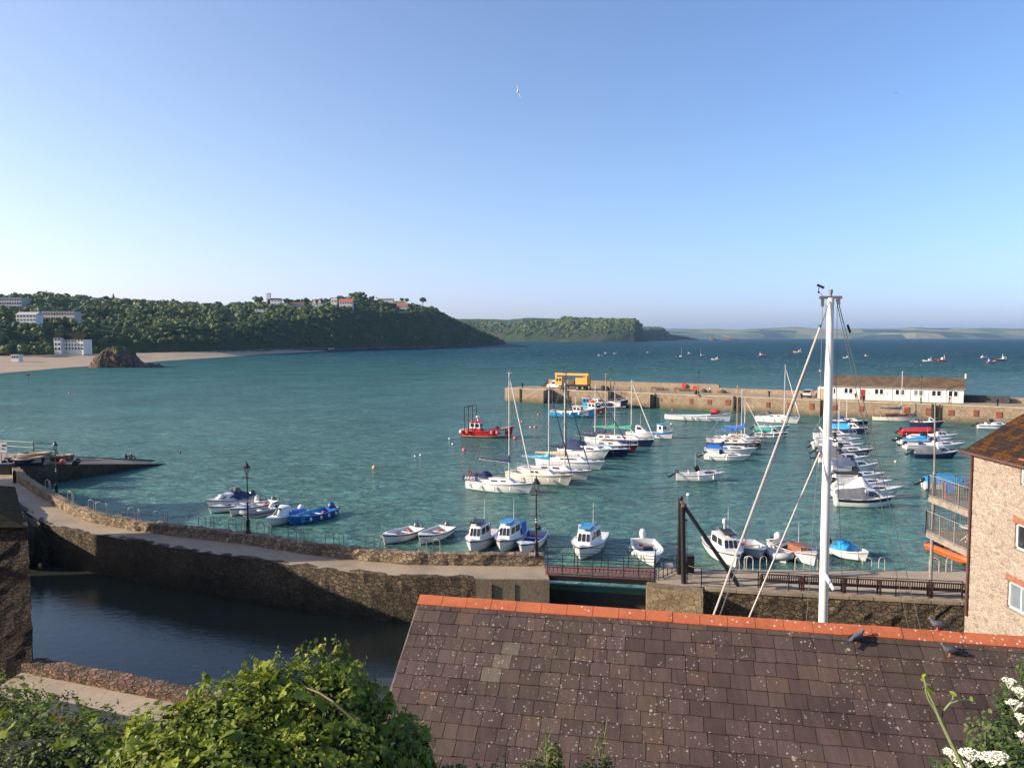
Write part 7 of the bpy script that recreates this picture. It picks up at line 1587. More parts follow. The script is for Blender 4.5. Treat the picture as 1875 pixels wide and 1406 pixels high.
# ------------------------------------------------------------ people
SKIN = mat('skin', (.42, .24, .17), .6, var=.05)
def person(label, loc, rz, top, legs, pose='stand', hair=(.06, .04, .03), h=1.7):
    t = thing('person', label, 'person', tuple(loc), rz); s = h / 1.7
    J = {'pel': (0, 0, .92), 'wa': (0, 0, 1.08), 'ch': (.0, 0, 1.3), 'nk': (.01, 0, 1.47), 'hd': (.03, 0, 1.56), 'tp': (.03, 0, 1.68), 'hl': (0, .1, .88), 'kl': (.05, .11, .48), 'al': (0, .11, .06), 'tl': (.16, .12, .03), 'hr': (0, -.1, .88), 'kr': (-.02, -.11, .48), 'ar': (-.12, -.11, .07), 'tr': (.03, -.12, .03),
         'sl': (0, .19, 1.4), 'el': (-.03, .26, 1.13), 'wl': (.08, .27, .9), 'dl': (.12, .27, .8), 'sr': (0, -.19, 1.4), 'er': (.0, -.26, 1.13), 'wr': (.12, -.25, .92), 'dr': (.17, -.25, .83)}
    if pose == 'walk': J.update(kl=(.16, .1, .5), al=(.2, .1, .06), tl=(.36, .1, .05), kr=(-.05, -.1, .48), ar=(-.28, -.1, .14), tr=(-.18, -.1, .03), el=(-.16, .24, 1.14), wl=(-.14, .25, .92), er=(.1, -.24, 1.14), wr=(.26, -.22, .98))
    if pose == 'bend': J.update(ch=(.28, 0, 1.2), wa=(.1, 0, 1.06), nk=(.42, 0, 1.27), hd=(.5, 0, 1.28), tp=(.6, 0, 1.3), sl=(.34, .18, 1.2), sr=(.34, -.18, 1.2), el=(.42, .22, .95), er=(.42, -.22, .95), wl=(.5, .2, .75), wr=(.5, -.2, .75), dl=(.53, .2, .67), dr=(.53, -.2, .67))
    if pose == 'sit':
        for k_ in list(J): J[k_] = (J[k_][0], J[k_][1], J[k_][2] - .74)
        J.update(kl=(.42, .14, .5), al=(.5, .13, .06), tl=(.66, .13, .04), kr=(.42, -.14, .48), ar=(.5, -.13, .06), tr=(.66, -.13, .04), hl=(.05, .1, .14), hr=(.05, -.1, .14), wl=(.34, .16, .42), wr=(.34, -.16, .42), dl=(.4, .14, .4), dr=(.4, -.14, .4), el=(.1, .27, .42), er=(.1, -.27, .42))
    rad = dict(pel=.14, wa=.125, ch=.145, nk=.06, hd=.1, tp=.07, hl=.1, kl=.065, al=.045, tl=.035, hr=.1, kr=.065, ar=.045, tr=.035, sl=.07, el=.05, wl=.035, dl=.03, sr=.07, er=.05, wr=.035, dr=.03)
    E = [('pel', 'wa'), ('wa', 'ch'), ('ch', 'nk'), ('nk', 'hd'), ('hd', 'tp'), ('pel', 'hl'), ('hl', 'kl'), ('kl', 'al'), ('al', 'tl'), ('pel', 'hr'), ('hr', 'kr'), ('kr', 'ar'), ('ar', 'tr'), ('ch', 'sl'), ('sl', 'el'), ('el', 'wl'), ('wl', 'dl'), ('ch', 'sr'), ('sr', 'er'), ('er', 'wr'), ('wr', 'dr')]
    ks = list(J); me = bpy.data.meshes.new('body'); me.from_pydata([tuple(c * s for c in J[k]) for k in ks], [(ks.index(a), ks.index(b)) for a, b in E], []); o = bpy.data.objects.new('body', me); COL.objects.link(o)
    sk = o.modifiers.new('skin', 'SKIN'); me.skin_vertices[0].data[0].use_root = True
    for i, k in enumerate(ks): me.skin_vertices[0].data[i].radius = (rad[k] * s, rad[k] * s)
    sb = o.modifiers.new('sub', 'SUBSURF'); sb.levels = 1; sb.render_levels = 1
    dg = bpy.context.evaluated_depsgraph_get(); me2 = bpy.data.meshes.new_from_object(o.evaluated_get(dg)); bpy.data.objects.remove(o)
    me2.materials.clear()
    for m_ in (top, legs, SKIN, mat('hair_%.2f' % hair[0], hair, .8)): me2.materials.append(m_)
    P = {k: Vector(J[k]) * s for k in ks}
    for f in me2.polygons:
        c_ = f.center; k = min(ks, key=lambda q: (P[q] - c_).length); f.material_index = 1 if k in ('hl', 'kl', 'al', 'tl', 'hr', 'kr', 'ar', 'tr', 'pel') else (3 if k == 'tp' else (2 if k in ('hd', 'nk', 'wl', 'dl', 'wr', 'dr') else 0)); f.use_smooth = True
    o = bpy.data.objects.new('body', me2); COL.objects.link(o); o.parent = t; return t
PK = mat('pink_cloth', (.6, .25, .25), .8); DK = mat('dark_cloth', (.025, .027, .035), .85); WC = mat('white_cloth', (.62, .6, .56), .8); BLC = mat('pale_blue_cloth', (.3, .4, .55), .8)
person('person in a pink top bending beside the parked car on the pier', onpier(1480, 5.6) + Vector((0, 0, PZ)), R(180), PK, BLC, 'bend'); person('person in a pink top standing near the end door of the pier building', onpier(1486, 6.2) + Vector((0, 0, PZ)), R(-60), PK, DK)
person('person in white crouching over beside the pier building door', onpier(1492, 5.4) + Vector((0, 0, PZ)), R(20), WC, DK, 'bend')
person('person in dark clothes standing left of the red door', onpier(1563, 1.9) + Vector((0, 0, PZ)), R(-90), DK, DK); person('person in white clothes walking in front of the pier building', onpier(1569, 1.5) + Vector((0, 0, PZ)), R(-150), WC, WC, 'walk')
person('person in dark clothes walking below the rightmost window of the pier building', onpier(1735, 1.3) + Vector((0, 0, PZ)), ban + math.pi, DK, DK, 'walk'); person('person in a pale shirt standing by the parapet step', onpier(1287, 5.0) + Vector((0, 0, PZ)), R(-100), WC, DK)
sp = [at(230, 841, .28), at(240, 842, .22)]
person('person in black sitting on the slipway, left of the pair', sp[0], R(20), DK, DK, 'sit', (.3, .28, .25)); person('person in black sitting on the slipway, right of the pair', sp[1], R(10), DK, DK, 'sit', (.3, .28, .25))
t = person('swimmer standing chest deep in the water off the slipway', at(330, 829, 0) + Vector((0, 0, -1.25)), R(200), DK, DK, 'stand', (.03, .03, .03))
# walkers on the far beach
for px, py, lab in ((349, 652, 'tiny walker on the beach near the water, left of the pair'), (375, 645, 'tiny walker under the cliffs on the beach, right of the pair')):
    q = at(px, py, .9); person(lab, q, R(40), DK, DK, 'walk')

# ------------------------------------------------------------ slipway clutter
def trailer_boat(label, px0, py0, px1, py1, z, col, inner, h=(.5, .75), B=1.9, lift=.35):
    a, b = at(px0, py0, z), at(px1, py1, z); L = (b - a).length; c = (a + b) / 2; t = thing('beached_boat', label, 'rowing boat', (c.x, c.y, z + lift), math.atan2((b - a).y, (b - a).x)); H = Hull(L, B, h[0], h[1], .7, .3); H.mesh([col, WHITE, col], t); H.deck(inner, t, (.05, .88), g=.08, floor=.08); thwart(t, H, (.3, .5, .7), inner, .36); strake(t, H, WOOD); return t
trailer_boat('long dark navy gig lying on the slipway behind the parapet', 34, 853, 84, 853, 2.55, NAVY, WOODP); trailer_boat('grey rowing boat beyond the navy gig on the slipway', 40, 842, 96, 843, 2.5, mat('weathered_grey_paint', (.2, .2, .19), .7), WOODP, (.45, .6), 1.6); trailer_boat('weathered brown dinghy on the slipway right of the lamp post', 92, 845, 137, 846, 2.1, mat('brown_grey_paint', (.17, .13, .1), .7), WOODP, (.4, .55), 1.5)
tr = thing('boat_trailer', 'empty galvanised boat trailer with two black wheels on the slipway', 'trailer', tuple(at(146, 851, 1.85)), R(20)); mb = MB(); mb.tube([(-1.8, .5, .45), (1.5, .5, .5), (2.6, 0, .5)], .05, 5); mb.tube([(-1.8, -.5, .45), (1.5, -.5, .5), (2.6, 0, .5)], .05, 5); mb.box((-.3, 0, .35), (.1, 1.7, .1)); mb.tube([(-1.6, .5, .45), (-1.6, .5, 1.5)], .05, 5); mb.build('frame', GALV, tr)
for s in (1, -1): mb = MB(); mb.lathe((-.3, s * .85, .32), [(.06, -.09), (.3, -.09), (.32, 0), (.3, .09), (.06, .09)], 12, axis='Y'); mb.build('wheel', YD, tr, smooth=True)
mb = MB(); mb.ball((0, 0, .3), .32, 10); tag(mb.build('pink_buoy', PINKB, None, smooth=True, loc=at(115, 850, 2.3)), 'large orange pink buoy lying on the slipway beside the lamp post', 'buoy')
railing('slipway_railing', [tuple(at(0, 825, 2.75)), tuple(at(62, 829, 2.75)), tuple(at(104, 832, 2.3))], 1.2, 'thin railing along the far side of the slipway', rails=(1., .5), post=6, r=.035)
sn = thing('notice_sign', 'white notice board with blue marks at the far left end of the path', 'sign', tuple(at(8, 846, QZ))); mb = MB(); mb.tube([(-.3, 0, 0), (-.3, 0, 2.2)], .04, 5); mb.tube([(.3, 0, 0), (.3, 0, 2.2)], .04, 5); mb.build('post', GALV, sn); mb = MB(); mb.box((0, -.05, 1.6), (.72, .05, 1.1)); pl_ = mb.build('panel', WFR, sn); mb = MB(); mb.box((.08, -.09, 1.8), (.4, .02, .18)); mb.box((-.05, -.09, 1.45), (.3, .02, .12)); mb.build('marking', NAVYC, pl_)
mb = MB(); mb.lathe((0, 0, 0), [(.16, 0), (.14, .1), (.13, 1.0), (.16, 1.05), (.1, 1.15)], 10); tag(mb.build('bollard', IRON, None, smooth=True, loc=at(27, 884, QZ)), 'dark iron bollard beside the path at the far left', 'bollard')
bin_ = MB(); bin_.box((0, 0, .5), (1.1, .7, 1.0)); bin_.box((0, 0, 1.03), (1.2, .8, .08)); tag(bin_.build('storage_bin', BLACKP, None, loc=at(13, 868, QZ), bevel=.05), 'dark storage bin at the left end of the parapet', 'bin')
bk2 = thing('parked_moped', 'dark moped leaning at the far left end of the path', 'moped', tuple(at(20, 852, QZ)), R(10))
for x in (-.6, .6): mb = MB(); mb.lathe((x, 0, .3), [(.05, -.06), (.28, -.06), (.3, 0), (.28, .06), (.05, .06)], 12, axis='Y'); mb.build('wheel', YD, bk2, smooth=True)
mb = MB(); mb.tube([(-.6, 0, .3), (-.2, 0, .6), (.3, 0, .5), (.45, 0, .95)], .07, 6); mb.box((-.25, 0, .75), (.6, .25, .15)); mb.box((0, 0, .45), (.4, .25, .3)); mb.build('frame', BLACKP, bk2); mb = MB(); mb.tube([(.42, -.3, 1.0), (.42, .3, 1.0)], .025, 5); mb.build('handlebar', BLACKP, bk2)
beacon = thing('channel_marker', 'thin red topped marker post in the shallow water near the beach', 'marker', tuple(at(52, 706))); mb = MB(); mb.tube([(0, 0, -1), (0, 0, 3.4)], .07, 6); mb.build('post', MAROON, beacon); mb = MB(); mb.box((0, 0, 3.6), (.7, .7, .6)); mb.build('topmark', MAROON, beacon)

# ------------------------------------------------------------ buildings on the headland
def far_house(label, px0, px1, pyb, pye, pyr, D, wallc=None, roofc=None, depth=9, wins=(0, 0), rz=0, flat=False, tower=None, name='white_house', gables=0):
    a, b = atY(px0, pyb, D), atY(px1, pyb, D); W = b.x - a.x; ze = atY(px0, pye, D).z - a.z; zr = atY(px0, pyr, D).z - a.z
    t = thing(name, label, 'house' if not flat else 'apartment block', ((a.x + b.x) / 2, D, a.z), rz); wallc = wallc or PBW; roofc = roofc or MATS['dark_roof_slate']
    mb = MB(); mb.box((0, depth / 2, (ze - 3) / 2), (W, depth, ze + 3)); mb.build('wall', wallc, t)
    if flat: mb = MB(); mb.box((0, depth / 2, ze + .2), (W + .6, depth + .6, .4)); mb.build('roof', roofc, t)
    else:
        mb = MB(); x = W / 2 + .5; mb.add([(-x, -.5, ze - .2), (x, -.5, ze - .2), (x, depth + .5, ze - .2), (-x, depth + .5, ze - .2), (-x + (0 if not tower else 2), depth / 2, zr), (x, depth / 2, zr)], [(0, 1, 5, 4), (2, 3, 4, 5), (1, 2, 5), (3, 0, 4), (3, 2, 1, 0)]); mb.build('roof', roofc, t)
    r_, c_ = wins
    for i in range(r_):
        for j in range(c_):
            x = -W / 2 + W * (j + .5) / c_; z = ze * (i + .55) / r_; ww = min(1.6, W / c_ * .5); hh_ = min(1.5, ze / r_ * .5); mb = MB(); mb.box((x, -.06, z), (ww, .14, hh_)); mb.build('window', GLASS, t)
    if tower:
        x, w_, h_ = tower; mb = MB(); mb.box((x, 2, h_ / 2), (w_, 4, h_)); mb.box((x, 2, h_ + .3), (w_ + .6, 4.6, .6)); mb.lathe((x, 2, h_ + .6), [(.7, 0), (.7, 1.6), (.1, 2.6)], 8); mb.build('tower', wallc, t)
    for gx_ in range(gables):
        x = -W / 2 + W * (gx_ + .5) / gables * 1.0; mb = MB(); mb.add([(x - W * .18, -.6, ze - 1), (x + W * .18, -.6, ze - 1), (x, -.6, zr), (x - W * .18, depth / 2, ze - 1), (x + W * .18, depth / 2, ze - 1), (x, depth / 2, zr)], [(0, 1, 2), (1, 4, 5, 2), (3, 0, 2, 5)]); mb.build('gable', wallc, t)
    return t
GREYW = mat('grey_concrete', (.42, .41, .38), .8, var=.1); RTILE = mat('red_roof_tile', (.42, .12, .06), .8, var=.2); PALEP = mat('pale_pink_render', (.5, .42, .37), .8, var=.1); BROWNR = mat('brown_roof_far', (.12, .07, .05), .8)
far_house('white beach house with dark roof and three floors of windows at the left cliff foot', 106, 155, 642, 621, 610, 540, wins=(3, 8), roofc=MATS['dark_roof_slate'], rz=R(-8), gables=0)
h_ = far_house('gabled left wing of the white beach house with a steep dark roof', 99, 112, 643, 618, 611, 537, wins=(3, 2))
far_house('grey flat roofed apartment block at the top left of the headland', -15, 40, 572, 546, 546, 705, GREYW, GREYW, 14, (4, 12), flat=True, name='apartment_block')
far_house('white terraced building below the grey apartment block', 30, 66, 596, 576, 571, 585, wins=(3, 6), roofc=GREYW)
far_house('long pale low flats with a pinkish part among the trees', 78, 137, 588, 571, 571, 630, PALEP, GREYW, 10, (2, 12), flat=True, name='low_flats')
far_house('white house at the left of the tower house on the headland', 467, 483, 575, 565, 562, 980, wins=(2, 3)); far_house('white house with a slim corner tower on the headland skyline', 490, 513, 566, 548, 546, 1060, wins=(3, 4), tower=(-7.5, 5, 21))
far_house('long low house between the tower house and the gabled house', 530, 556, 566, 558, 553, 1070, wallc=PALEP, roofc=BROWNR, wins=(1, 6)); far_house('white house with steep brown gables on the headland', 571, 590, 563, 555, 548, 1080, roofc=BROWNR, wins=(2, 3), gables=2); far_house('small grey house left of the red roofed house', 606, 616, 556, 549, 546, 1100, roofc=GREYW, wins=(1, 2))
far_house('white house with a large red tiled roof and balconies on the headland', 621, 645, 565, 553, 547, 1090, roofc=RTILE, wins=(2, 5)); far_house('long low white building on the grass at the headland top', 692, 720, 551, 547, 545.5, 1280, roofc=GREYW, wins=(1, 9)); far_house('white bungalow with a red roof near the end of the headland', 727, 746, 566, 560, 555, 1230, roofc=RTILE, wins=(1, 4))
far_house('small pale beach hut at the left edge of the beach', 20, 34, 658, 650.5, 650, 440, flat=True, roofc=GREYW, depth=4, wins=(1, 3), name='beach_hut')
far_house('small white shelter half hidden in the trees on the slope', 423, 431, 588, 584, 583, 930, flat=True, roofc=GREYW, depth=4, name='shelter')
# grass on the headland top and a pale field among the trees
GR = mat('cliff_top_grass', (.13, .16, .05), .95, var=.2, vs=.05)
for px0, px1, py0, py1, D in ((695, 742, 556, 551, 1290), (386, 402, 566, 560, 980)):
    mb = MB(); a, b, c, d = atY(px0, py0, D - 40), atY(px1, py0, D - 40), atY(px1, py1, D + 30), atY(px0, py1, D + 30); mb.quad(a, b, c, d); tag(mb.build('grass', GR), kind='structure')
# trees one can tell apart on the skyline
TRK = mat('bark', (.07, .05, .035), .9)
def far_tree(label, px, pyb, pyt, D, kind='round', wd=1.0, seed=0):
    a = atY(px, pyb, D); h = atY(px, pyt, D).z - a.z; t = thing('pine_tree' if kind != 'round' else 'round_tree', label, 'tree', (a.x, D, a.z)); mb = MB(); mb.tube([(0, 0, -6), (.2, 0, h * .5), (0, 0, h * .92)], [h * .04, h * .025, h * .01], 6)
    for k in range(4): an = k * 1.7; mb.tube([(0, 0, h * (.4 + .1 * k)), (h * .2 * math.cos(an), h * .2 * math.sin(an), h * (.55 + .1 * k))], [h * .015, h * .006], 4)
    mb.build('trunk', TRK, t); rr = random.Random(seed); P = []
    if kind == 'spire':
        for k in range(9): f = k / 8; P.append((0, 0, h * (.15 + .8 * f), h * .16 * (1.08 - f) + .3))
    else:
        for k in range(14): an = rr.uniform(0, 6.28); q = rr.uniform(0, 1); P.append((h * .34 * wd * q * math.cos(an), h * .34 * wd * q * math.sin(an), h * (.68 + .2 * rr.uniform(-1, 1) * (1 - q * .6)), h * rr.uniform(.1, .19)))
    o = crowns('crown', P, WOODS, 40, .6, seed + 20); o.parent = t
for i, a in enumerate((('dark round tree left of the white tower house', 471, 565, 541, 1010, 'round', 1.3), ('lone round headed pine standing up near the end of the headland', 774, 562, 543, 1330, 'round', .9), ('tall dark clump of trees on the highest point of the headland', 657, 556, 532, 1235, 'round', 1.9),
     ('pointed conifer standing above the wooded skyline at left', 208, 556, 536, 945, 'spire'), ('small umbrella pine on the headland, left of the red bungalow', 735, 556, 545, 1310, 'round', 1.3), ('small pine on the headland, right of the red bungalow', 745, 557, 546, 1320, 'round', 1.2), ('rounded tree right of the white tower house', 527, 566, 545, 1080, 'round', 1.3),
     ('rounded tree above the long low house', 561, 563, 544, 1100, 'round', 1.5), ('tall broad tree behind the white flats at left', 45, 560, 536, 830, 'round', 1.5), ('tree standing behind the small grey house', 545, 563, 546, 1090, 'round', 1.1), ('dark pine clump right of the highest trees', 683, 556, 541, 1270, 'round', 1.4), ('big dark tree below the apartment block at the left edge', 12, 600, 565, 600, 'round', 1.6))): far_tree(*a, seed=i)

# ------------------------------------------------------------ white mast of the yacht in the basin
ys_ = thing('basin_yacht', 'yacht in the inner basin whose tall thick white mast rises behind the slate roof', 'sailing boat')
YD_ = 22.5
tb_, bt_ = atY(1521, 546, YD_), atY(1507, 1140, YD_); dirm = (bt_ - tb_).normalized(); base = tb_ + dirm * ((tb_.z - .9) / -dirm.z); ys_.location = (base.x, base.y, 0); yaw = R(166); ys_.rotation_euler = (0, 0, yaw)
Mi = (Matrix.Translation(ys_.location) @ Matrix.Rotation(yaw, 4, 'Z')).inverted()
def lo(p): return Mi @ p
MW = mat('white_painted_spar', (.74, .72, .67), .4, var=.1, vs=1.2)
H = Hull(10.5, 3.2, 1.0, 1.35, .65, 1.0); off_h = MB()
hullo = H.mesh([WHITE, NAVY, ANTIF], ys_); dko = H.deck(WHITE, ys_, (.07, .27), g=.3, floor=.5)
for o in (hullo, dko): o.location = (.3, 0, 0)
c = cabin_faces(H.x(.29) + .3, H.x(.72) + .3, 1.0, .75, 1.0, .5, .7, 0, .82, z1=1.15); cabin(ys_, WHITE, c); windows(ys_, c, side=((.15, .45, .3, .75), (.55, .8, .3, .75)))
mb = MB(); P = [lo(base + (tb_ - base) * f) for f in (0, .3, .6, .85, .96, 1)]; mb.tube(P, [.132, .132, .128, .118, .10, .10], 20); mb.build('mast', MW, ys_, smooth=True)
mb = MB(); p = lo(tb_); mb.box((p.x, p.y, p.z + .02), (.62, .12, .08)); mb.lathe((p.x, p.y, p.z + .05), [(.04, 0), (.04, .08), (.055, .09), (.055, .2)], 10); mb.box((p.x + .22, p.y, p.z - .12), (.08, .1, .25)); mb.box((p.x - .22, p.y, p.z - .1), (.08, .1, .2)); mb.build('masthead_fitting', mat('weathered_alloy', (.16, .15, .14), .5, metal=.4), ys_)
wv = lo(atY(1499, 534, YD_)); mb = MB(); mb.tube([p + Vector((.2, 0, .05)), wv], .008, 4); mb.tube([wv, wv + Vector((0, 0, .12))], .012, 4); mb.ball(tuple(wv + Vector((0, 0, -.02))), .035, 6); mb.box(tuple(wv + Vector((-.05, 0, .15))), (.22, .012, .07), ry=R(-25)); mb.build('wind_vane', BLACKP, ys_)
def line(name, pts, r, m_=None): mb = MB(); mb.tube([lo(q) for q in pts], r, 5); return mb.build(name, m_ or ALU, ys_)
def ext(p, q, z): d = (q - p).normalized(); return p + d * ((p.z - z) / -d.z)
fs0 = atY(1519, 552, YD_ - .1); fs1 = atY(1306, 1127, YD_ - 1.0); fur0 = fs0.lerp(fs1, .085); line('forestay', [fs0, ext(fs0, fs1, 1.3)], .012, WIRE); line('furled_forestay', [fur0, ext(fs0, fs1, 1.5)], .027, mat('cream_furling_spar', (.55, .5, .42), .5))
fs2 = atY(1318, 1126, YD_ - 1.0); line('halyard', [fs0, ext(fs0, fs2, 1.3)], .016, WIRE)
fs3 = atY(1501, 828, YD_); fs4 = atY(1374, 1124, YD_ - 1.5); line('lower_shroud', [fs3, ext(fs3, fs4, 1.2)], .024, MATS['cream_furling_spar'])
for a, b, r in (((1531, 548), (1560, 680), .012), ((1534, 549), (1572, 700), .014)): 
    q0, q1 = atY(*a, YD_), atY(*b, YD_ + .6); line('backstay', [q0, ext(q0, q1, 1.2)], r, WIRE)
q0, q1 = atY(1506, 560, YD_), atY(1500, 800, YD_ + .2); line('shroud', [q0, q1, ext(q1, atY(1478, 1120, YD_ + .4), 1.1)], .008, WIRE); q0, q1 = atY(1533, 556, YD_), atY(1531, 803, YD_ + .1); line('shroud', [q0, q1, ext(q1, atY(1545, 1120, YD_ + .2), 1.1)], .008, WIRE)
line('shroud', [atY(1512, 556, YD_), atY(1513, 803, YD_ - .3)], .008, WIRE)
mb = MB(); a, b, m_ = lo(atY(1500, 781, YD_ + .2)), lo(atY(1531, 806, YD_ - .3)), lo(atY(1514, 800, YD_)); mb.tube([a, m_, b], [.02, .035, .02], 6); mb.build('spreader', MW, ys_)
mb = MB(); a, b = lo(atY(1507, 1045, YD_)), lo(atY(1527, 1080, YD_ - .6)); mb.tube([a, b], [.07, .05], 8); mb.build('spinnaker_pole_end', MW, ys_); mb = MB(); q = lo(atY(1500, 596, YD_ - .2)); mb.ball(tuple(q), (.05, .05, .035), 6); q = lo(atY(1555, 603, YD_ + .2)); mb.build('block', GREENC, ys_)
mb = MB(); a, b = lo(atY(1552, 595, YD_ + .15)), lo(atY(1557, 609, YD_ + .2)); mb.tube([a, b], .035, 6); mb.build('insulator', BLACKP, ys_)

# ------------------------------------------------------------ birds
GW = mat('gull_white', (.75, .74, .72), .7); GG = mat('gull_grey_wing', (.28, .3, .34), .7); PG = mat('pigeon_grey', (.10, .105, .125), .6, var=.3, vs=12); PGD = mat('pigeon_dark', (.035, .036, .045), .5)
def gull(label, px, py, Y, s=1., bank=60, rz=0.):
    t = thing('flying_gull', label, 'gull', tuple(atY(px, py, Y)), rz); t.rotation_euler = (R(bank), R(10), rz); mb = MB(); mb.tube([(-.3, 0, 0), (-.18, 0, 0), (0, 0, 0), (.16, 0, .01), (.24, 0, .03), (.3, 0, .02)], [.02, .05, .075, .055, .045, .012], 8); mb.build('body', GW, t, smooth=True)
    for k in (1, -1):
        mb = MB(); mb.grid([[(.1, k * .04, .03), (-.1, k * .04, .03)], [(.16, k * .25, .1), (-.06, k * .28, .08)], [(.12, k * .45, .1), (-.05, k * .45, .08)], [(-.05, k * .72, .03), (-.1, k * .7, .02)]]); w_ = mb.build('wing', GG, t); s_ = w_.modifiers.new('solid', 'SOLIDIFY'); s_.thickness = .012
    t.scale = (s, s, s)
gull('large gull banking high in the middle of the sky', 948, 168, 70, 1.1, 75, R(100)); gull('small distant gull high in the right of the sky', 1640, 171, 160, .8, 20, R(30)); gull('tiny gull above the bay in the middle of the sky', 1024, 307, 300, 1, 10, 0); gull('tiny gull low in the sky right of the middle', 1439, 400, 260, 1, 60, R(60)); gull('white gull flying in front of the dark headland cliff', 607, 615, 250, 1, 10, R(20))
def bird(label, loc, rz, s=1., body=PG, name='pigeon', cat='pigeon', crouch=0):
    t = thing(name, label, cat, tuple(loc), rz); t.scale = (s, s, s); mb = MB()
    mb.tube([(-.19, 0, .085), (-.1, 0, .11), (-.02, 0, .125), (.06, 0, .14), (.1, 0, .185), (.115, 0, .215), (.135, 0, .23), (.16, 0, .222)], [.02, .05, .068, .062, .036, .028, .031, .012], 10); mb.build('body', body, t, smooth=True)
    for k in (1, -1):
        mb = MB(); mb.ball((-.05, k * .05, .13), (.12, .025, .045), 8); mb.build('wing', PGD if body is PG else GG, t, smooth=True); mb = MB(); mb.tube([(0, k * .03, .08), (.005, k * .03, 0)], .006, 4)
        for a in (-.5, 0, .5): mb.tube([(.005, k * .03, .004), (.04 * math.cos(a), k * .03 + .03 * math.sin(a), .003)], .004, 4)
        mb.build('leg', PINKB, t)
    mb = MB(); mb.grid([[(-.16, -.02, .1), (-.16, .02, .1)], [(-.3, -.035, .06), (-.3, .035, .06)]]); q = mb.build('tail', PGD, t); s_ = q.modifiers.new('solid', 'SOLIDIFY'); s_.thickness = .01
    mb = MB(); mb.tube([(.16, 0, .222), (.185, 0, .214)], [.008, .002], 5); mb.build('beak', BLACKP, t); return t
def onroof(px, py):
    """point of the slate plane seen at a picture point"""
    o_ = Vector((0, 0, CAMZ)); d_ = at(px, py, 0) - o_; k = (rl - o_).dot(nrm) / d_.dot(nrm); return o_ + d_ * k + nrm * .025
bird('grey pigeon standing on the slates just below the ridge, right of the mast', onroof(1569, 1181), R(25), .95); bird('dark pigeon facing left on the slates at the right side of the roof', onroof(1738, 1203), R(165), .85)
r_ = onroof(1712, 1147); q = rl + ud * ((r_ - rl).dot(ud)) + Vector((0, 0, .05)); bird('pigeon crouching on top of the terracotta ridge', q, R(155), .85)
bird('white gull standing on top of the pier lamp post', at(1501, 727, PZ) + Vector((0, 0, 5.35)), R(180), 2.0, GW, 'perched_gull', 'gull')
# ------------------------------------------------------------ foreground plants
LEAFM = leaf_mat('vine_leaf', [(0, (.05, .085, .016)), (.35, (.13, .18, .02)), (.7, (.29, .33, .035)), (1, (.52, .50, .08))], .5, .35, 1.6, .3)
LEAFF = leaf_mat('hedge_leaf', [(0, (.04, .07, .016)), (.5, (.11, .145, .03)), (1, (.31, .31, .08))], .55, .3, 1.5, .35)
def leafshape(kind):
    if kind == 'palm':      # five lobed leaf, folded a little on its midrib
        P = [(0, 0), (.22, -.08), (.5, .02), (.36, .2), (.56, .42), (.3, .46), (.24, .72), (0, 1.0)]
        L = P + [(-x, y) for x, y in P[::-1][1:-1]]
    else: P = [(0, 0), (.2, .18), (.28, .45), (.18, .75), (0, 1.0)]; L = P + [(-x, y) for x, y in P[::-1][1:-1]]
    V = np.array([(x, y, .22 * abs(x) - .12 * y * y) for x, y in L] + [(0, .42, .0)]); n = len(L); F = np.array([(i, (i + 1) % n, n) for i in range(n)]); return V, F
LS = {k: leafshape(k) for k in ('palm', 'oval')}
def leaves(name, pts, mt, kind='oval', seed=0, up=.5):
    """pts: array (n, 7): x y z, outward normal, size"""
    rg = np.random.default_rng(seed); V0, F0 = LS[kind]; n = len(pts); P = np.asarray(pts)
    nr = P[:, 3:6] + rg.normal(0, .55, (n, 3)) + (0, 0, up); nr /= np.linalg.norm(nr, axis=1)[:, None]
    a = rg.normal(0, 1, (n, 3)) + (0, -.2, -.5); u = a - nr * (a * nr).sum(1)[:, None]; u /= np.linalg.norm(u, axis=1)[:, None]; v = np.cross(nr, u)
    s = P[:, 6][:, None]; V = (P[:, None, :3] + (V0[None, :, 0:1] * v[:, None] + (V0[None, :, 1:2] - .4) * u[:, None] + V0[None, :, 2:3] * nr[:, None]) * s[:, None]).reshape(-1, 3)
    F = (F0[None] + (np.arange(n) * len(V0))[:, None, None]).reshape(-1, 3); at_ = np.repeat(np.clip(rg.beta(2, 2.6, n) + rg.normal(0, .06, n), 0, 1), len(F0))
    return fastmesh(name, V, F, mt, attr=at_)
def blobpts(blobs, dens, size, seed, shell=.35, zmin=None, cut=None):
    """points through the outer shell of several ellipsoids: (cx,cy,cz,rx,ry,rz)"""
    rg = np.random.default_rng(seed); out = []
    for b in blobs:
        area = 4 * math.pi * ((b[3] * b[4]) ** 1.6 / 3 + (b[3] * b[5]) ** 1.6 / 3 + (b[4] * b[5]) ** 1.6 / 3) ** (1 / 1.6); n = int(area * dens)
        d = rg.normal(0, 1, (n, 3)); d /= np.linalg.norm(d, axis=1)[:, None]
        bumpy = np.array([.26 * mnoise.noise(Vector((q * 2.2 + b[:3]).tolist())) + .16 * mnoise.noise(Vector((q * 6 + b[:3]).tolist())) for q in d])
        r = 1 - shell * rg.random(n) ** 1.6 + bumpy + .10 * (rg.random(n) > .96); p = d * r[:, None] * b[3:6] + np.array(b[:3])
        nn = d / np.array(b[3:6]); nn /= np.linalg.norm(nn, axis=1)[:, None]; s = size * rg.uniform(.55, 1.35, n); out.append(np.column_stack([p, nn, s]))
    P = np.concatenate(out)
    if cut is not None: P = P[cut(P)]
    return P
def B_(px, py, Y, rx, ry, rz): p = atY(px, py, Y); return (p.x, p.y, p.z, rx, ry, rz)
front = lambda P: P[:, 4] < .55
core_mat = mat('shaded_stems', (.02, .026, .01), .95, var=.4, vs=6)
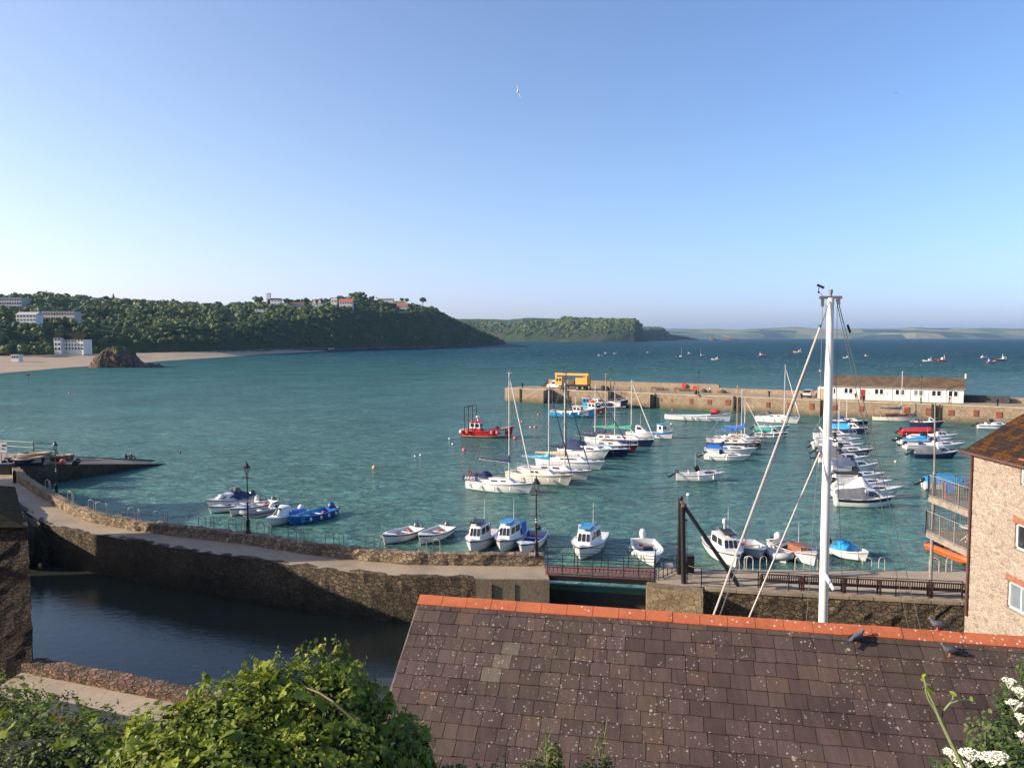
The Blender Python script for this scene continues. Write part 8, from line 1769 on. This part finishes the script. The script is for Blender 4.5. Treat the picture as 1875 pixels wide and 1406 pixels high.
def bushcore(name, blobs, parent):
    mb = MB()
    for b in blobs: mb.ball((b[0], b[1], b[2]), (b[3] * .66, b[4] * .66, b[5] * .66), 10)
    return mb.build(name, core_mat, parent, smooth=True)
def sprigs(parent, spots, rise, mt=None, name='shoot', seed=0, lsize=.05, n=6, bend=.3):
    rr = random.Random(seed)
    for x, y, z in spots:
        mb = MB(); P = []
        a = rr.uniform(0, 6.28); h = rise * rr.uniform(.5, 1.3); q = [Vector((x, y, z)) + Vector((math.cos(a) * bend * h * f * f, math.sin(a) * bend * h * f * f, h * f)) for f in np.linspace(0, 1, 6)]
        mb.tube(q, [.006, .005, .004, .004, .003, .002], 4)
        for k in range(n):
            f = (k + 1) / n; p = q[min(5, int(f * 5))]; d = Vector((rr.uniform(-1, 1), rr.uniform(-1, 1), .3)); P.append((*(p + d * .03), *d, lsize * (1.15 - .6 * f)))
        o = mb.build(name, mt or mat('green_stem', (.12, .15, .05), .7), parent); l = leaves('shoot_leaves', P, LEAFM, 'oval', seed + len(spots)); seed += 1; l.parent = o
# big broad leaved shrub at lower left centre
s1 = [B_(560, 1330, 7.0, .62, .7, .62), B_(430, 1345, 6.7, .55, .6, .52), B_(330, 1390, 6.4, .55, .6, .5), B_(650, 1330, 7.3, .40, .5, .45), B_(700, 1400, 7.0, .45, .5, .42), B_(560, 1440, 6.4, .8, .6, .6), B_(400, 1450, 6.0, .7, .6, .5), B_(610, 1270, 7.4, .36, .4, .34), B_(490, 1275, 7.1, .32, .4, .28), B_(745, 1355, 7.6, .2, .25, .27), B_(730, 1420, 7.4, .32, .3, .3)]
sh1 = thing('leafy_shrub', 'big bright green lobed leaf shrub with climbing shoots at the lower left centre', 'shrub'); bushcore('inner_stems', s1, sh1)
P = blobpts(s1, 900, .056, 5, .38, cut=front); o = leaves('foliage', P, LEAFM, 'oval', 1, .6); o.parent = sh1
P = blobpts(s1, 34, .125, 6, .2, cut=front); o = leaves('large_leaves', P, LEAFM, 'palm', 2, .8); o.parent = sh1
rr = random.Random(4); sprigs(sh1, [tuple(atY(px, py, Y)) for px, py, Y in ((475, 1235, 7), (545, 1215, 7.2), (618, 1200, 7.4), (640, 1215, 7.4), (660, 1250, 7.3), (690, 1270, 7.3), (590, 1215, 7.3), (420, 1260, 6.8), (500, 1230, 7.1), (560, 1215, 7.2), (450, 1240, 7), (715, 1290, 7.3), (380, 1250, 6.7), (630, 1205, 7.4), (700, 1320, 7.4))], .19, seed=5, n=14, lsize=.075)
mb = MB(); Q = [atY(*q) for q in ((562, 1259, 6.4), (585, 1268, 6.35), (610, 1284, 6.3), (635, 1305, 6.3), (655, 1322, 6.3))]; mb.tube(Q, [.006, .008, .009, .009, .006], 5); mb.build('bare_stem', mat('dry_stem', (.32, .2, .12), .8), sh1)
# fine leaved hedge, far left
s2 = [B_(40, 1385, 7.6, .8, .7, .55), B_(150, 1400, 7.4, .7, .6, .5), B_(-40, 1340, 8.2, .75, .8, .5), B_(60, 1440, 6.6, 1.0, .6, .6), B_(230, 1420, 7.2, .5, .5, .42), B_(260, 1375, 7.6, .4, .4, .3), B_(25, 1318, 8.6, .35, .4, .22)]
sh2 = thing('fine_leaved_hedge', 'fine leaved tangled green hedge in the bottom left corner', 'hedge'); bushcore('inner_stems', s2, sh2)
P = blobpts(s2, 1150, .042, 8, .34, cut=front); o = leaves('foliage', P, LEAFF, 'oval', 3, .5); o.parent = sh2
P = blobpts(s2, 30, .11, 9, .15, cut=front); o = leaves('large_leaves', P, LEAFM, 'palm', 4, .8); o.parent = sh2
sprigs(sh2, [tuple(atY(px, py, Y)) for px, py, Y in ((10, 1245, 8.5), (60, 1265, 8.4), (75, 1250, 8.4), (110, 1300, 8), (150, 1310, 7.8), (200, 1335, 7.6), (235, 1330, 7.6), (20, 1260, 8.5), (90, 1290, 8.2), (265, 1335, 7.6))], .16, seed=9, n=7, lsize=.04, mt=mat('dry_straw_stem', (.3, .27, .12), .8))
# growth along the foot of the roof
s3 = [B_(800, 1440, 7.6, .35, .3, .22), B_(880, 1450, 7.6, .4, .3, .24), B_(980, 1440, 7.9, .2, .2, .3), B_(1015, 1400, 8.1, .1, .12, .28), B_(1080, 1435, 8.0, .22, .2, .27), B_(1110, 1410, 8.2, .08, .1, .18), B_(1000, 1465, 7.6, .5, .3, .22), B_(760, 1410, 7.8, .2, .2, .2)]
sh3 = thing('self_sown_saplings', 'green saplings and weeds growing up over the bottom of the slate roof', 'saplings')
P = blobpts(s3, 1400, .045, 12, .6); o = leaves('foliage', P, LEAFF, 'oval', 5, .5); o.parent = sh3
sprigs(sh3, [tuple(atY(px, py, Y)) for px, py, Y in ((985, 1390, 8), (998, 1385, 8), (1000, 1370, 8.1), (1085, 1390, 8.1), (1098, 1385, 8.1), (925, 1400, 7.8), (905, 1420, 7.7), (1105, 1380, 8.1))], .42, seed=15, n=9, lsize=.04)
# elder with flat white flower heads at the right
s4 = [B_(1870, 1370, 5.6, .36, .4, .36), B_(1800, 1420, 5.4, .26, .3, .22), B_(1880, 1290, 5.8, .2, .25, .2), B_(1745, 1440, 5.3, .18, .2, .2), B_(1900, 1440, 5.2, .4, .4, .3), B_(1885, 1225, 6.0, .08, .12, .1)]
sh4 = thing('flowering_elder', 'elder bush with flat cream white flower heads in the lower right corner', 'shrub'); bushcore('inner_stems', [b for b in s4[:2] + s4[4:5]], sh4)
P = blobpts(s4, 1300, .045, 14, .4, cut=front); o = leaves('foliage', P, leaf_mat('elder_leaf', [(0, (.03, .055, .02)), (.5, (.07, .12, .03)), (1, (.2, .22, .07))], .5, .3, 2, .3), 'oval', 6, .6); o.parent = sh4
FLW = mat('cream_flower', (.74, .70, .55), .8, var=.08)
rg = random.Random(5)
for px, py, Y, r in ((1848, 1246, 5.5, .045), (1868, 1265, 5.45, .06), (1858, 1287, 5.3, .055), (1870, 1312, 5.2, .045), (1745, 1378, 5.0, .06), (1778, 1380, 4.95, .07), (1815, 1388, 4.9, .08), (1765, 1400, 4.8, .05), (1872, 1345, 5.1, .04), (1830, 1384, 4.95, .06)):
    c_ = atY(px, py, Y); mb = MB()
    for k in range(int(90 * (r / .06) ** 2)):
        a = rg.uniform(0, 6.28); q = r * rg.random() ** .5; z = .22 * (r - q) + rg.uniform(-.006, .006); x_, y_ = c_.x + q * math.cos(a), c_.y + q * math.sin(a); s = .0055
        mb.add([(x_ - s, y_ - s, c_.z + z), (x_ + s, y_ - s, c_.z + z + .002), (x_ + s, y_ + s, c_.z + z), (x_ - s, y_ + s, c_.z + z + .003), (x_, y_, c_.z + z + .006)], [(0, 1, 4), (1, 2, 4), (2, 3, 4), (3, 0, 4)])
    for k in range(7): a = k * .9; mb.tube([(c_.x, c_.y, c_.z - .06), (c_.x + r * .7 * math.cos(a), c_.y + r * .7 * math.sin(a), c_.z)], .0015, 3)
    mb.build('flower_head', FLW, sh4)
# near climbing shoot
nz_ = thing('climbing_shoot', 'single pale green curving shoot with small folded leaves in front of the roof', 'plant'); Ys = 2.4; STM = mat('pale_green_stem', (.24, .29, .11), .6)
def PT_(L, Y=Ys): return [atY(x, y, Y) for x, y in L]
for L, r0, r1 in (([(1775, 1440), (1762, 1400), (1742, 1360), (1722, 1318), (1708, 1285), (1697, 1262), (1691, 1238)], .0085, .003), ([(1722, 1318), (1712, 1300), (1700, 1280), (1694, 1262)], .003, .002), ([(1724, 1316), (1728, 1300), (1740, 1287), (1757, 1281), (1778, 1281)], .004, .002), ([(1740, 1287), (1745, 1278), (1746, 1270)], .003, .002)):
    mb = MB(); Q = PT_(L); mb.tube(Q, list(np.linspace(r0, r1, len(Q))), 6); mb.build('stem', STM, nz_, smooth=True)
Pn = []
for px, py, s in ((1691, 1236, .022), (1696, 1238, .018), (1701, 1262, .03), (1697, 1256, .022), (1746, 1270, .026), (1744, 1276, .016), (1778, 1278, .022), (1783, 1281, .018), (1688, 1244, .014)): q = atY(px, py, Ys - .02); Pn.append((q.x, q.y, q.z, rg.uniform(-1, 1), -.8, .3, s))
o = leaves('leaf', Pn, LEAFM, 'oval', 21, .2); o.parent = nz_
# ------------------------------------------------------------ sea air
mh = bpy.data.materials.new('sea_haze'); mh.use_nodes = True; th_ = mh.node_tree; th_.nodes.clear()
vp_ = th_.nodes.new('ShaderNodeVolumePrincipled'); vp_.inputs['Color'].default_value = (.45, .70, 1, 1); vp_.inputs['Density'].default_value = 4.4e-5; vp_.inputs['Anisotropy'].default_value = .3
oo = th_.nodes.new('ShaderNodeOutputMaterial'); th_.links.new(vp_.outputs[0], oo.inputs['Volume'])
mb = MB(); mb.box((0, 7900, 130), (25000, 16500, 268)); hz = mb.build('haze', mh); tag(hz, kind='stuff')
